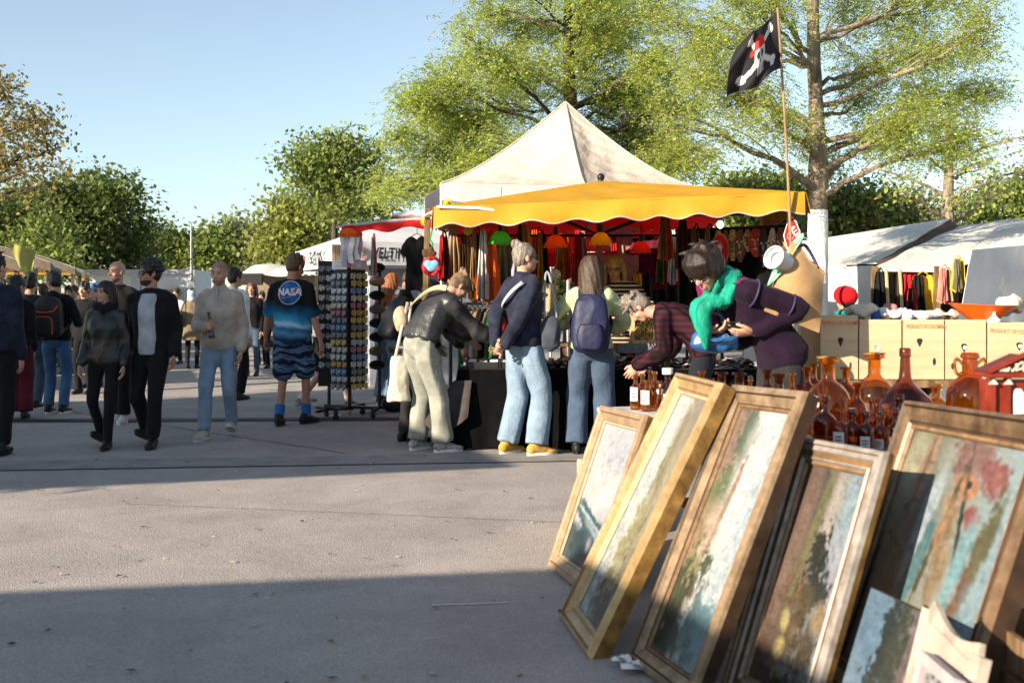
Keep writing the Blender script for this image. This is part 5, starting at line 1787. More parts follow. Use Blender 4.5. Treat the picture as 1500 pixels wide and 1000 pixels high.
# dropped cloth bits, white board and strings at the foot of the table
for px, py, lab in ((742, 655, 'pale plank lying on the ground under the black table'),):
    p = at(px, py, 2040 / (py - 442)); m = MB(); m.box((p.x, p.y + .3, .02), (.5, .07, .03), rot=Matrix.Rotation(R(8), 3, 'Z')); o = obj('plank', m, WOODL, None); tag(o, lab, 'plank')

# revolving rack of key rings
T = thing('display_rack', 'black revolving rack on castors hung with rows of small packets', 'display rack', (-1.66, 12.0, 0))
RKX, RKY, RW = at(512, 0, 12.0).x, 12.0, .30
FRK = Matrix.Translation((RKX, RKY, 0)) @ Matrix.Rotation(R(-38), 4, 'Z')
m = MB(); m.box((0, 0, 1.06), (RW - .03, RW - .03, 1.40), bev=.01); obj('panel', m, mat('rack_panel', (.015, .015, .016), rough=.5), T, frame=FRK)
m = MB(); m.tube([(0, 0, .10), (0, 0, .4)], .022, seg=10); obj('post', m, IRON, T, frame=FRK)
for k in range(4):
    a_ = k * PI / 2 + .3
    m = MB(); m.box((math.cos(a_) * .16, math.sin(a_) * .16, .13), (.34, .045, .035), rot=Matrix.Rotation(a_, 3, 'Z')); ft = obj('foot', m, IRON, T, frame=FRK)
    m = MB(); m.lathe([(0, -.014), (.034, -.014), (.038, 0), (.034, .014), (0, .014)], (math.cos(a_) * .31, math.sin(a_) * .31, .042), seg=14, axis=(math.cos(a_ + 1), math.sin(a_ + 1), 0)); m.box((math.cos(a_) * .31, math.sin(a_) * .31, .09), (.035, .035, .05)); obj('castor', m, IRON, ft, frame=FRK)
PK = [mat('packet_' + str(i), c, rough=.4, var=.5, vscale=60) for i, c in enumerate([(.75, .73, .7), (.7, .5, .15), (.5, .2, .28), (.2, .38, .6), (.55, .56, .6), (.75, .38, .1), (.25, .25, .27), (.65, .6, .45)])]
base = []
for i, mm in enumerate(PK):
    m = MB(); m.box((0, 0, 0), (.074, .014, .058), bev=.004); m.ell((0, -.012, -.03), (.02, .012, .016), seg=8, ring=5); m.tube([(0, .01, .028), (0, -.03, .03)], .003, seg=5)
    me = obj('packet', m, mm, None); base.append(me.data); bpy.data.objects.remove(me)
ROWC = [4, 6, 0, 4, 7, 2, 6, 3, 6, 1, 7, 0, 5, 3, 4, 6]
for face in (0, 1):
    for row in range(16):
        for cc in range(3):
            o = bpy.data.objects.new('packet', base[(ROWC[row] + (3 if face else 0)) % 8])
            link(o, T)
            ang = PI / 2 if face else 0
            M_ = WM[T.name].inverted() @ FRK @ Matrix.Rotation(ang, 4, 'Z') @ Matrix.Translation(((cc - 1) * .092, -RW / 2 - .012 - .012 * (row % 2), 1.66 - row * .085)) @ Matrix.Rotation(R(rr.uniform(-8, 8)), 4, 'Z')
            o.matrix_local = M_
            WM[o.name] = WM[T.name]
for face in (0, 1):
    m = MB(); m.box((0, -RW / 2 - .008, 1.79), (RW * .82, .006, .11)); place(m, Matrix.Rotation(PI / 2 * face, 4, 'Z')); sg = obj('sign_card', m, PAPER, T, frame=FRK, smooth=False)
    for k, tx in enumerate(['1 = 3,-', '2 = 5,-'] if face == 0 else ['5,-']):
        t = text_mb(tx, .05); place(t, Matrix.Rotation(PI / 2 * face, 4, 'Z') @ basis((0, -RW / 2 - .013, 1.815 - .045 * k), (1, 0, 0), (0, 0, 1))); obj('writing', t, INKR, sg, frame=FRK, sharp='open')
T = thing('wooden_crate', 'small pale slatted wood block on top of the packet rack', 'crate', (at(497, 0, 12.2).x, 12.2, 1.83))
for k in range(4):
    m = MB(); m.box((at(490 + k * 5.5, 0, 12.2).x, 12.2, 1.93), (.04, .12, .22)); obj('slat', m, WOODL, T)
m = MB(); m.box((at(498, 0, 12.2).x, 12.24, 1.84), (.17, .06, .02)); obj('base', m, WOODL, T)
# second rack with glasses behind it
T = thing('display_rack', 'flat black rack of small dark charms behind and left of the packet rack', 'display rack', (at(481, 0, 12.25).x, 12.3, 0))
FR2 = Matrix.Translation((at(481, 0, 12.25).x, 12.3, 0)) @ Matrix.Rotation(R(10), 4, 'Z')
m = MB(); m.box((0, 0, 1.1), (.26, .04, 1.5)); obj('panel', m, MATS['rack_panel'], T, frame=FR2)
m = MB(); m.tube([(0, 0, .08), (0, 0, .4)], .02); obj('post', m, IRON, T, frame=FR2)
for k in range(3):
    a_ = k * 2 * PI / 3
    m = MB(); m.box((math.cos(a_) * .14, math.sin(a_) * .14, .07), (.3, .04, .03), rot=Matrix.Rotation(a_, 3, 'Z')); obj('foot', m, IRON, T, frame=FR2)
for row in range(11):
    for cc in range(3):
        o = bpy.data.objects.new('charm', base[[6, 6, 4, 6, 0, 6, 7][(row * 3 + cc) % 7]]); link(o, T)
        o.matrix_local = WM[T.name].inverted() @ FR2 @ Matrix.Translation(((cc - 1) * .085, -.034, 1.76 - row * .115)) @ Matrix.Rotation(R(rr.uniform(-20, 20)), 4, 'Y'); WM[o.name] = WM[T.name]
# third rack seen edge on, right of the packet rack, with hats
T = thing('display_rack', 'narrow rack of caps and black bags right of the packet rack', 'display rack', (at(556, 0, 12.6).x, 12.6, 0))
cx_ = at(556, 0, 12.6).x
m = MB(); m.tube([(cx_, 12.6, .05), (cx_, 12.6, 1.8)], .02); obj('post', m, IRON, T)
for k in range(3):
    a_ = k * 2 * PI / 3 + .4
    m = MB(); m.tube([(cx_, 12.6, .06), (cx_ + .25 * math.cos(a_), 12.6 + .25 * math.sin(a_), .04)], .018, seg=8); obj('foot', m, IRON, T)
for k in range(8):
    z = 1.78 - k * .17
    m = MB(); m.ell((cx_ - .02, 12.52, z), (.10, .09, .06)); m.ell((cx_ - .02, 12.44, z - .03), (.09, .09, .012)); m.tube([(cx_, 12.6, z), (cx_ - .02, 12.5, z + .02)], .006)
    o = obj('cap', m, FAB[['black', 'tan', 'black', 'grey', 'black', 'black', 'olive', 'black'][k]], T)

# things hanging inside the right tent
for i, (px, py, Y, w_, h_, c, s2, lab) in enumerate([(1352, 405, 12.75, .36, .44, 'yellow', 'black', 'yellow and black flag cloth hanging in the right tent'), (1332, 400, 12.9, .22, .30, 'red', None, 'red cloth hanging in the middle of the right tent'),
                                                 (1318, 402, 12.6, .13, .38, 'black', 'brown', 'dark leather bag on a pole in the right tent'), (1290, 400, 12.8, .18, .42, 'black', None, 'black jacket hanging by the left post of the right tent'),
                                                 (1384, 395, 12.55, .17, .40, 'tan', 'pink', 'tan leather hide hanging by the right post of the right tent'), (1404, 382, 12.3, .16, .36, 'yellow', 'olive', 'yellow flowered cloth at the corner of the right tent'),
                                                 (1336, 425, 12.5, .16, .28, 'red', 'black', 'second smaller red cloth below the red cloth in the right tent'), (1305, 395, 13.2, .2, .5, 'olive', None, 'olive cloth at the back of the right tent')]):
    hang_cloth('hanging_cloth' if 'bag' not in lab else 'hanging_bag', lab, 'cloth' if 'bag' not in lab else 'bag', at(px, py - 8, Y), w_, h_, FAB[c], 40 + i, second=FAB[s2] if s2 else None, taper=.6)
for px, tilt, lab in ((1298, 8, 'slanting pale pole left inside the right tent'), (1318, -4, 'slanting pole in the middle of the right tent')):
    p = at(px, 400, 12.3)
    m = MB(); m.tube([(p.x + .1, 12.3, 0), (p.x, 12.3, p.z + .05)], .02, seg=8); o = obj('tent_pole', m, WOODL, None); tag(o, lab, 'pole')

# row of stalls on the left
def left_stall(label, X, Y, z, yaw, L=3.0, W=2.2, beam=WOOD, post_px=None, group='tarp roofed stalls in the left row'):
    T = thing('market_stall', label, 'market stall', (X, Y, 0), R(yaw), group)
    f = WM[T.name]
    # local: eave corner at origin, stall runs to +Y, roof rises towards -X
    mb = MB(); mb.grid(lambda u, v: V((-W * u, L * v, z + .40 * math.sin(u * PI * .62) - .05 * math.sin(PI * v) + .02 * math.sin(v * 15 + u * 5))), 10, 14); obj('roof', mb, TARPW, T, frame=f, solid=.008)
    mb = MB(); mb.grid(lambda u, v: V((-W * u, -.01, z + .40 * math.sin(u * PI * .62) - .16 * v)), 10, 3); obj('gable_flap', mb, TARPB, T, frame=f, solid=.006)
    mb = MB(); mb.box((-.04, L / 2, z - .08), (.05, L, .10)); obj('beam', mb, beam, T, frame=f)
    mb = MB(); mb.box((-W / 2, .03, z - .06), (W, .05, .09)); obj('beam', mb, beam, T, frame=f)
    for x in (-.05, -W + .05):
        for y in (.1, L - .1):
            mb = MB(); mb.box((x, y, (z - .1) / 2), (.07, .07, z - .1)); obj('post', mb, beam, T, frame=f)
    mb = MB(); mb.tube([(-.04, .1, z - .55), (-.5, .1, z - .1)], .025, seg=6); obj('brace', mb, IRON, T, frame=f)
    mb = MB(); mb.box((-W / 2 - .1, L / 2, .40), (W - .9, L - .5, .8)); obj('counter', mb, TARPB, T, frame=f)
    mb = MB(); mb.box((-W + .03, L / 2, z / 2), (.02, L, z - .3)); obj('back_wall', mb, GREYW, T, frame=f)


left_stall('nearest tarp roofed stall at the left frame edge', at(29, 0, 15).x, 15, 1.96, 20)
left_stall('second tarp roofed stall from the left frame edge', at(74, 0, 18.6).x, 18.6, 2.07, 20)
left_stall('third tarp roofed stall, just before the yellow framed one', at(110, 0, 22.4).x, 22.4, 2.1, 20)
left_stall('farthest left stall with yellow painted posts and beam', at(124, 0, 26).x, 26, 2.14, 20, beam=WOODY)
A, B, C_, D_ = at(8, 354, 14.2), at(50, 366, 14.4), at(52, 404, 14.4), at(36, 402, 14.3)
mb = MB(); mb.grid(lambda u, v: A.lerp(B, u).lerp(D_.lerp(C_, u), v) + V((0, .03 * math.sin(u * 8 + v * 5), 0)), 14, 14)
o = obj('hanging_banner', mb, mat('banner_yellow', (.50, .50, .16), col2=(.40, .34, .08), vscale=6, transl=.4, rough=.7), None, solid=.004); tag(o, 'yellow green cloth banner with red print on the left stall corner', 'banner')

# added stalls, unseen past the left edge, shaped to shade foreground and walkers
def shade_stall(label, c, ex_, ey_, h, walls=True):
    """unseen tarp stall added as shade caster: near corner c, edges ex_ and ey_ on the ground"""
    c, ex_, ey_ = V((c[0], c[1], 0)), V((ex_[0], ex_[1], 0)), V((ey_[0], ey_[1], 0))
    T = thing('market_stall', label, 'market stall', c + (ex_ + ey_) / 2)
    H_ = V((0, 0, h))
    mb = MB(); mb.grid(lambda u, v: c + ex_ * u + ey_ * v + H_ + V((0, 0, .25 * math.sin(PI * u) * 0 - .0)), 4, 4); obj('roof', mb, WT, T, solid=.02)
    for a_, b_ in ((c, c + ex_), (c + ex_, c + ex_ + ey_), (c + ey_, c + ex_ + ey_), (c, c + ey_)) if walls else ():
        mb = MB(); mb.grid(lambda u, v: a_.lerp(b_, u) + H_ * (.02 + .975 * v), 6, 4); obj('wall', mb, WT, T, solid=.01)
    for p_ in ((c, c + ex_, c + ey_, c + ex_ + ey_) if walls else (c + ex_ * .5 + ey_ * .3, c + ex_, c + ey_, c + ex_ + ey_)):
        mb = MB(); mb.tube([p_, p_ + H_], .03, seg=8); obj('leg', mb, STEEL, T)


shade_stall('long open white canopy added outside the frame to shade the walkers', (-5.59, 3.72), (-9.0, -2.5), (-2.6, 6.5), 2.6, False)
shade_stall('closed white stall added left of the camera to shade the foreground pavement', (-4.96, .56), (-3.9, -.62), (1.5, -3.6), 2.6)
for i, (x, y, lab) in enumerate([(-10.6, 3.3, 'added leafy shade tree beside the closed stall, nearest the camera'), (-11.9, 3.5, 'added leafy shade tree behind the closed stall, second from camera'), (-13.4, 5.8, 'added leafy shade tree farthest behind the closed stall')]):  # unseen trees added to keep the sun off the walkers
    b = V((x, y, 0))
    cl_ = [(V((x + rr.uniform(-.5, .5), y + rr.uniform(-.5, .5), z)), (1.1, 1.1, .8), 1) for z in (2.2, 2.9, 3.6, 4.3, 5.0, 5.7, 6.3)]
    tree('shade_tree', lab, b, [(b, .16), (V((x, y, 2)), .14), (V((x, y, 4)), .1), (V((x, y, 6.3)), .04)], cl_, .20, MG, BARKD, 70 + i, twigs=14, per=9, spread=.35, flat=.8, twig_r=.016, sub=1, group='added shade trees left of the frame')
# ---------------------------------------------------------------- painted canvases
def paint(nu, nv, seed, bg, shapes, streak=(0, 0)):
    """colours of a canvas: background ramp along v, then soft noisy shapes (cx, cy, rx, ry, angle, colour, softness, roughness)"""
    u, v = np.meshgrid(np.linspace(0, 1, nu + 1), np.linspace(0, 1, nv + 1))
    asp = nv / nu
    n1 = fbm(u * 5, v * 5 * asp, seed); n2 = fbm(u * 16, v * 16 * asp, seed + 9, 3); n3 = fbm(u * 40, v * 40 * asp, seed + 19, 2)
    ang, ks = streak
    col = np.zeros(u.shape + (3,))
    axis = u * math.cos(ang) + v * math.sin(ang)
    t = np.clip(axis + (n1 - .5) * .35, 0, 1)
    for k in range(3): col[..., k] = np.interp(t, [b[0] for b in bg], [b[1][k] for b in bg])
    for (cx, cy, rx, ry, a, c, soft, rough) in shapes:
        a = R(a)
        dx, dy = u - cx, (v - cy) * asp
        ry_ = ry * asp
        p, q = dx * math.cos(a) + dy * math.sin(a), -dx * math.sin(a) + dy * math.cos(a)
        d = np.sqrt((p / rx) ** 2 + (q / ry_) ** 2) + (n1 - .5) * rough * 1.6 + (n2 - .5) * rough * 1.5 + (n3 - .5) * rough
        w = np.clip((1 + soft - d) / (2 * soft), 0, 1)[..., None]
        tint = 1 + (n2 - .5)[..., None] * .6 + (n3 - .5)[..., None] * .3
        col = col * (1 - w) + np.array(c) * tint * w
    s_ = np.sin((u * math.cos(ang + 1.57) + v * asp * math.sin(ang + 1.57)) * 150 + n1 * 22)
    col *= (1 + .05 * s_ + .22 * (n3 - .5))[..., None]
    g_ = col.mean(-1, keepdims=True)
    return np.clip((col * .82 + g_ * .18) * .45, .004, .95).reshape(-1, 3)


PAINT = mat('oil_paint', (1, 1, 1), attr='paint', rough=.30, var=.03, bump=.35, bscale=160, spec=.35, bdist=.002)
BACKB = mat('back_board', (.06, .04, .025), rough=.9, var=.2)


def frame_mats(k, c, metal, rough, c2=None):
    return mat('frame_' + k, c, rough=rough, metal=metal, var=.25, vscale=14, stretch=(1, 1, 1), bump=.25, bscale=70, col2=c2)


def rect_pose(bl, th, la, rho, h, w):
    b = V((math.sin(th), -math.cos(th), 0)); n_ = V((math.cos(th), math.sin(th), 0))
    u = n_ * math.sin(la) + V((0, 0, math.cos(la)))
    Rr = b * math.cos(rho) + u * math.sin(rho); U = -b * math.sin(rho) + u * math.cos(rho)
    return basis(bl, Rr, U), Rr.cross(U)


def painting(label, pose, prof, fm, sidem, cols, nu, nv, depth=.05, h=1, w=.5, inner=None, innerm=None):
    """framed picture: mitred moulding swept round the rectangle, canvas sunk inside; local x right, y up, z to the viewer"""
    M, n_ = pose
    T = thing('framed_painting', label, 'painting', M.translation.copy())
    corners = lambda o: [V((o, o, 0)), V((w - o, o, 0)), V((w - o, h - o, 0)), V((o, h - o, 0))]
    mb = MB()
    rs = []
    for (o, z) in prof: rs.append([p + V((0, 0, z)) for p in corners(o)])
    for i in range(len(prof) - 1):
        a, b = rs[i], rs[i + 1]
        for k in range(4):
            k2 = (k + 1) % 4
            mb.poly([a[k], a[k2], b[k2], b[k]], mi=1 if i in (2, 5) else 0)
    fo = obj('frame', mb, [fm, sidem if sidem is not GILTS else GROOVE], T, frame=M, smooth=False, sharp='open')
    o = prof[0][0]
    mb = MB()
    a, b = [p + V((0, 0, prof[0][1])) for p in corners(prof[0][0])], [p + V((0, 0, -depth)) for p in corners(.004)]
    for k in range(4): mb.poly([b[k], b[(k + 1) % 4], a[(k + 1) % 4], a[k]])
    obj('frame_side', mb, sidem, T, frame=M, smooth=False, sharp='open')
    mb = MB(); mb.poly([p + V((0, 0, -depth + .004)) for p in reversed(corners(.01))]); obj('back_board', mb, BACKB, T, frame=M, smooth=False, sharp='open')
    oi, zi = prof[-1]
    if inner:
        mb = MB()
        a, b, c = [p + V((0, 0, zi + .002)) for p in corners(oi - .002)], [p + V((0, 0, zi + .006)) for p in corners(oi + inner * .6)], [p + V((0, 0, zi - .006)) for p in corners(oi + inner)]
        for s_, t_ in ((a, b), (b, c)):
            for k in range(4): mb.poly([s_[k], s_[(k + 1) % 4], t_[(k + 1) % 4], t_[k]])
        obj('inner_slip', mb, innerm, T, frame=M, smooth=False, sharp='open')
        oi += inner - .004; zi -= .006
    mb = MB(); mb.grid(lambda x, y: V((oi + (w - 2 * oi) * x, oi + (h - 2 * oi) * y, zi - .003)), nu, nv)
    obj('canvas', mb, PAINT, T, frame=M, cols=cols, smooth=False, sharp='open')
    return T


def S3(*a): return srgb(*a)
OAKM = frame_mats('oak', (.28, .195, .125), .0, .42, (.20, .13, .07))
GILT = frame_mats('gilt', (.38, .265, .13), .3, .36, (.28, .17, .07))
GILTS = frame_mats('gilt_side', (.28, .16, .045), .35, .35, (.11, .06, .02))
SILV = frame_mats('silver_wood', (.27, .24, .215), .1, .40, (.12, .10, .085))
DKG = frame_mats('walnut_gilt', (.16, .10, .055), .15, .38, (.07, .04, .02))
DKBR = frame_mats('dark_brown', (.045, .025, .015), .0, .5)
UMB = frame_mats('umber_gilt', (.25, .175, .105), .15, .36, (.10, .065, .035))
GROOVE = frame_mats('groove', (.20, .11, .045), .2, .4, (.09, .05, .02))
SLIP = mat('slip_cream', (.44, .35, .23), rough=.6, var=.15, vscale=20)
SLIPD = mat('slip_wood', (.24, .14, .07), rough=.5, var=.25, vscale=16)

prof_flat = [(0, -.004), (.004, .012), (.03, .018), (.036, .010), (.055, .004), (.07, -.004), (.074, -.012)]
prof_gilt = [(0, .0), (.008, .022), (.022, .026), (.030, .014), (.048, .004), (.062, .0), (.068, .006), (.076, -.008)]
prof_broad = [(0, .0), (.006, .018), (.018, .024), (.026, .016), (.05, .012), (.07, .002), (.078, .006), (.086, -.006)]
prof_step = [(0, -.004), (.006, .014), (.020, .018), (.024, .010), (.040, .012), (.046, .002), (.064, .0), (.070, .004), (.078, -.012)]

c1 = paint(90, 130, 3, [(0, (.05, .11, .14)), (.16, (.06, .13, .17)), (.24, (.14, .24, .28)), (.34, (.55, .56, .62)), (.55, (.70, .70, .70)), (1, (.62, .66, .70))], [
    (.3, .62, .5, .10, 20, (.78, .74, .72), .5, .5), (.7, .8, .5, .12, -10, (.56, .60, .68), .6, .5), (.6, .5, .6, .08, 25, (.80, .80, .80), .5, .5),
    (.45, .30, .75, .07, -14, (.05, .15, .20), .15, .35), (.35, .335, .5, .014, -12, (.55, .66, .70), .5, .9), (.7, .25, .4, .02, -14, (.35, .45, .50), .6, 1.0), (.5, .1, .8, .10, -14, (.035, .085, .11), .3, .3), (.62, .16, .06, .04, 0, (.45, .40, .42), .5, .8)], (PI / 2, 1))
painting('leftmost framed seascape with pale cloudy sky and narrow oak frame', rect_pose((.190, 5.285, 0), .234, .348, .027, .871, .648), prof_flat, OAKM, GILTS, c1, 90, 130, .045, .871, .648, .012, SLIP)

c2 = paint(80, 190, 13, [(0, (.66, .66, .60)), (.35, (.70, .72, .66)), (.55, (.50, .46, .30)), (1, (.36, .28, .16))], [
    (.10, .5, .22, .55, -4, (.68, .72, .70), .5, .4), (.05, .2, .2, .3, 0, (.52, .60, .60), .5, .4), (.75, .85, .3, .16, 0, (.32, .26, .19), .4, .6), (.62, .70, .18, .22, 6, (.36, .30, .14), .3, .9), (.55, .45, .16, .10, 0, (.42, .38, .15), .35, 1.1), (.45, .30, .16, .09, 0, (.40, .37, .16), .35, 1.2),
    (.48, .18, .2, .07, 0, (.33, .32, .14), .35, 1.1), (.80, .5, .12, .4, 5, (.48, .40, .24), .4, .7), (.95, .4, .12, .5, 5, (.58, .46, .26), .4, .5), (.85, .25, .2, .12, 0, (.30, .26, .13), .4, .9), (.7, .08, .5, .09, 0, (.13, .13, .10), .5, .8), (.66, .36, .012, .1, 8, (.10, .08, .05), .4, .8), (.72, .44, .010, .09, -8, (.10, .08, .05), .4, .8), (.3, .62, .1, .03, 10, (.55, .62, .66), .6, .6)], (0, 1))
painting('tall gilt framed landscape of pale sky and olive trees, second from left', rect_pose((.218, 4.416, 0), .169, .465, -.009, 1.173, .525), prof_gilt, GILT, GILTS, c2, 80, 190, .058, 1.173, .525, .012, SLIP)

c3 = paint(90, 200, 23, [(0, (.34, .24, .17)), (.25, (.42, .33, .22)), (.45, (.62, .64, .60)), (1, (.72, .74, .72))], [
    (.10, .9, .16, .2, 0, (.33, .22, .17), .3, .4), (.34, .88, .16, .13, 12, (.14, .20, .14), .16, .6), (.26, .70, .12, .08, 20, (.16, .22, .11), .25, 1.), (.12, .62, .12, .12, 0, (.20, .24, .11), .3, .9), (.72, .75, .3, .3, -5, (.74, .77, .76), .5, .4), (.95, .6, .2, .4, -6, (.52, .62, .66), .5, .4),
    (.20, .48, .20, .12, -14, (.58, .46, .32), .25, .4), (.42, .62, .04, .22, -9, (.45, .27, .18), .3, .5), (.08, .42, .10, .16, 0, (.38, .26, .14), .4, .6), (.22, .32, .22, .08, -16, (.30, .28, .12), .3, .8), (.46, .36, .09, .065, 0, (.07, .11, .05), .25, 1.2), (.38, .30, .055, .045, -14, (.68, .65, .58), .12, .2), (.35, .262, .07, .030, -18, (.16, .08, .05), .15, .3),
    (.12, .20, .24, .14, 0, (.07, .09, .05), .35, .9), (.75, .25, .24, .12, -20, (.50, .58, .62), .4, .5), (.72, .13, .26, .12, -15, (.09, .24, .29), .2, .4), (.92, .10, .2, .16, 0, (.14, .30, .36), .3, .4), (.25, .06, .4, .07, 0, (.035, .05, .035), .4, .7), (.55, .18, .08, .14, -8, (.10, .20, .20), .3, .6)], (0, 1))
painting('gilt framed landscape with farmhouse and wide pale sky, third from left', rect_pose((.446, 3.893, 0), .268, .421, .036, 1.132, .524), prof_flat, UMB, DKBR, c3, 90, 200, .055, 1.132, .524, .012, SLIPD)

c4_ = paint(100, 180, 33, [(0, (.20, .12, .09)), (.3, (.17, .12, .09)), (.55, (.22, .20, .17)), (1, (.34, .38, .42))], [
    (.85, .78, .3, .3, 0, (.36, .38, .44), .4, .3), (.62, .8, .1, .25, -12, (.44, .38, .32), .5, .4), (.95, .9, .2, .2, -8, (.26, .38, .44), .5, .3), (.33, .86, .10, .14, -8, (.10, .09, .09), .25, .5), (.16, .55, .12, .5, -6, (.25, .16, .12), .4, .3), (.38, .66, .07, .4, -10, (.20, .19, .08), .4, .5),
    (.62, .52, .20, .14, 10, (.035, .045, .035), .22, 1.0), (.78, .47, .15, .06, 30, (.04, .05, .04), .25, 1.0), (.52, .62, .1, .1, -10, (.045, .05, .035), .25, 1.), (.55, .40, .14, .10, 0, (.12, .10, .05), .4, .9), (.45, .27, .2, .13, 0, (.16, .11, .055), .4, .7), (.34, .30, .08, .05, 20, (.52, .42, .17), .25, .4), (.36, .17, .09, .05, -10, (.55, .42, .16), .25, .4), (.42, .06, .07, .035, 0, (.40, .32, .12), .3, .5),
    (.75, .2, .2, .16, 0, (.10, .075, .045), .4, .8), (.85, .35, .1, .06, 0, (.34, .24, .12), .4, .8), (.1, .15, .2, .2, 0, (.17, .11, .08), .5, .4), (.6, .03, .5, .05, 0, (.05, .045, .035), .5, .6), (.40, .52, .012, .12, 12, (.28, .20, .09), .4, .6), (.3, .5, .01, .1, -20, (.30, .08, .05), .4, .6), (.46, .46, .01, .08, -25, (.28, .1, .06), .4, .6)], (0, 1))
painting('silvery wood framed dark forest scene with yellow light spots, fourth from left', rect_pose((.7325, 3.581, 0), .365, .351, .013, .935, .478), prof_step, SILV, GILTS, c4_, 100, 180, .03, .935, .478, .014, SLIPD)

c5 = paint(140, 180, 43, [(0, (.16, .17, .10)), (.3, (.28, .27, .18)), (.6, (.40, .42, .36)), (1, (.36, .52, .55))], [
    (.10, .85, .10, .2, -6, (.48, .46, .28), .3, .5), (.05, .7, .1, .2, 0, (.50, .44, .26), .4, .5), (.22, .78, .055, .24, -8, (.52, .32, .18), .18, .3), (.22, .84, .012, .16, -8, (.28, .15, .09), .5, .5), (.17, .68, .03, .02, 0, (.25, .14, .08), .3, .4), (.24, .72, .04, .006, 0, (.26, .13, .08), .5, .4), (.23, .80, .04, .006, 0, (.26, .13, .08), .5, .4), (.25, .88, .04, .006, 0, (.26, .13, .08), .5, .4),
    (.42, .88, .10, .09, 0, (.36, .38, .30), .3, .9), (.62, .94, .14, .07, 0, (.34, .17, .14), .3, .7), (.80, .87, .09, .07, 20, (.38, .13, .11), .25, .6), (.62, .82, .10, .05, -10, (.60, .26, .12), .15, .4), (.63, .835, .02, .016, 0, (.06, .04, .04), .2, .2), (.54, .74, .06, .05, 0, (.56, .38, .22), .25, .6), (.72, .72, .06, .05, 10, (.40, .12, .10), .25, .6),
    (.36, .66, .06, .20, -10, (.50, .62, .68), .22, .3), (.40, .42, .05, .26, -8, (.12, .30, .34), .2, .4), (.33, .52, .03, .16, -10, (.46, .58, .66), .3, .4), (.48, .50, .02, .3, -10, (.13, .13, .06), .3, .9), (.56, .60, .06, .12, 10, (.58, .30, .14), .25, .7), (.60, .45, .08, .2, 0, (.42, .30, .16), .35, .8), (.62, .28, .12, .12, 0, (.46, .36, .20), .35, .7), (.58, .18, .12, .08, 0, (.50, .40, .24), .4, .6),
    (.15, .42, .14, .14, 0, (.10, .12, .06), .3, 1.0), (.2, .25, .16, .12, 0, (.09, .09, .05), .35, 1.0), (.3, .16, .02, .1, -6, (.40, .38, .36), .25, .4), (.36, .14, .02, .1, 0, (.30, .24, .2), .3, .5), (.66, .66, .016, .2, 12, (.05, .07, .06), .4, .6), (.74, .58, .05, .06, 0, (.06, .10, .06), .3, 1.1), (.86, .62, .06, .2, -8, (.17, .17, .08), .25, .6), (.80, .42, .06, .2, -10, (.26, .15, .09), .3, .7), (.76, .28, .05, .1, -10, (.34, .32, .14), .3, .8),
    (.72, .52, .05, .22, -8, (.24, .50, .55), .35, .5), (.90, .25, .10, .3, -6, (.28, .50, .56), .4, .4), (.97, .6, .05, .4, -6, (.34, .50, .58), .4, .4), (.5, .04, .5, .06, 0, (.16, .14, .08), .5, .8)], (0, 1))
painting('large brown framed colourful village landscape at the right', rect_pose((1.134, 3.775, 0), .003, .336, .046, 1.052, 1.022), prof_broad, DKG, DKBR, c5, 140, 180, .06, 1.052, 1.022, .016, SLIPD)

# unframed canvas and a small worn frame lying in front of the largest picture
import itertools
def quad_pose(tl, tr, bl):
    return basis(bl, V(tr) - V(tl), V(tl) - V(bl))
c6 = paint(90, 120, 53, [(0, (.13, .24, .36)), (.4, (.16, .25, .34)), (.62, (.12, .14, .12)), (.85, (.34, .25, .22)), (1, (.5, .5, .52))], [
    (.2, .6, .25, .6, 0, (.14, .26, .38), .5, .3), (.05, .3, .15, .3, 0, (.22, .32, .42), .5, .3), (.52, .72, .16, .3, -6, (.035, .045, .04), .25, 1.0), (.46, .45, .14, .2, 0, (.05, .055, .04), .3, 1.1), (.62, .5, .14, .5, -6, (.07, .075, .05), .3, .8), (.35, .2, .16, .1, 0, (.04, .045, .05), .3, 1.1), (.30, .36, .12, .025, 10, (.30, .38, .46), .4, .6),
    (.80, .5, .05, .6, -5, (.20, .13, .13), .3, .5), (.90, .5, .04, .6, -6, (.55, .54, .54), .3, .7), (.98, .5, .05, .7, -6, (.40, .30, .20), .3, .6), (.55, .12, .1, .12, 0, (.34, .34, .36), .4, .9)], (0, 1))
tl6, tr6 = at(1276, 860, 3.02), at(1366, 903, 2.70)
d6 = (tr6 - tl6)
up6 = V((.30, .22, .93)).normalized()
n6 = d6.cross(up6).normalized(); up6 = n6.cross(d6).normalized()
h6, w6 = .52, d6.length
M6 = basis(tl6 - up6 * h6, d6, up6)
T = thing('canvas_painting', 'unframed canvas of dark trees against blue sky leaning before the village painting', 'painting', M6.translation.copy())
m = MB(); m.grid(lambda x, y: V((w6 * x, h6 * y, 0)), 90, 120); obj('canvas', m, PAINT, T, frame=M6, cols=c6, smooth=False, sharp='open')
SIDEC = mat('canvas_side', (.20, .12, .06), rough=.8, var=.3)
m = MB()
for a, b in (((0, 0), (w6, 0)), ((w6, 0), (w6, h6)), ((w6, h6), (0, h6)), ((0, h6), (0, 0))): m.poly([V((a[0], a[1], -.04)), V((b[0], b[1], -.04)), V((b[0], b[1], 0)), V((a[0], a[1], 0))])
obj('stretcher_side', m, SIDEC, T, frame=M6, smooth=False, sharp='open')
m = MB(); m.poly([V((0, 0, -.04)), V((0, h6, -.04)), V((w6, h6, -.04)), V((w6, 0, -.04))]); obj('back', m, BACKB, T, frame=M6, smooth=False)
WORN = mat('worn_frame', (.44, .36, .29), rough=.75, var=.25, vscale=12, bump=.3)
a7, b7 = at(1366, 890, 2.68), at(1438, 958, 2.42)
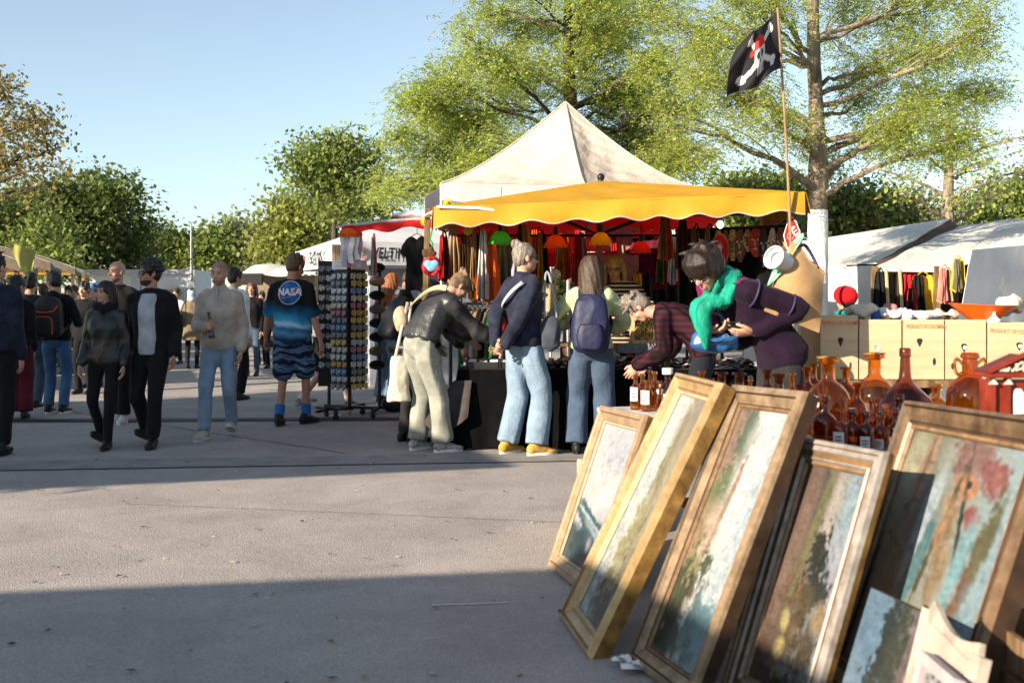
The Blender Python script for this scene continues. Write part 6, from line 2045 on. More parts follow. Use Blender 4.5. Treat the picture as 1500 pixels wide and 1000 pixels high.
T = thing('empty_frame', 'worn pale picture frame with curved top rail at the lower right corner', 'picture frame', V((b7.x, b7.y, 0)))
d7 = (b7 - a7).normalized(); dn7 = V((-.28, -.10, -.95)).normalized()
n7 = d7.cross(dn7).normalized()
q = [a7.lerp(b7, t) - dn7 * (-.035 * math.sin(PI * t)) for t in np.linspace(0, 1, 10)]
m = MB(); slab_path(m, q, .05, .016, n7); obj('top_rail', m, WORN, T)
for s_, k in ((a7, 0), (b7, 1)):
    m = MB(); slab_path(m, [s_ + dn7 * .005, s_ + dn7 * .3, s_ + dn7 * .62], .045, .03, n7); obj('side_rail', m, WORN, T)
m = MB(); m.poly([a7 + dn7 * .03, b7 + dn7 * .03, b7 + dn7 * .62, a7 + dn7 * .62]); m.v = [p - n7 * .012 for p in m.v]; obj('panel', m, mat('worn_panel', (.40, .33, .27), rough=.8, var=.2), T, smooth=False)
a8, b8 = at(1356, 962, 2.55), at(1404, 1004, 2.36)
T = thing('empty_frame', 'small grey stone-like frame below the worn curved frame', 'picture frame', V((a8.x, a8.y, 0)))
m = MB(); slab_path(m, [a8, b8], .028, .03, n7); obj('top_rail', m, mat('worn_lilac', (.42, .36, .36), rough=.8), T)
m = MB(); m.poly([a8 + dn7 * .02, b8 + dn7 * .02, b8 + dn7 * .5, a8 + dn7 * .5]); m.v = [p + n7 * .004 for p in m.v]; obj('panel', m, mat('speckle_grey', (.22, .22, .23), rough=.8, var=.6, vscale=60), T, smooth=False)
for s_ in (a8, b8):
    m = MB(); slab_path(m, [s_, s_ + dn7 * .5], .028, .028, n7); obj('side_rail', m, MATS['worn_lilac'], T)

# ---------------------------------------------------------------- bottle table
TA = .228
dA, nA = V((math.sin(TA), -math.cos(TA), 0)), V((math.cos(TA), math.sin(TA), 0))
A0 = V((.48, 5.68, 0))
ZT = .74
LA, WA = 1.70, 1.10
RA = Matrix.Rotation(-(PI / 2 - TA), 3, 'Z')      # local x along the table
T = thing('trestle_table', 'wooden table crowded with brown glass bottles behind the leaning paintings', 'table', A0 + dA * LA / 2 + nA * WA / 2)
m = MB(); m.box(A0 + dA * LA / 2 + nA * WA / 2 + V((0, 0, ZT - .02)), (LA, WA, .04), rot=RA, bev=.005); obj('table_top', m, WOODL, T)
for a_ in (.12, LA - .12):
    for b_ in (.12, WA - .12):
        p = A0 + dA * a_ + nA * b_
        m = MB(); m.box((p.x, p.y, (ZT - .04) / 2), (.05, .05, ZT - .04), rot=RA); obj('leg', m, WOOD, T)
    p = A0 + dA * a_ + nA * WA / 2
    m = MB(); m.box((p.x, p.y, .25), (.03, WA - .25, .05), rot=RA); obj('cross_bar', m, WOOD, T)
# white painted board lying on its far left end
WBD = mat('board_white', (.62, .60, .57), rough=.6, var=.25, vscale=9, bump=.3)
p = A0 + dA * .28 + nA * .22 + V((0, 0, ZT + .022))
m = MB(); m.box(p, (.62, .44, .022), rot=RA, bev=.003); o = obj('white_board', m, WBD, None); tag(o, 'chipped white painted board under the small labelled bottles', 'board')
# second table, set back, behind the largest picture
T = thing('trestle_table', 'dark wooden table behind the large village painting at the right edge', 'table', (1.9, 3.0, 0))
m = MB(); m.box((1.93, 2.98, ZT - .02), (.9, 1.2, .04), bev=.005); obj('table_top', m, WOOD, T)
for x in (1.55, 2.32):
    for y in (2.45, 3.5):
        m = MB(); m.box((x, y, (ZT - .04) / 2), (.05, .05, ZT - .04)); obj('leg', m, WOOD, T)
T = thing('wooden_crate', 'dark wooden crate on the ground behind the forest painting', 'crate', (1.62, 2.75, 0))
for z in (.06, .18, .30, .42):
    for (cx_, cy_, sx, sy) in ((1.62, 2.52, .56, .016), (1.62, 2.98, .56, .016), (1.35, 2.75, .016, .44), (1.89, 2.75, .016, .44)):
        m = MB(); m.box((cx_, cy_, z), (sx, sy, .095)); obj('slat', m, WOOD, T)
m = MB(); m.box((1.62, 2.75, .012), (.52, .44, .012)); obj('bottom', m, WOOD, T)
T = thing('carton_box', 'brown carton with oval hand hole on the ground beside the leftmost painting', 'box', (.62, 5.95, 0))
m = MB(); m.box((.60, 6.05, .22), (.36, .3, .40), rot=Matrix.Rotation(R(14), 3, 'Z'), bev=.005); obj('carton', m, CARD, T)
fr_ = Matrix.Translation((.60, 6.05, .24)) @ Matrix.Rotation(R(14), 4, 'Z')
m = MB(); m.lathe([(0, 0), (.03, 0)], (0, 0, 0), seg=14, axis=(0, -1, 0)); m.v = [V((q.x - .12, -.153, q.z * 1.5 - .05)) for q in m.v]; obj('hand_hole', m, INKK, T, frame=fr_)
# scraps on the ground
for i, (px, py, s_, lab) in enumerate([(925, 985, .05, 'torn white paper scraps on the ground by the gilt frame'), (905, 975, .03, 'small paper scrap left of the torn white scraps'), (742, 612, .05, 'paper scrap at the foot of the packet rack'), (538, 606, .07, 'second paper scrap at the foot of the packet rack')]):
    Y = 2040 / (py - 442); p = at(px if i != 2 else 488, py, Y); p.z = .012
    mb = MB()
    for k in range(4 if i == 0 else 2):
        mb.grid(lambda u, v: p + V(((u - .5) * s_ * 1.6 + k * s_ * .9, (v - .5) * s_ * 1.5 + .4 * s_ * (k % 2), .004 + .012 * math.sin(u * 5 + k) * math.sin(v * 4 + k * 2) + .012)), 6, 6)
    o = obj('paper_scrap', mb, PAPER, None); tag(o, lab, 'paper')

AMB = glass('amber_glass', (.95, .55, .14), body=.10, glow=(.85, .30, .03))
AMBD = glass('amber_dark', (.80, .37, .09), body=.10, glow=(.45, .10, .015))
AMBV = glass('amber_violet', (.56, .26, .11), body=.08, glow=(.24, .06, .03))
LABM = mat('label_paper', (.70, .68, .62), rough=.7, var=.12, vscale=20)
CLEAR = glass('clear_glass', (.85, .88, .88), body=.12, glow=(.6, .6, .6))
WAX = mat('stopper_dark', (.05, .02, .012), rough=.25, bump=0)


def bottle_profile(kind, r, h):
    if kind == 'round':      # apothecary flask: wide belly, short neck, flat flange
        return [(0, .004), (r * .92, .0), (r, .02), (r, h * .34), (r * .97, h * .45), (r * .86, h * .55), (r * .62, h * .64), (r * .38, h * .69), (r * .29, h * .73), (r * .28, h * .93), (r * .31, h * .945), (r * .46, h * .955), (r * .46, h * .985), (r * .40, h)]
    if kind == 'demijohn':
        return [(0, .01), (r * .80, .0), (r * .94, .03), (r, h * .16), (r, h * .34), (r * .95, h * .43), (r * .80, h * .51), (r * .55, h * .58), (r * .32, h * .645), (r * .22, h * .70), (r * .185, h * .78), (r * .16, h * .90), (r * .16, h * .91), (r * .20, h * .915), (r * .20, h * .985), (r * .17, h)]
    if kind == 'jar':
        return [(0, .004), (r * .95, 0), (r, .015), (r, h * .74), (r * .9, h * .84), (r * .8, h * .88), (r * .8, h * .9), (r * .88, h * .91), (r * .88, h * .98), (r * .8, h)]
    if kind == 'jug':
        return [(0, .008), (r * .95, 0), (r, .02), (r, h * .52), (r * .95, h * .60), (r * .74, h * .68), (r * .5, h * .735), (r * .34, h * .77), (r * .33, h * .90), (r * .30, h * .93), (r * .40, h * .94), (r * .40, h * .975), (r * .33, h)]
    return [(0, .004), (r * .92, 0), (r, .012), (r, h * .56), (r * .96, h * .62), (r * .76, h * .68), (r * .48, h * .72), (r * .40, h * .75), (r * .39, h * .90), (r * .52, h * .915), (r * .54, h * .97), (r * .46, h)]


NB = [0]
BOT = {}


def bottle(kind, px, Y, r, h, gm, label, lab=None, stopper=None, ears=False, z=None, y_on=None, group=None):
    x = (px - CX0) / FPX * Y
    z = ZT if z is None else z
    T = thing('glass_bottle', label, 'bottle', (x, Y, z), random.uniform(0, .5), group)
    pr = bottle_profile(kind, r, h)
    wall = .0035
    inn = [(max(a - wall, 0), b + (wall if i < 3 else 0)) for i, (a, b) in enumerate(pr)]
    mb = MB(); mb.lathe([(0, pr[1][1] + .001)] + pr[1:] + list(reversed(inn[1:])) + [(0, inn[1][1] + wall)], seg=32)
    if ears:
        for s_ in (-1, 1):
            mb.tube(cat([(s_ * r * .34, 0, h * .88), (s_ * r * .62, 0, h * .93), (s_ * r * .70, 0, h * .84), (s_ * r * .55, 0, h * .76), (s_ * r * .36, 0, h * .78)], 4), r * .075, seg=8)
    obj('glass', mb, gm, T, frame=WM[T.name])
    if lab:
        a0, zz, aw, lh = lab
        f = lambda u, v: V(((r + .0012) * math.sin(a0 + (u - .5) * aw), -(r + .0012) * math.cos(a0 + (u - .5) * aw), zz + lh * (v - .5)))
        mb = MB(); mb.grid(f, 10, 6)
        Rz = Matrix.Rotation(-T.rotation_euler[2], 4, 'Z')
        lo = obj('label', mb, LABM, T, frame=WM[T.name] @ Rz, sharp='open')
        mb = MB()
        for k in range(3): mb.grid(lambda u, v: f(.22 + .56 * u * (1 - .2 * (k == 2)), .68 - .2 * k + .07 * v) * 1.0 + V((0, -.0012, 0)), 6, 1)
        obj('printed_lines', mb, INKK, lo, frame=WM[T.name] @ Rz, sharp='open')
    if stopper:
        mb = MB()
        if stopper == 'flat':
            mb.lathe([(0, h * .93), (r * .24, h * .93), (r * .26, h * 1.0), (r * .5, h * 1.005), (r * .5, h * 1.03), (0, h * 1.035)], seg=20); obj('stopper', mb, gm, T, frame=WM[T.name])
        elif stopper == 'cube':
            mb.box((0, 0, h * 1.06), (r * .6, r * .6, r * .55), bev=.004); mb.lathe([(0, h * .93), (r * .2, h * .93), (r * .24, h * 1.0), (0, h)], seg=12); obj('stopper', mb, CLEAR, T, frame=WM[T.name])
        elif stopper == 'cork':
            mb.lathe([(0, h * .95), (r * .34, h * .95), (r * .36, h * 1.08), (0, h * 1.085)], seg=14); obj('cork', mb, WOODL, T, frame=WM[T.name])
        else:
            mb.lathe([(0, h * .9), (r * .5, h * .9), (r * .52, h * 1.04), (0, h * 1.045)], seg=18); obj('cap', mb, PAPER, T, frame=WM[T.name])
    return T


ZB = ZT + .034
# small labelled bottles on the white board
for (px, Y, r, h, gm, lb, st, lab) in [
        (931, 5.58, .030, .190, AMB, (-.5, .085, 1.5, .075), None, 'small amber bottle with round white label, leftmost on the white board'),
        (948, 5.50, .034, .165, AMB, (-.6, .075, 1.6, .075), None, 'amber bottle with oval label, second from left on the white board'),
        (941, 5.70, .030, .185, AMB, None, None, 'plain amber bottle behind the two labelled bottles on the board'),
        (959, 5.62, .028, .205, AMB, None, None, 'taller amber bottle without stopper on the white board'),
        (952, 5.78, .026, .20, AMBD, None, 'cube', 'brown bottle with clear stopper at the back of the white board'),
        (967, 5.28, .018, .150, AMBD, None, 'cork', 'thin brown vial with pale cork at the front of the board'),
        (978, 5.42, .030, .185, AMBV, (-.2, .07, 1.4, .06), None, 'brown bottle with paper label next to the gilt frame'),
        (966, 5.54, .026, .160, AMB, (0, .1, 1.4, .03), None, 'amber bottle with red neck label on the board')]:
    bottle('small', px, Y, r, h, gm, lab, lb, st, z=ZB)
# the back row of flasks
for (px, Y, r, h, gm, st, lab) in [
        (978, 5.80, .060, .235, AMBV, 'cap', 'dark violet flask with white cap at the far left of the back row'),
        (1010, 5.55, .034, .21, AMBD, 'cap', 'brown bottle with white ball cap behind the gilt frame top'),
        (1028, 5.70, .05, .235, AMB, None, 'amber jar mouth just right of the white ball cap'),
        (1040, 5.45, .055, .215, AMBD, None, 'dark flask with wide lip behind the gilt frame corner'),
        (1057, 5.35, .075, .255, AMBV, None, 'violet brown flask with tall neck, first of the row of necks'),
        (1083, 5.15, .080, .265, AMBV, None, 'violet brown flask with thick lip, second of the row of necks'),
        (1099, 5.55, .035, .20, AMB, 'cube', 'amber bottle with square clear stopper between the necks'),
        (1124, 5.35, .065, .265, AMBV, None, 'brown flask third of the row of necks right of the clear stopper'),
        (1141, 5.05, .080, .265, AMBV, None, 'violet flask fourth of the row of necks'),
        (1160, 5.35, .045, .25, AMB, None, 'light amber bottle between the violet flask and the big round flasks'),
        (1182, 5.40, .06, .275, AMBD, None, 'brown flask left behind the first big round flask'),
        (1192, 5.65, .055, .28, AMBD, None, 'rearmost brown flask left of the big round flasks'),
        (1239, 5.35, .065, .28, AMBD, None, 'brown flask between and behind the two big round flasks'),
        (1112, 4.85, .045, .20, AMBD, None, 'small brown flask low in front of the clear stopper'),
        (1070, 5.0, .045, .20, AMB, None, 'small amber flask low between the first two tall necks'),
        (1172, 4.95, .05, .22, AMBV, None, 'low violet flask just left of the first big round flask'),
        (1256, 4.75, .05, .24, AMBD, 'flat', 'flat stoppered flask between the big round flasks and the demijohn')]:
    bottle('round', px, Y, r, h, gm, lab, None, st)
bottle('round', 1213, 4.80, .108, .355, AMB, 'big round amber flask with flat lip behind the farmhouse painting', None, 'flat')
bottle('round', 1281, 5.05, .105, .36, AMB, 'big round amber flask with paper label left of the long necked demijohn', (-.25, .085, 1.3, .09), 'flat')
bottle('demijohn', 1326, 4.35, .121, .425, AMBV, 'largest brown demijohn with long tapering neck')
bottle('jug', 1421, 4.45, .098, .40, AMBD, 'dark brown jug with two ring handles at its neck', None, None, ears=True)
for (px, Y, r, h, gm, lb, st, lab) in [
        (1207, 4.16, .048, .235, AMBV, None, 'flat', 'dark stoppered bottle at the left of the front row by the forest painting'),
        (1231, 4.10, .034, .19, AMBD, (-.55, .07, 1.3, .065), None, 'brown bottle with eight sided white label in the front row'),
        (1248, 4.14, .036, .185, AMBV, None, 'flat', 'dark bottle right of the eight sided label in the front row'),
        (1268, 4.10, .034, .18, AMBV, (-.4, .055, 1.1, .06), None, 'brown bottle with tall pale label in the middle of the front row'),
        (1290, 4.14, .038, .165, AMBD, (-.5, .05, .9, .04), None, 'brown bottle with small square label in the front row'),
        (1312, 4.16, .034, .18, AMBD, (-.3, .05, 1.1, .05), None, 'last labelled bottle of the front row beside the village painting'),
        (1317, 4.25, .042, .23, AMBV, None, 'flat', 'dark bottle with stacked lips behind the front row'),
        (1278, 4.28, .036, .215, AMBD, None, None, 'taller brown bottle behind the pale tall label')]:
    bottle('small', px, Y, r, h, gm, lab, lb, st)
bottle('small', 1372, 4.75, .05, .24, AMB, 'amber bottle with lit lip right behind the demijohn')
bottle('jar', 1443, 3.30, .050, .25, AMB, 'wide amber jar with pale lid in front of the red cabinet', None, 'capx')
bottle('jar', 1492, 3.25, .05, .235, AMBV, 'clear violet jar at the right edge in front of the red cabinet')
# paper card leaning by the flasks
p = at(1190, 585, 4.6); m = MB(); m.box(p, (.07, .004, .05), rot=Matrix.Rotation(R(25), 3, 'Y') @ Matrix.Rotation(R(-30), 3, 'X')); o = obj('paper_card', m, PAPER, None); tag(o, 'white card lying among the bottles behind the farmhouse frame', 'card')

# red toy-house cabinet
REDW = mat('cabinet_red', (.22, .028, .014), rough=.35, var=.3, vscale=9)
REDD = mat('cabinet_roof', (.14, .018, .016), rough=.35, var=.25)
Yc = 3.42
x0, x1 = at(1447, 0, Yc).x, at(1550, 0, Yc).x
zr, zp, zb = at(0, 528, Yc).z, at(0, 549, Yc).z, ZT
xc = (x0 + x1) / 2 - .02
T = thing('display_cabinet', 'small red wooden cabinet shaped like a temple front at right edge', 'cabinet', ((x0 + x1) / 2, Yc + .08, ZT))
m = MB(); m.box(((x0 + x1) / 2, Yc + .05, (zb + zp) / 2 - .01), (x1 - x0 - .03, .09, zp - zb - .02)); obj('body', m, REDW, T)
m = MB(); m.box(((x0 + x1) / 2, Yc + .035, zp), (x1 - x0 + .02, .13, .018), bev=.004); obj('cornice', m, REDW, T)
hw_ = (x1 - x0) / 2 + .012
m = MB(); m.prism([V(((x0 + x1) / 2 - hw_, Yc - .02, zp + .010)), V(((x0 + x1) / 2 + hw_, Yc - .02, zp + .010)), V(((x0 + x1) / 2, Yc - .02, zp + .068))], (0, .11, 0)); obj('roof', m, REDD, T, smooth=False)
m = MB()
for i in range(70):
    u_ = random.uniform(-1, 1); v_ = random.uniform(0, 1 - abs(u_))
    m.ell(((x0 + x1) / 2 + u_ * hw_ * .72, Yc - .024, zp + .016 + v_ * .036), (.006, .004, .005), seg=6, ring=4)
obj('pediment_relief', m, mat('relief_cream', (.62, .55, .42), rough=.6), T)
m = MB(); slab_path(m, [V(((x0 + x1) / 2 - hw_, Yc - .03, zp + .014)), V(((x0 + x1) / 2, Yc - .03, zp + .075)), V(((x0 + x1) / 2 + hw_, Yc - .03, zp + .014))], .014, .012, V((0, -1, 0))); obj('gable_trim', m, REDW, T)
for k, xx in enumerate((x0 + .012, xc - .035, xc + .05, x1 - .03)):
    m = MB(); m.box((xx, Yc - .004, (zb + zp) / 2), (.016, .02, zp - zb - .02)); obj('column', m, REDW, T)
    m = MB(); m.prism([V((xx - .014, Yc - .02, zp - .03)), V((xx + .014, Yc - .02, zp - .03)), V((xx, Yc - .02, zp - .012))], (0, .012, 0)); obj('capital', m, MATS['relief_cream'], T)
ol = [V((xc + .005 + .018 * math.cos(t), Yc - .002, zp - .07 + .025 * math.sin(t))) for t in np.linspace(0, PI, 10)] + [V((xc - .013, Yc - .002, zp - .13)), V((xc + .023, Yc - .002, zp - .13))]
m = MB(); m.prism(ol, (0, .006, 0)); obj('arched_window', m, PAPER, T, smooth=False)
m = MB(); m.box((x1 - .055, Yc - .002, zp - .09), (.035, .008, .10)); obj('dark_window', m, PANE, T)
for k in range(2):
    m = MB(); m.ell((x0 + .05 + .01 * k, Yc + .0, ZT + .06 + .02 * k), (.006, .006, .006)); obj('knob', m, GOLD, T)

# row of banana boxes standing on end
Yb = 6.3
edges = [1201, 1258, 1322, 1384, 1446, 1512]
T = thing('trestle_table', 'plank table with dark edge carrying the row of banana boxes', 'table', (2.62, 6.55, 0))
zt = at(0, 555.5, Yb).z
m = MB(); m.box((2.62, 6.56, zt - .025), (1.70, .6, .045)); obj('table_top', m, WOOD, T)
for x in (1.9, 2.62, 3.35):
    for y in (6.36, 6.76):
        m = MB(); m.box((x, y, (zt - .05) / 2), (.06, .06, zt - .05)); obj('leg', m, WOOD, T)
heart = [(0, -1), (.35, -.4), (.62, .12), (.66, .5), (.45, .72), (0, .78), (-.45, .72), (-.66, .5), (-.62, .12), (-.35, -.4)]
bl_ = ['first banana box from the left, beside the shopper jute bag', 'second banana box from the left with foil showing in its heart hole', 'third banana box from the left in the row', 'fourth banana box from the left with no print', 'rightmost banana box under the orange bowl']
for i in range(5):
    a, b = at(edges[i] + 1, 0, Yb).x, at(edges[i + 1] - 1.5, 0, Yb).x
    ztop = at(0, [462, 468, 468, 468, 472][i], Yb).z
    h = ztop - zt - .002
    w_ = b - a
    yy = Yb + .006 * (i % 2)
    T = thing('banana_box', bl_[i], 'box', ((a + b) / 2, yy + .22, zt))
    m = MB()
    t_ = .006
    m.box(((a + b) / 2, yy, zt + h / 2 + .002), (w_, t_, h), bev=.002)
    obj('front_panel', m, CARD, T)
    m = MB()
    m.box((a + t_ / 2, yy + .22, zt + h / 2 + .002), (t_, .43, h - .004)); m.box((b - t_ / 2, yy + .22, zt + h / 2 + .002), (t_, .43, h - .004)); m.box(((a + b) / 2, yy + .44, zt + h / 2), (w_, t_, h - .02)); m.box(((a + b) / 2, yy + .22, zt + .006), (w_ - .01, .43, .006))
    obj('sides', m, CARDD, T)
    cx_ = [.53, .44, .40, .46, .72][i]
    hx, hz = a + w_ * cx_, ztop - h * [.41, .49, .38, .47, .42][i]
    m = MB(); m.poly([V((hx + x * w_ * .11, yy - .0042, hz + z * h * .085)) for x, z in heart]); ho = obj('heart_hole', m, INKK if i != 1 else mat('foil', (.5, .48, .46), rough=.35, metal=.4, var=.6, vscale=40), T, smooth=False, sharp='open')
    if i in (1, 3, 4):
        m = MB(); m.ell((hx + .006, yy - .005, hz + .0), (w_ * .05, .003, h * .035), seg=10, ring=6); obj('crumpled_paper', m, PAPER, ho)
    for (fx, fz, rx_, rz_) in ([(.28, .25, .022, .05), (.8, .22, .03, .055)], [(.98, .3, .016, .02)], [(.76, .30, .04, .065)], [(.18, .22, .04, .055)], [(.24, .2, .05, .03)])[i]:
        m = MB(); m.poly([V((a + w_ * fx + rx_ * w_ * math.cos(t), yy - .0042, zt + h * fz + h * rz_ * math.sin(t))) for t in np.linspace(0, 2 * PI, 15)[:-1]]); obj('slot', m, INKK, T, smooth=False, sharp='open')
    if i in (0, 2, 4):
        t = text_mb('PRODUCT OF COLOMBIA', .033, bold=.001, xs=.62 if i != 4 else .8)
        place(t, basis((a + w_ * (.55 if i != 4 else .62), yy - .0045, ztop - h * (.12 if i != 4 else .17)), (1, 0, 0 if i != 4 else -.05), (0, 0, 1))); obj('lettering', t, INKR, T, sharp='open')
# things lying on top of the boxes
def heap(name, label, cat_, c, r, m, seed, n=9, amp=.03):
    rq = random.Random(seed)
    mb = MB()
    for k in range(n): mb.ell(V(c) + V((rq.uniform(-1, 1) * r[0] * .7, rq.uniform(-1, 1) * r[1] * .6, rq.uniform(0, 1) * r[2] * .5)), (r[0] * rq.uniform(.25, .5), r[1] * .5, r[2] * rq.uniform(.3, .6)), seg=10, ring=7)
    o = obj(name, mb, m, None, remesh=.014, sm=1, wr=(amp, 22, seed))
    return tag(o, label, cat_)


CREAM = cloth('crumpled_cream', (.58, .50, .40)); CRW = cloth('crumpled_white', (.66, .64, .62)); 
heap('crumpled_paper', 'crumpled cream paper on top of the first banana box', 'paper', at(1268, 460, 6.5), (.11, .08, .08), CREAM, 1)
heap('cloth_heap', 'crumpled white cloth on top of the third banana box', 'cloth', at(1350, 466, 6.5), (.17, .1, .05), CRW, 2, 12)
heap('cloth_heap', 'grey white cloth bundle on the second banana box', 'cloth', at(1305, 465, 6.5), (.10, .08, .05), CRW, 3)
heap('cloth_heap', 'pale linen heap behind the orange bowl', 'cloth', at(1484, 452, 6.65), (.10, .09, .09), CREAM, 4, 12)
heap('cloth_heap', 'pink crumpled cloth between the boxes and the tent goods', 'cloth', at(1298, 456, 6.6), (.05, .05, .05), FAB['pink'], 5, 5)
heap('cloth_heap', 'beige wrapping paper left of the orange bowl', 'paper', at(1388, 464, 6.5), (.10, .06, .05), CREAM, 6, 6)
T = thing('bowl', 'bright orange bowl tilted on top of the rightmost banana boxes', 'bowl', at(1432, 468, 6.5))
m = MB(); m.lathe([(.0, -.055), (.07, -.055), (.10, -.035), (.165, .02), (.205, .045), (.20, .048), (.155, .02), (.09, -.025), (0, -.04)], seg=32)
m.v = [V((p.x * 1.08, p.y * .6, p.z + .12 * max(0, -p.x) ** 1.3)) for p in m.v]
obj('bowl', m, mat('bowl_orange', (.75, .12, .01), rough=.3, var=.05), T, frame=Matrix.Translation(at(1440, 458, 6.5)))
T = thing('glass_bottle', 'small blue bottle on the second banana box', 'bottle', at(1283, 464, 6.45))
m = MB(); m.lathe([(0, 0), (.028, 0), (.03, .03), (.022, .06), (.009, .075), (.009, .095), (0, .096)], at(1283, 468, 6.45), seg=16); obj('glass', m, FAB['blue'], T)
T = thing('glass_bottle', 'small white china bottle in front of the linen heap', 'bottle', at(1456, 468, 6.42))
m = MB(); m.lathe([(0, 0), (.04, 0), (.045, .012), (.025, .03), (.010, .05), (.009, .085), (.014, .09), (0, .092)], at(1456, 472, 6.42), seg=18); obj('glass', m, mat('china_white', (.75, .74, .72), rough=.2, bump=0), T)
# ---------------------------------------------------------------- printed cloths
def node_cloth(name, build, rough=.85):
    m = bpy.data.materials.new(name)
    m.use_nodes = True
    nt = m.node_tree
    b = nt.nodes['Principled BSDF']
    b.inputs['Roughness'].default_value = rough
    b.inputs['Specular IOR Level'].default_value = .15
    tc = nd(nt, 'ShaderNodeTexCoord')
    nt.links.new(build(nt, tc), b.inputs['Base Color'])
    n2 = nd(nt, 'ShaderNodeTexNoise', Scale=22.0, Detail=4.0)
    nt.links.new(tc.outputs['Object'], n2.inputs['Vector'])
    bp = nd(nt, 'ShaderNodeBump', Strength=.35, Distance=.012)
    nt.links.new(n2.outputs[0], bp.inputs['Height'])
    nt.links.new(bp.outputs[0], b.inputs['Normal'])
    return m


def ramp(nt, fac, stops, interp='LINEAR'):
    rp = nd(nt, 'ShaderNodeValToRGB')
    rp.color_ramp.interpolation = interp
    e = rp.color_ramp.elements
    while len(e) < len(stops): e.new(.5)
    for k, (p, c) in enumerate(stops):
        e[k].position = p; e[k].color = c4(c)
    nt.links.new(fac, rp.inputs[0])
    return rp.outputs[0]


def wave(nt, tc, scale, dirn='Z', dist=1.0, dscale=2.0):
    w = nd(nt, 'ShaderNodeTexWave', bands_direction=dirn, Scale=scale, Distortion=dist)
    w.inputs['Detail Scale'].default_value = dscale
    nt.links.new(tc.outputs['Object'], w.inputs['Vector'])
    return w.outputs['Fac']


STRIPE = node_cloth('shirt_striped', lambda nt, tc: ramp(nt, wave(nt, tc, 7.5, 'Z', .6), [(0, (.02, .016, .014)), (.68, (.02, .016, .014)), (.74, (.50, .36, .22)), (1, (.55, .42, .28))]))


def _plaid(nt, tc):
    a = ramp(nt, wave(nt, tc, 6, 'Z', .4), [(0, (.012, .007, .011)), (.5, (.026, .007, .011)), (1, (.042, .008, .014))])
    b = ramp(nt, wave(nt, tc, 6, 'X', .4), [(0, (.25, .25, .3)), (.6, (1, 1, 1)), (1, (1.3, 1.2, 1.2))])
    mx = nd(nt, 'ShaderNodeMix', data_type='RGBA', blend_type='MULTIPLY'); mx.inputs[0].default_value = 1
    nt.links.new(a, mx.inputs[6]); nt.links.new(b, mx.inputs[7])
    return mx.outputs[2]


PLAID = node_cloth('shirt_plaid', _plaid)


def _space(nt, tc):
    sep = nd(nt, 'ShaderNodeSeparateXYZ'); nt.links.new(tc.outputs['Object'], sep.inputs[0])
    no = nd(nt, 'ShaderNodeTexNoise', Scale=5.0, Detail=5.0); nt.links.new(tc.outputs['Object'], no.inputs['Vector'])
    ad = nd(nt, 'ShaderNodeMath', operation='MULTIPLY_ADD'); nt.links.new(no.outputs[0], ad.inputs[0]); ad.inputs[1].default_value = .16
    x2 = nd(nt, 'ShaderNodeMath', operation='MULTIPLY_ADD'); nt.links.new(sep.outputs[0], x2.inputs[0]); x2.inputs[1].default_value = .12; nt.links.new(sep.outputs[2], x2.inputs[2])
    nt.links.new(x2.outputs[0], ad.inputs[2])
    mr = nd(nt, 'ShaderNodeMapRange'); mr.inputs[1].default_value = .90; mr.inputs[2].default_value = 1.75; nt.links.new(ad.outputs[0], mr.inputs[0])
    return ramp(nt, mr.outputs[0], [(0, (.02, .05, .10)), (.16, (.015, .05, .11)), (.24, (.09, .24, .38)), (.30, (.02, .10, .22)), (.36, (.35, .55, .68)), (.41, (.05, .33, .55)), (.52, (.01, .08, .16)), (.62, (.009, .009, .011)), (1, (.009, .009, .011))])


SPACE = node_cloth('tshirt_space', _space)
SWIM = node_cloth('shorts_waves', lambda nt, tc: ramp(nt, wave(nt, tc, 3.2, 'Z', 9.0, 1.2), [(0, (.012, .014, .03)), (.3, (.012, .02, .06)), (.42, (.02, .22, .42)), (.55, (.012, .03, .10)), (.7, (.35, .06, .06)), (.78, (.02, .03, .09)), (.9, (.10, .40, .55)), (1, (.01, .02, .05))]))


def denim(name, c):
    return cloth(name, c, var=.14, vscale=7, bscale=40, bump=.5)


JL, JM, JD, JB = denim('jeans_light', (.20, .28, .37)), denim('jeans_mid', (.17, .26, .38)), denim('jeans_dark', (.055, .085, .135)), denim('jeans_blue', (.06, .13, .26))
GREYGREEN = cloth('trousers_greygreen', (.27, .275, .235), var=.2, vscale=6)
CHAR = cloth('trousers_charcoal', (.022, .021, .023))
NIGHT = cloth('wool_black', (.008, .008, .0095))
NAVY = cloth('denim_navy', (.018, .022, .040), var=.3)
BEIGE = cloth('fleece_beige', (.40, .34, .28), bscale=60)
GREYK = cloth('knit_grey', (.34, .37, .41), bscale=50)
NYLON = mat('nylon_graphite', (.030, .030, .033), rough=.42, var=.2, bump=.5, bscale=16, spec=.5, bdist=.015)
LEATH = mat('leather_black', (.010, .010, .011), rough=.4, var=.2, bump=.4, bscale=20, spec=.5, bdist=.01)
GREENW = cloth('sweater_pale_green', (.47, .52, .30), bscale=50)
PURP = cloth('knit_purple', (.012, .0035, .015), bscale=50, bump=.5)
MAG = cloth('knit_magenta', (.15, .008, .075), bscale=50)
TEAL = cloth('scarf_teal', (.008, .26, .17), bump=.9, bscale=34, stretch=(1, 1, .4), var=.3, rough=.6)
KHAKI = cloth('coat_khaki', (.20, .15, .09))
WHITEC = cloth('cotton_white', (.72, .71, .70))
MAROON = cloth('cloth_maroon', (.10, .010, .022))
STUB = mat('stubble', (.34, .19, .13), rough=.8, var=.3, vscale=60)
BEARD = mat('beard_dark', (.05, .032, .024), rough=.8, var=.4, vscale=60)
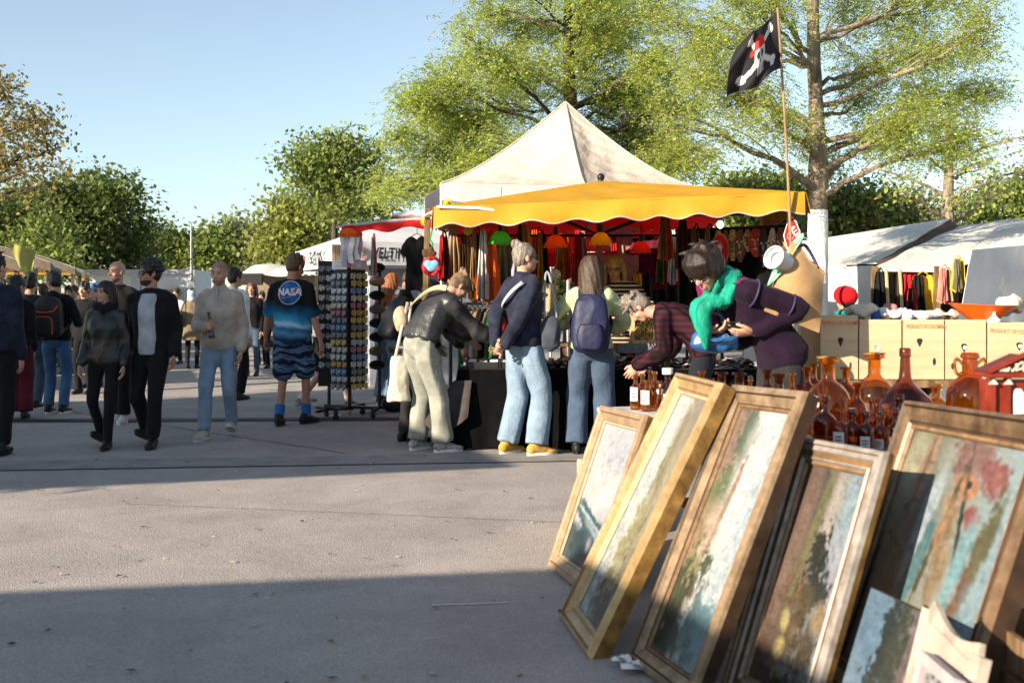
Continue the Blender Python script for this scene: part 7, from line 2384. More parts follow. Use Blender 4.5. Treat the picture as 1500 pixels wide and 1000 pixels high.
NAVYBAG = mat('bag_navy', (.012, .016, .055), rough=.55, var=.2, bump=.5, bscale=18, spec=.4, bdist=.012)
BLACKBAG = mat('bag_black', (.012, .012, .013), rough=.55, var=.2, bump=.5, bscale=18, bdist=.012)
CANV = cloth('canvas_cream', (.56, .52, .42))
STRAPB = cloth('strap_beige', (.40, .33, .22))
ORTRIM = mat('trim_orange', (.75, .09, .02), rough=.6, bump=0)
CREAMSHOE = mat('shoe_cream', (.48, .44, .36), rough=.7, var=.25, vscale=25)
GREYSHOE = mat('shoe_grey', (.34, .33, .33), rough=.7, var=.3, vscale=25)
TANSHOE = mat('shoe_tan', (.50, .28, .06), rough=.7)
WSOLE = mat('sole_white', (.68, .66, .62), rough=.7)
SLIM = dict(r=(.088, .060, .052))
REG = dict(r=(.094, .072, .070))
WIDE = dict(r=(.108, .094, .105))


def gx(px, Y): return (px - CX0) / FPX * Y


def head_piece(S, name, mb, m, **kw):
    return obj(name, mb, m, S.T, S.HM, **kw)


def glasses(S, dark=True, name='glasses'):
    mb = MB()
    for s_ in (-1, 1):
        if dark:
            mb.ell((.033 * s_, .090, -.004), (.026, .008, .020), seg=14, ring=8)
        else:
            mb.tube([(.033 * s_ + .023 * math.cos(t), .094, -.006 + .019 * math.sin(t)) for t in np.linspace(0, 2 * PI, 15)[:-1]], .0022, seg=5, closed=True)
        mb.tube([(.055 * s_, .088, .002), (.076 * s_, .06, .004), (.080 * s_, -.01, .0)], .0028, seg=5)
    mb.tube([(-.012, .097, .002), (.012, .097, .002)], .003, seg=5)
    head_piece(S, name, mb, mat('lens_black', (.008, .008, .009), rough=.12, bump=0, spec=.6))


# ---- the left edge group
person('person in dark hoodie and black trousers cut by the left edge', (gx(-9, 9.15), 9.15), 10, 1.80, hy=-30, top=dict(m=NAVY, ex=.04, name='hoodie', hood=True), legs=dict(m=NIGHT, **REG), feet=((-.1, .1, .08, 5), (.1, -.12, .09, 5)), hair=('short', 'black'))
person('person in black jacket and wide maroon trousers behind the edge figure', (gx(24, 11.9), 11.9), 20, 1.66, fem=True, hy=-50, top=dict(m=NIGHT, ex=.035), legs=dict(m=MAROON, **WIDE), hair=('short', 'black'))
person('person in black jacket and dark jeans left of the orange trimmed backpack', (gx(44, 13.0), 13.0), -5, 1.72, top=dict(m=NIGHT, ex=.035), legs=dict(m=JD, **REG), hair=('short', 'black'), shoes=(DARKSHOE, WSOLE))
S = person('person in blue jeans wearing the black orange trimmed backpack', (gx(82, 12.5), 12.5), 0, 1.73, hy=55, hp=12, top=dict(m=NIGHT, ex=.034, hood=True), legs=dict(m=JB, **REG), hair=('short', 'black'), shoes=(DARKSHOE, WSOLE), hands=((-.2, .28, 1.15), (.2, .26, 1.15)))
backpack(S, 'black backpack with orange piping on the person in blue jeans', BLACKBAG, BLACKBAG, (.36, .18, .50), trim=ORTRIM)
# ---- couple and the bald man
S = person('woman in black coat with long dark hair walking beside the man in sunglasses', (gx(155, 9.62), 9.62), 182, 1.57, fem=True, hy=-26, hp=-4, top=dict(m=LEATH, ex=.04, hem=-.10, name='coat', collar=.03), legs=dict(m=NIGHT, **SLIM), hair=('long', 'black'), features=True,
           feet=((-.08, .18, .08, 4), (.09, -.12, .13, 8, -25)), pz=.94, hands=((-.22, .10, .86), (.21, .12, .87)))
sc_ = MB()
sc_.tube([S.nb + V((.085 * math.cos(t), .02 + .08 * math.sin(t), .0 + .015 * math.sin(3 * t))) for t in np.linspace(0, 2 * PI, 18)[:-1]], .045, seg=10, closed=True)
obj('scarf', sc_, NIGHT, S.T, S.F, remesh=.014, sm=2, wr=(.010, 30, 2))
S = person('man in sunglasses with curly black hair and pale grey sweater under black jacket', (gx(222, 9.75), 9.75), 178, 1.77, hy=-42, hp=-2, skin=SK2, top=dict(m=NIGHT, ex=.04, hem=-.07, collar=.02), inner=dict(m=GREYK, ex=.046, w=.46, hem=-.085), legs=dict(m=NIGHT, r=(.1, .075, .066)), hair=('curly', 'black'), beard=BEARD, features=True,
           feet=((-.09, .20, .08, 8), (.10, -.14, .12, 8, -22)), pz=.935, hands=((-.235, .06, .85), (.25, -.10, .90)))
glasses(S, True, 'sunglasses')
person('bald bearded man in dark jacket behind the walking couple', (gx(173, 11.6), 11.6), 180, 1.83, hy=-25, top=dict(m=NIGHT, ex=.035, collar=.02), legs=dict(m=NIGHT, **REG), hair=('bald', 'black'), beard=STUB, features=True, shoes=(WSOLE, WSOLE), feet=((-.1, .1, .08, 5), (.02, -.1, .08, 5)))
person('person with black cap and dark clothes carrying bags behind the couple', (gx(124, 15.2), 15.2), 175, 1.66, fem=True, top=dict(m=NIGHT, ex=.045, hem=-.12, name='coat'), legs=dict(m=NIGHT, **SLIM), hair=('short', 'black'), vx=.018)
person('person in blue hood seen beside the bald man shoulder', (gx(139, 16.4), 16.4), 165, 1.64, top=dict(m=cloth('hood_blue', (.03, .10, .22)), ex=.04, hood=True), legs=dict(m=JD, **REG), hair=('short', cloth('hood_blue', (.03, .10, .22))), vx=.018)
# ---- man with beer bottle
S = person('man with shaved head in beige zip sweater and light jeans holding a beer bottle', (gx(322, 10.35), 10.35), 180, 1.79, hy=-4, top=dict(m=BEIGE, ex=.03, hem=-.07, bag=.012, name='sweater', collar=.045, wr=.014), legs=dict(m=JL, r=(.098, .076, .068)), hair=('buzz', mat('hair_shaved', (.30, .19, .13), rough=.7, var=.12, vscale=30)), features=True, shoes=(CREAMSHOE, WSOLE),
           feet=((-.09, -.12, .12, 6, -20), (.09, .22, .08, 10)), pz=.935, hands=((-.225, .06, .85), (.07, .30, 1.09)), hdir=(None, (-.75, .62, .1)), hpn=(None, (-.55, -.8, 0)), curl=(.5, .95), poles=((-.2, -1, 0), (.55, -.8, -.3)), beard=STUB)
z_ = MB(); z_.tube([S.sp(.40)[0] + V((0, .118, 0)), S.sp(.46)[0] + V((0, .102, 0)), S.nb + V((0, .085, .02))], .005, seg=6); obj('zip', z_, MET, S.T, S.F)
wd = V((-.75, .62, .1)).normalized(); wp = V((-.55, -.8, 0)).normalized()
c_ = S.F @ (S.wr[1] + wd * .078 + (wp - wd * wp.dot(wd)).normalized() * .042)
T = thing('beer_bottle', 'brown beer bottle held in the right hand of the beige sweater man', 'bottle', c_ - V((0, 0, .12)))
fr_ = WM[T.name] @ Matrix.Rotation(R(-8), 4, 'Y')
m = MB(); m.lathe([(0, 0), (.028, .0), (.030, .006), (.030, .14), (.026, .165), (.015, .195), (.0125, .225), (.0125, .245), (.014, .247), (.014, .256), (.011, .258), (0, .250)], seg=20); obj('glass', m, mat('beer_brown', (.05, .02, .01), rough=.12, spec=.6, bump=0), T, frame=fr_)
m = MB(); m.lathe([(.0306, .03), (.0306, .06)], seg=20); obj('label', m, mat('beer_label', (.14, .10, .20), rough=.6), T, frame=fr_)
# ---- man in the space T-shirt
S = person('heavy man in black and blue space T-shirt and patterned shorts walking away', (gx(428, 11.35), 11.35), -12, 1.90, build=1.10, belly=.05, hy=-25, hp=18, skin=skin_mat('skin_ruddy', (.42, .20, .13)), top=dict(m=SPACE, ex=.035, hem=-.13, end=.46, cuff=.014, name='T-shirt', hemw=.015), legs=dict(m=SWIM, r=(.125, .115, .12), end=.44, name='shorts'), hair=('short', 'chestnut'),
           shoes=(DARKSHOE, DARKSHOE), socks=mat('sock_blue', (.03, .16, .42), rough=.9), feet=((-.08, -.14, .09, 14), (.10, .12, .08, 20)), hands=((-.34, .10, .87), (.31, .0, .85)), curl=(.8, .5))
bv = bvh_of(S.top)
dv = S.F.to_3x3() @ V((.0, 1, 0))
ctr = S.F @ V((.02, -.5, 1.345))
rx_, ux_ = (S.F.to_3x3() @ V((1, 0, 0))).normalized(), V((0, 0, 1))
LB = mat('print_blue', (.02, .11, .32), rough=.8, var=.3, vscale=12); LR = mat('print_red', (.55, .03, .06), rough=.8); LW = mat('print_white', (.72, .72, .74), rough=.8)
def lp(x, y, r_=.125): return ctr + rx_ * (x * r_) + ux_ * (y * r_)
m = MB()
for k in range(5):
    for j in range(28):
        a0, a1 = j / 28 * 2 * PI, (j + 1) / 28 * 2 * PI
        r0, r1 = k / 5, (k + 1) / 5
        m.poly([lp(r0 * math.cos(a0) + 1e-4, r0 * math.sin(a0)), lp(r1 * math.cos(a0), r1 * math.sin(a0)), lp(r1 * math.cos(a1), r1 * math.sin(a1)), lp(r0 * math.cos(a1), r0 * math.sin(a1) + 1e-4)])
drape_on(m, bv, dv, .004); obj('round_print', m, LB, S.top, smooth=False, sharp='open')
m = MB()
for j in range(30):
    a0, a1 = j / 30 * 2 * PI, (j + 1) / 30 * 2 * PI
    m.poly([lp(math.cos(a0), math.sin(a0)), lp(1.05 * math.cos(a0), 1.05 * math.sin(a0)), lp(1.05 * math.cos(a1), 1.05 * math.sin(a1)), lp(math.cos(a1), math.sin(a1))])
drape_on(m, bv, dv, .005); obj('print_ring', m, LW, S.top, smooth=False, sharp='open')
def swoosh(fn0, fn1, n, mm, name, off):
    q = MB()
    for k in range(n): q.poly([lp(*fn0(k / n)), lp(*fn0((k + 1) / n)), lp(*fn1((k + 1) / n)), lp(*fn1(k / n))])
    drape_on(q, bv, dv, off); obj(name, q, mm, S.top, smooth=False, sharp='open')
swoosh(lambda t: (-.55 + 1.72 * t, -.28 + .95 * t ** 1.25), lambda t: (-.55 + 1.72 * t, -.28 + .95 * t ** 1.25 - .20 * math.sin(PI * min(1, t * 1.05)) ** .8), 16, LR, 'red_swoosh', .007)
swoosh(lambda t: (.95 * math.cos(t * 5.2 + 2.6), .38 * math.sin(t * 5.2 + 2.6) - .02 + .25 * math.cos(t * 5.2 + 2.6)), lambda t: (.91 * math.cos(t * 5.2 + 2.6), .35 * math.sin(t * 5.2 + 2.6) - .02 + .25 * math.cos(t * 5.2 + 2.6)), 30, LW, 'orbit_print', .006)
t_ = text_mb('NASA', .105, bold=.004, xs=1.0)
place(t_, Matrix.Translation(ctr + V((0, 0, .004))) @ Matrix((( rx_.x, 0, -dv.x, 0), (rx_.y, 0, -dv.y, 0), (0, 1, 0, 0), (0, 0, 0, 1))))
drape_on(t_, bv, dv, .010); obj('lettering', t_, LW, S.top, smooth=False, sharp='open')
# ---- figures further back
S = person('woman in white headscarf and khaki coat walking away in the distance', (gx(281, 20.8), 20.8), 4, 1.62, fem=True, top=dict(m=KHAKI, ex=.06, hem=-.32, name='coat'), legs=dict(m=NIGHT, **SLIM), hair=('bun', 'black'), vx=.02, feet=((-.07, -.1, .1, 5), (.08, .12, .08, 5)))
m = MB(); m.ell((0, -.02, .02), (.10, .115, .125)); m.ell((0, -.05, -.09), (.10, .08, .08)); head_piece(S, 'headscarf', m, cloth('scarf_pale', (.50, .56, .64)), remesh=.018, sm=2)
T = thing('shoulder_bag', 'black shoulder bag on the khaki coat woman', 'bag', S.F @ V((-.22, -.12, .98)))
m = MB(); m.box((-.23, -.12, 1.08), (.10, .26, .24), bev=.03); obj('bag_body', m, BLACKBAG, T, S.F)
m = MB(); m.tube(cat([(-.22, -.02, 1.18), (-.14, .06, 1.44), (-.14, -.10, 1.44), (-.22, -.2, 1.18)], 4), .012, seg=6); obj('strap', m, BLACKBAG, T, S.F)
person('small distant person in dark top left of the white headscarf', (gx(259, 22.5), 22.5), 170, 1.66, top=dict(m=WHITEC, ex=.03), legs=dict(m=NIGHT, **SLIM), hair=('short', 'brown'), vx=.02)
S = person('man in white hooded top standing behind the beige sweater man', (gx(343, 14.2), 14.2), -20, 1.82, hy=-30, top=dict(m=WHITEC, ex=.04, hood=True, name='hoodie'), legs=dict(m=NIGHT, **REG), hair=('short', 'black'), vx=.016)
person('long haired woman in dark top behind the white hooded man', (gx(369, 18.8), 18.8), 180, 1.72, fem=True, top=dict(m=NIGHT, ex=.03), legs=dict(m=JD, **SLIM), hair=('long', 'chestnut'), vx=.018)
person('person in dark red and black jacket left of the space T-shirt', (gx(384, 22), 22), 172, 1.58, top=dict(m=MAROON, ex=.045, hem=-.10), legs=dict(m=NIGHT, **REG), hair=('short', 'black'), shoes=(DARKSHOE, WSOLE), vx=.018, inner=dict(m=NIGHT, w=.45, ex=.05))
person('tall dark person right beside the dark red jacket', (gx(399, 21), 21), 178, 1.68, fem=True, top=dict(m=NIGHT, ex=.03), legs=dict(m=NIGHT, **SLIM), hair=('long', 'brown'), vx=.02)
for i, (px, Y, fc_, c, hc, lab) in enumerate([(101, 19.5, 190, NIGHT, 'black', 'dark haired distant person before the brown fence'), (110, 21.5, 170, WHITEC, 'brown', 'distant person in white top before the brown fence'), (128, 23.0, 180, NIGHT, 'black', 'distant person in black right of the fence'), (64, 17.5, 30, NIGHT, 'brown', 'dark figure under the left stall roofs'), (20, 16, 60, NIGHT, 'black', 'dark figure half hidden by the edge figure')]):
    person(lab, (gx(px, Y), Y), fc_, 1.66 + .03 * (i % 3), top=dict(m=c, ex=.035), legs=dict(m=JD if i % 2 else NIGHT, **REG), hair=('short', hc), vx=.02, group='people in the distance on the left')
# ---- behind and beside the racks
person('man in white T-shirt and black shorts leaning behind the packet rack', (gx(473, 13.1), 13.1), -70, 1.86, lean=14, hp=30, top=dict(m=WHITEC, ex=.04, end=.5, name='T-shirt'), legs=dict(m=NIGHT, r=(.12, .11, .115), end=.42, name='shorts'), hair=('messy', 'black'), shoes=(GREYSHOE, WSOLE), socks=mat('sock_pattern', (.62, .58, .56), rough=.9, var=.6, vscale=45, col2=(.4, .08, .06)),
       feet=((-.1, -.25, .1, 5, -15), (.1, .3, .08, 5)), pz=.90, hands=((-.25, .35, 1.2), (.25, .35, 1.25)))
person('woman with long ginger hair and bare arms looking down by the rack of caps', (gx(566, 13.7), 13.7), -28, 1.76, fem=True, hp=24, hy=-15, lean=8, top=dict(m=cloth('top_peach', (.55, .24, .18)), ex=.016, end=.2, hem=.04, name='top'), legs=dict(m=JM, r=(.105, .095, .105)), hair=('long', 'ginger'), hands=((-.18, .34, 1.15), (.22, .34, 1.15)), shoes=(DARKSHOE, WSOLE))
S = person('woman with brown hair bun looking down beside the ginger haired woman', (gx(594, 13.2), 13.2), -75, 1.80, fem=True, hp=30, top=dict(m=NIGHT, ex=.03), legs=dict(m=JB, **WIDE), hair=('bun', 'chestnut'), shoes=(DARKSHOE, WSOLE))
T = thing('shoulder_bag', 'black sack bag resting on the ground by the rack of caps', 'bag', (gx(578, 12.7), 12.7, 0))
m = MB(); m.ell((gx(578, 12.7), 12.7, .10), (.17, .14, .11)); m.ell((gx(588, 12.7), 12.7, .18), (.12, .1, .1)); obj('bag_body', m, BLACKBAG, T, remesh=.016, sm=3, wr=(.012, 14, 2))
# ---- shopper bent over the table, with sling bag, tote and black pack
S1 = person('person in black jacket and dark trousers behind the grey green trousers', (gx(600, 9.95), 9.95), -48, 1.66, lean=30, hp=40, py=-.06, top=dict(m=LEATH, ex=.045, hem=-.05, wr=.016), legs=dict(m=cloth('trousers_soot', (.03, .028, .028)), **REG), hair=('short', 'black'), hands=((-.2, .55, .95), (.2, .55, .95)))
backpack(S1, 'black crumpled backpack on the person in black jacket', BLACKBAG, BLACKBAG, (.30, .16, .46), pocket=False)
S = person('bent shopper in graphite jacket and grey green cargo trousers at the table end', (gx(628, 9.36), 9.36), -52, 1.80, lean=40, twist=-8, hp=48, hy=-8, hr=-6, py=-.10, pz=.945, top=dict(m=NYLON, ex=.05, hem=.045, bag=.02, wr=.016, wsc=14, hangs=.03, collar=.035), legs=dict(m=GREYGREEN, r=(.110, .092, .098), wr=.012), hair=('bun', 'sand'), shoes=(GREYSHOE, WSOLE),
           feet=((-.13, -.04, .08, 8), (.14, .06, .08, 12)), hands=((-.20, .62, .98), (.22, .58, .96)))
m = MB(); m.loft([ring(S.sp(.045)[0] + S.sp(.04)[1] @ V((0, .0, dz)), S.sp(.04)[1] @ V((1, 0, 0)), S.sp(.04)[1] @ V((0, 1, 0)), .172, .126, 24) for dz in (-.018, .018)]); obj('belt', m, LEATH, S.T, S.F)
T = thing('sling_bag', 'beige sling strap with small pouch across the graphite jacket', 'bag', S.F @ V((-.1, -.2, 1.05)))
def torso_pt(Sx, s, a, off=0.0, w=.165, d=.115):
    c, r_ = Sx.sp(s)
    return c + r_ @ V(((w + off) * math.sin(a), -(d + off) * math.cos(a), 0))
q = [torso_pt(S, s, a, .075) for s, a in ((.50, .9), (.46, .5), (.38, .1), (.28, -.35), (.18, -.8), (.10, -1.2))]
qq = cat(q, 5); nn = [(p - S.sp(.3)[0]).normalized() for p in qq]
m = MB(); slab_path(m, qq, .055, .012, [(p - S.sp(max(.05, .5 - .42 * i / len(qq)))[0]).normalized() for i, p in enumerate(qq)]); obj('strap', m, STRAPB, T, S.F)
m = MB(); m.ell(torso_pt(S, .16, -.75, .10), (.09, .06, .12)); obj('bag_body', m, STRAPB, T, S.F, remesh=.012, sm=2, wr=(.008, 20, 4))
T = thing('tote_bag', 'cream canvas tote bag hanging at the hip of the bent shopper', 'bag', S.F @ V((-.26, -.10, .62)))
h_ = V((-.16, -.21, -.16))
m = MB()
rs = []
for t in np.linspace(0, 1, 8):
    rs.append(ring(h_ + V((0, 0, .60 + .40 * t)), (.5, 1, 0), (1, -.5, 0), .075 * (1 - .45 * t) + .02, .05 * (1 - .3 * t), 14, 2.4))
m.loft(rs); obj('bag_body', m, CANV, T, S.F, remesh=.012, sm=3, wr=(.012, 15, 6))
m = MB(); m.tube(cat([h_ + V((0, -.04, .98)), h_ + V((.02, .0, 1.18)), h_ + V((.05, .06, 1.48))], 5), .014, seg=8); m.tube(cat([h_ + V((0, .04, .98)), h_ + V((.03, .05, 1.15)), h_ + V((.07, .09, 1.48))], 5), .012, seg=8); obj('strap', m, CANV, T, S.F)
# ---- man with hair knot
S = person('man with grey hair knot, navy jacket and wide light jeans at the black table', (gx(766, 9.15), 9.15), -52, 1.89, hy=-22, top=dict(m=NAVY, ex=.045, hem=-.055, bag=.012, wr=.016, collar=.03), legs=dict(m=JL, r=(.108, .098, .104), wr=.011), hair=('bun', 'grey'), shoes=(TANSHOE, WSOLE), feet=((-.12, -.07, .08, 6), (.12, .05, .08, 14)),
           hands=((-.02, -.27, .93), (.08, -.26, .91)), hdir=((.9, -.1, -.4), (-.8, -.1, -.5)), hpn=((0, -1, 0), (0, -1, .1)), poles=((-.9, -.5, .1), (.9, -.5, .1)), curl=(.6, .7), features=True)
glasses(S, False)
m = MB(); qq = cat([torso_pt(S, s, a, .055) for s, a in ((.47, .75), (.40, .30), (.30, -.25), (.2, -.9))], 5); slab_path(m, qq, .028, .008, [(p - S.sp(max(.05, .5 - .3 * i / len(qq)))[0]).normalized() for i, p in enumerate(qq)])
o_ = obj('bag_strap', m, GREYW, None, S.F); tag(o_, 'thin grey bag strap across the back of the hair knot man', 'strap')
T = thing('shoulder_bag', 'dark bag hanging in front of the man with hair knot', 'bag', at(808, 520, 9.1))
p_ = at(806, 488, 9.05)
m = MB(); m.ell(p_, (.10, .08, .16)); m.box(p_ + V((0, 0, -.03)), (.18, .1, .22), bev=.02); obj('bag_body', m, cloth('bag_slate', (.05, .06, .075)), T, remesh=.012, sm=3, wr=(.012, 16, 1))
m = MB(); m.tube(cat([p_ + V((-.05, .02, .12)), p_ + V((-.04, .1, .5)), p_ + V((.0, .1, .5)), p_ + V((.06, .02, .12))], 4), .010, seg=6); obj('strap', m, GREYW, T)
# ---- woman with navy backpack
S = person('woman with long brown hair in pale green sweater and wide dark jeans at the stall', (gx(866, 9.18), 9.18), -6, 1.78, fem=True, hy=12, top=dict(m=GREENW, ex=.045, hem=-.02, bag=.02, wr=.015, hangs=.03, name='sweater'), legs=dict(m=JD, r=(.112, .104, .112), wr=.011), hair=('long', 'brown'), hands=((-.21, .34, 1.16), (.16, .36, 1.1)), hdir=((.3, .9, .3), None), poles=((-.9, -.45, -.3), (.8, -.5, 0)), feet=((-.13, 0, .08, 8), (.13, .02, .08, 8)))
backpack(S, 'navy blue backpack worn over the pale green sweater', NAVYBAG, NAVYBAG, (.33, .17, .50), drop=.10)
T = thing('phone', 'pink phone in the left hand of the green sweater woman', 'phone', S.F @ (S.wr[0] + V((.02, .1, .0))))
m = MB(); m.box(S.wr[0] + V((.03, .11, .05)), (.07, .012, .14), rot=Matrix.Rotation(R(-30), 3, 'X'), bev=.004); obj('case', m, FAB['pink'], T, S.F)
# ---- stall keeper and the bent man
S = person('stall keeper in brown and black striped shirt behind the trinkets', (gx(912, 10.75), 10.75), 178, 1.86, side=9, hy=-10, hp=10, skin=skin_mat('skin_lamp_tinted', (.50, .22, .08)), top=dict(m=STRIPE, ex=.035, hem=-.10, end=.62, name='shirt'), legs=dict(m=NIGHT, **REG), hair=('long', mat('hair_amber', (.42, .22, .04), rough=.6, var=.3, vscale=25, stretch=(3, 3, .7))), features=True, hands=((-.22, .36, 1.08), (.16, .34, 1.06)), poles=((-.9, -.4, -.2), (.9, -.4, -.2)))  # orange lamp light is painted into the keeper's skin colour
glasses(S, False)
S = person('bent man in dark red plaid shirt leaning over the trinkets', (gx(1012, 8.7), 8.7), 72, 1.80, lean=64, hp=58, hy=6, hunch=.1, py=-.12, pz=.95, top=dict(m=PLAID, ex=.05, hem=-.07, wr=.014, name='shirt'), legs=dict(m=cloth('trousers_ink', (.012, .013, .02)), **REG), hair=('messy', 'grey'), feet=((-.11, 0, .08, 6), (.11, .06, .08, 6)), hands=((-.16, .42, .80), (.18, .40, .80)))
# ---- woman in purple in the foreground
FH = 100
S = person('short haired woman in purple cardigan and teal scarf leaning over the bottles', (gx(1138, 6.12), 6.12), FH, 1.90, lean=49, twist=8, hp=38, hy=20, hunch=.12, fem=True, build=.98, py=-.02, pz=.975, vx=.011, top=dict(m=PURP, ex=.030, hem=-.13, wr=.008, wsc=15, name='cardigan', bag=.0), legs=dict(m=CHAR, **REG), hair=('fringe', mat('hair_darkbrown', (.018, .010, .007), rough=.45, var=.4, vscale=30, bump=.6, bscale=70, stretch=(3, 3, .7), bdist=.006)), features=True,
           feet=((-.12, -.02, .08, 6), (.12, .05, .08, 6)), hands=((-.10, .17, 1.095), (.03, .40, 1.085)), hdir=((.3, .93, -.12), (-.5, -.55, .1)), hpn=((.45, -.15, .85), (.2, .1, .95)), poles=((-.30, -1, .30), (.25, -1, 0)), curl=(.45, .5))
glasses(S, False)
# magenta lapel hanging free on the far side, magenta hem below the cardigan
m = MB(); qq = cat([at(1034, 372, 6.2), at(1026, 408, 6.2), at(1040, 455, 6.2), at(1058, 498, 6.2)], 6)
slab_path(m, qq, .075, .02, V((-.5, -.85, .1))); obj('magenta_lapel', m, MAG, S.T, None, remesh=.011, sm=2, wr=(.006, 22, 2))
m = MB(); bb = bvh_of(S.top); yk = MB()
c0 = S.F @ S.sp(.43)[0]; ax_ = (S.F.to_3x3() @ S.sp(.43)[1] @ V((1, 0, 0))).normalized(); ay_ = (S.F.to_3x3() @ S.sp(.43)[1] @ V((0, 0, 1))).normalized()
yk.grid(lambda u, v: c0 + ax_ * (.30 * (u - .5)) + ay_ * (.12 - .20 * v - .05 * math.sin(PI * u)) , 16, 10)
drape_on(yk, bb, V((0, 0, -1)), .004); obj('magenta_yoke', yk, MAG, S.top, solid=.004)
# violet bag straps, drawn as loops round the shoulder and upper arm
def strap_ring(c, d, r_, th, seg=22):
    d = V(d).normalized(); a = d.orthogonal().normalized(); b = d.cross(a)
    return [V(c) + a * (r_ * math.cos(t)) + b * (r_ * math.sin(t)) for t in np.linspace(0, 2 * PI, seg + 1)[:-1]]
STRAPV = mat('strap_violet', (.04, .03, .085), rough=.7)
d_ = S.el[0] - S.sh[0]
m = MB(); m.tube(strap_ring(S.sh[0] + d_ * .10, d_, .074, .006), .006, seg=6, closed=True); obj('shoulder_strap_loop', m, STRAPV, S.T, S.F)
m = MB(); m.tube(strap_ring(S.sh[0] + d_ * .80, d_, .064, .006), .006, seg=6, closed=True); obj('arm_strap_loop', m, STRAPV, S.T, S.F)
# scarf: loops round the neck and a hanging bundle
m = MB()
nbp = S.nb
cr_ = S.sp(.5)[1]
for k, (r_, dz, th) in enumerate(((.088, .015, .026), (.096, -.02, .030), (.084, .045, .022))):
    m.tube([nbp + cr_ @ V((r_ * math.cos(t), r_ * math.sin(t) * 1.02 + .01, dz + .02 * math.sin(2 * t + k))) for t in np.linspace(0, 2 * PI, 22)[:-1]], th, seg=10, closed=True)
m.tube(cat([nbp + cr_ @ V((-.07, .09, -.02)), nbp + V((-.04, .12, -.12)), nbp + V((-.03, .12, -.24)), nbp + V((.0, .10, -.34))], 5), lerp_list([.03, .045, .042, .015], 16), seg=12, rnd=True)
m.tube(cat([nbp + cr_ @ V((.06, .10, -.02)), nbp + V((.05, .13, -.12)), nbp + V((.03, .13, -.24))], 5), lerp_list([.034, .045, .02], 11), seg=12, rnd=True)
obj('scarf', m, TEAL, S.T, S.F, remesh=.010, sm=2, wr=(.006, 48, 3, (1, 1, .45)))
mid = S.F @ ((S.wr[0] + S.wr[1]) / 2 + V((0, .0, .045)))
T = thing('glass_dish', 'small clear glass dish held in both hands of the purple cardigan woman', 'dish', mid - V((0, 0, .03)))
m = MB(); m.lathe([(0, -.02), (.04, -.02), (.062, .008), (.065, .012), (.058, .008), (.038, -.014), (0, -.014)], mid, seg=24); obj('dish', m, CLEAR, T)
m = MB(); m.lathe([(.0, -.024), (.066, -.022), (.07, -.014), (.066, -.010)], mid, seg=24); obj('rim', m, IRON, T)
# blue leather bag on the far side
BLUEL = mat('leather_blue', (.025, .11, .30), rough=.3, var=.3, vscale=8, bump=.5, bscale=12, spec=.6, bdist=.02)
T = thing('handbag', 'shiny blue leather handbag hanging below the hands of the purple cardigan woman', 'handbag', at(1045, 528, 6.05))
p_ = at(1046, 502, 6.08)
m = MB(); m.ell(p_ + V((0, 0, -.01)), (.15, .06, .055)); m.ell(p_ + V((-.06, 0, .025)), (.075, .05, .05)); m.ell(p_ + V((.06, 0, .02)), (.085, .05, .045)); obj('bag_body', m, BLUEL, T, remesh=.012, sm=3, wr=(.010, 24, 8))
m = MB(); m.tube(cat([p_ + V((-.07, .0, .09)), p_ + V((-.02, .04, .17)), p_ + V((.05, .04, .16)), p_ + V((.09, 0, .08))], 5), .012, seg=8); obj('handle', m, BLUEL, T)
m = MB(); slab_path(m, cat([p_ + V((-.09, -.085, .05)), p_ + V((-.01, -.10, .02)), p_ + V((.06, -.095, .05))], 4), .022, .006, V((0, -1, .2))); obj('buckle_strap', m, BLUEL, T)
m = MB(); m.tube([p_ + V((.05 + .016 * math.cos(t), -.10, .04 + .014 * math.sin(t))) for t in np.linspace(0, 2 * PI, 12)[:-1]], .003, seg=5, closed=True); obj('buckle', m, STEEL, T)
# jute shopper on her shoulder
JUTE = mat('jute', (.40, .24, .11), rough=.85, var=.15, vscale=8, bump=.5, bscale=120)
Yj = 6.02
T = thing('jute_bag', 'large tan jute shopping bag with green lining on the back of the purple cardigan woman', 'bag', at(1200, 480, Yj))
q_ = [at(1163, 358, Yj - .06), at(1207, 402, Yj - .02), at(1200, 487, Yj - .06), at(1120, 455, Yj - .12), at(1140, 425, Yj - .14)]
bk = V((.05, .22, .03))
m = MB()
def jq(u, v, o=V((0, 0, 0))):
    a_, b_ = q_[0].lerp(q_[1], u), q_[3].lerp(q_[2], u)
    return a_.lerp(b_, v) + V((0, -.05 * math.sin(PI * u) * math.sin(PI * v), .01 * math.sin(u * 9) * (1 - v))) + o
m.grid(lambda u, v: jq(u, v), 14, 14); m.grid(lambda u, v: jq(u, v, bk), 14, 14)
for fn in (lambda t: (0, t), lambda t: (1, t), lambda t: (t, 1)):
    m.grid(lambda u, v: jq(*fn(u), bk * v), 12, 3)
obj('bag_body', m, JUTE, T, solid=.006)
m = MB(); m.tube([jq(t, 0) for t in np.linspace(0, 1, 12)], .008, seg=6); obj('rim', m, JUTE, T)
m = MB(); rs = [ring(at(1140 + 12 * t, 398 - 20 * t, Yj - .02 + .02 * t), (.6, 0, .8), (0, 1, 0), .10 - .01 * t, .10, 12) for t in np.linspace(0, 2, 5)]
m.loft(rs); obj('lining', m, mat('lining_green', (.02, .28, .10), rough=.45, var=.5, vscale=14, col2=(.45, .55, .5)), T, wr=(.018, 30, 2))
m = MB(); m.tube(cat([jq(.12, .02), jq(.3, -.12), jq(.6, -.12), jq(.8, .02)], 6), .010, seg=8); obj('handle', m, STRAPV, T)
T = thing('plastic_tub', 'white plastic tub sticking out of the jute bag', 'tub', at(1131, 380, Yj - .1))
ax_ = V((-.7, -.55, .25))
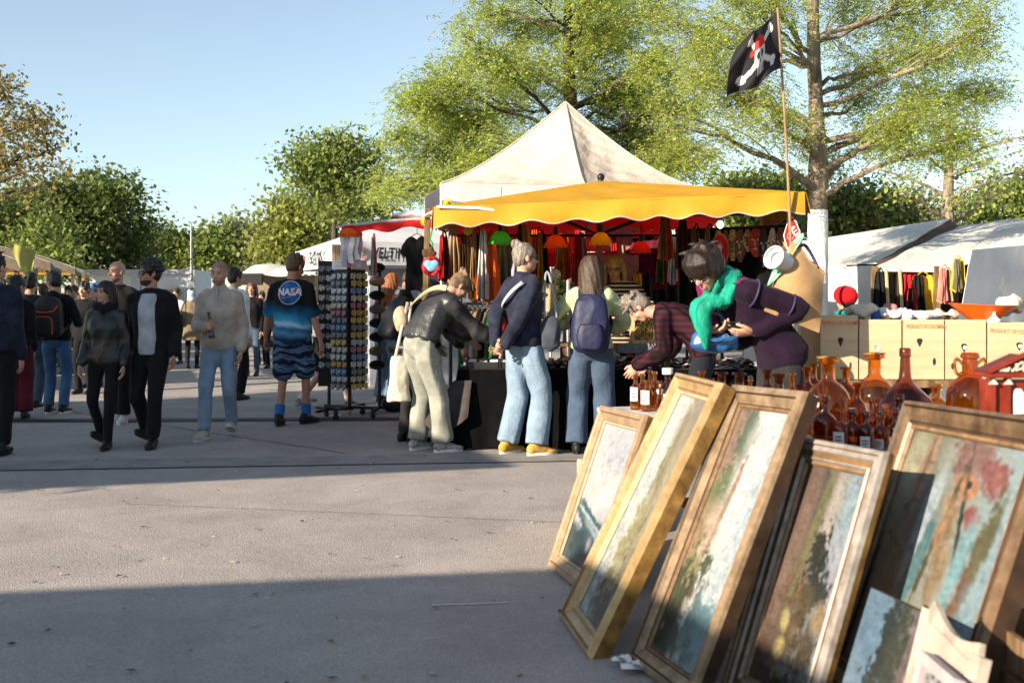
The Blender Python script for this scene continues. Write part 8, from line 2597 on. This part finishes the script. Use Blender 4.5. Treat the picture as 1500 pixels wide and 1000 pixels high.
m = MB(); m.lathe([(0, -.10), (.055, -.10), (.066, .015), (.070, .02), (.064, .02), (.058, .0), (.04, -.004), (.04, -.025), (0, -.025)], at(1136, 378, Yj - .12), seg=24, axis=ax_); obj('tub', m, mat('plastic_white', (.50, .53, .56), rough=.35, bump=0), T)
# ---- red hat by the banana boxes
S = person('person in round red hat and teal collar behind the first banana box', (gx(1240, 9.6), 9.6), 30, 1.47, top=dict(m=cloth('coat_umber', (.16, .07, .035)), ex=.06), legs=dict(m=NIGHT, **REG), hair=('short', 'black'))
m = MB(); m.ell((0, -.01, .06), (.135, .14, .115)); head_piece(S, 'hat', m, cloth('felt_red', (.50, .008, .012), rough=.9), remesh=.016, sm=2, wr=(.012, 16, 3))
m = MB(); m.ell((0, -.03, -.14), (.15, .13, .06)); head_piece(S, 'collar', m, FAB['teal'])
# ---------------------------------------------------------------- camera, sun, sky
cam = bpy.data.cameras.new('camera')
co = bpy.data.objects.new('camera', cam)
COL.objects.link(co)
co.location = (0, 0, CAM_Z)
co.rotation_euler = (R(90), 0, 0)
cam.sensor_width = 36
cam.lens = 36 * FPX / 1500
cam.shift_y = -(500 - HY) / 1500
cam.clip_end = 2000
cam.dof.use_dof = True
cam.dof.focus_distance = 10.5
cam.dof.aperture_fstop = 3.4
sc.camera = co
SUN_AZ, SUN_EL = 50.0, 19.5          # degrees from -Y towards -X
sd = V((-math.sin(R(SUN_AZ)) * math.cos(R(SUN_EL)), -math.cos(R(SUN_AZ)) * math.cos(R(SUN_EL)), math.sin(R(SUN_EL))))
sl = bpy.data.lights.new('sun', 'SUN')
sl.energy = 12.0
sl.angle = R(.55)
sl.color = (1.0, .86, .68)
so = bpy.data.objects.new('sun', sl)
COL.objects.link(so)
so.rotation_euler = sd.to_track_quat('Z', 'Y').to_euler()
so.location = (-20, -10, 20)
w = bpy.data.worlds.new('World')
sc.world = w
w.use_nodes = True
nt = w.node_tree
bg = nt.nodes['Background']
sky = nt.nodes.new('ShaderNodeTexSky')
sky.sky_type = 'NISHITA'
sky.sun_disc = False
sky.sun_elevation = R(SUN_EL)
sky.sun_rotation = math.atan2(sd.x, sd.y)
sky.air_density = 1.0
sky.dust_density = 0.4
sky.ozone_density = 3.0
hsv = nt.nodes.new('ShaderNodeHueSaturation')
hsv.inputs['Saturation'].default_value = .74
nt.links.new(sky.outputs[0], hsv.inputs['Color'])
tint = nt.nodes.new('ShaderNodeMix')
tint.data_type = 'RGBA'
tint.blend_type = 'MULTIPLY'
tint.inputs[0].default_value = 1
tint.inputs[7].default_value = (1.0, 1.02, .96, 1)
nt.links.new(hsv.outputs[0], tint.inputs[6])
nt.links.new(tint.outputs[2], bg.inputs[0])
bg.inputs[1].default_value = .225
sc.view_settings.view_transform = 'Standard'
sc.view_settings.look = 'None'
sc.view_settings.exposure = 0
sc.cycles.use_denoising = True
sc.cycles.max_bounces = 10
sc.cycles.transmission_bounces = 10
sc.cycles.transparent_max_bounces = 8
sc.cycles.caustics_reflective = False
sc.cycles.caustics_refractive = True
sc.cycles.blur_glossy = 1.0
sc.cycles.sample_clamp_indirect = 6.0
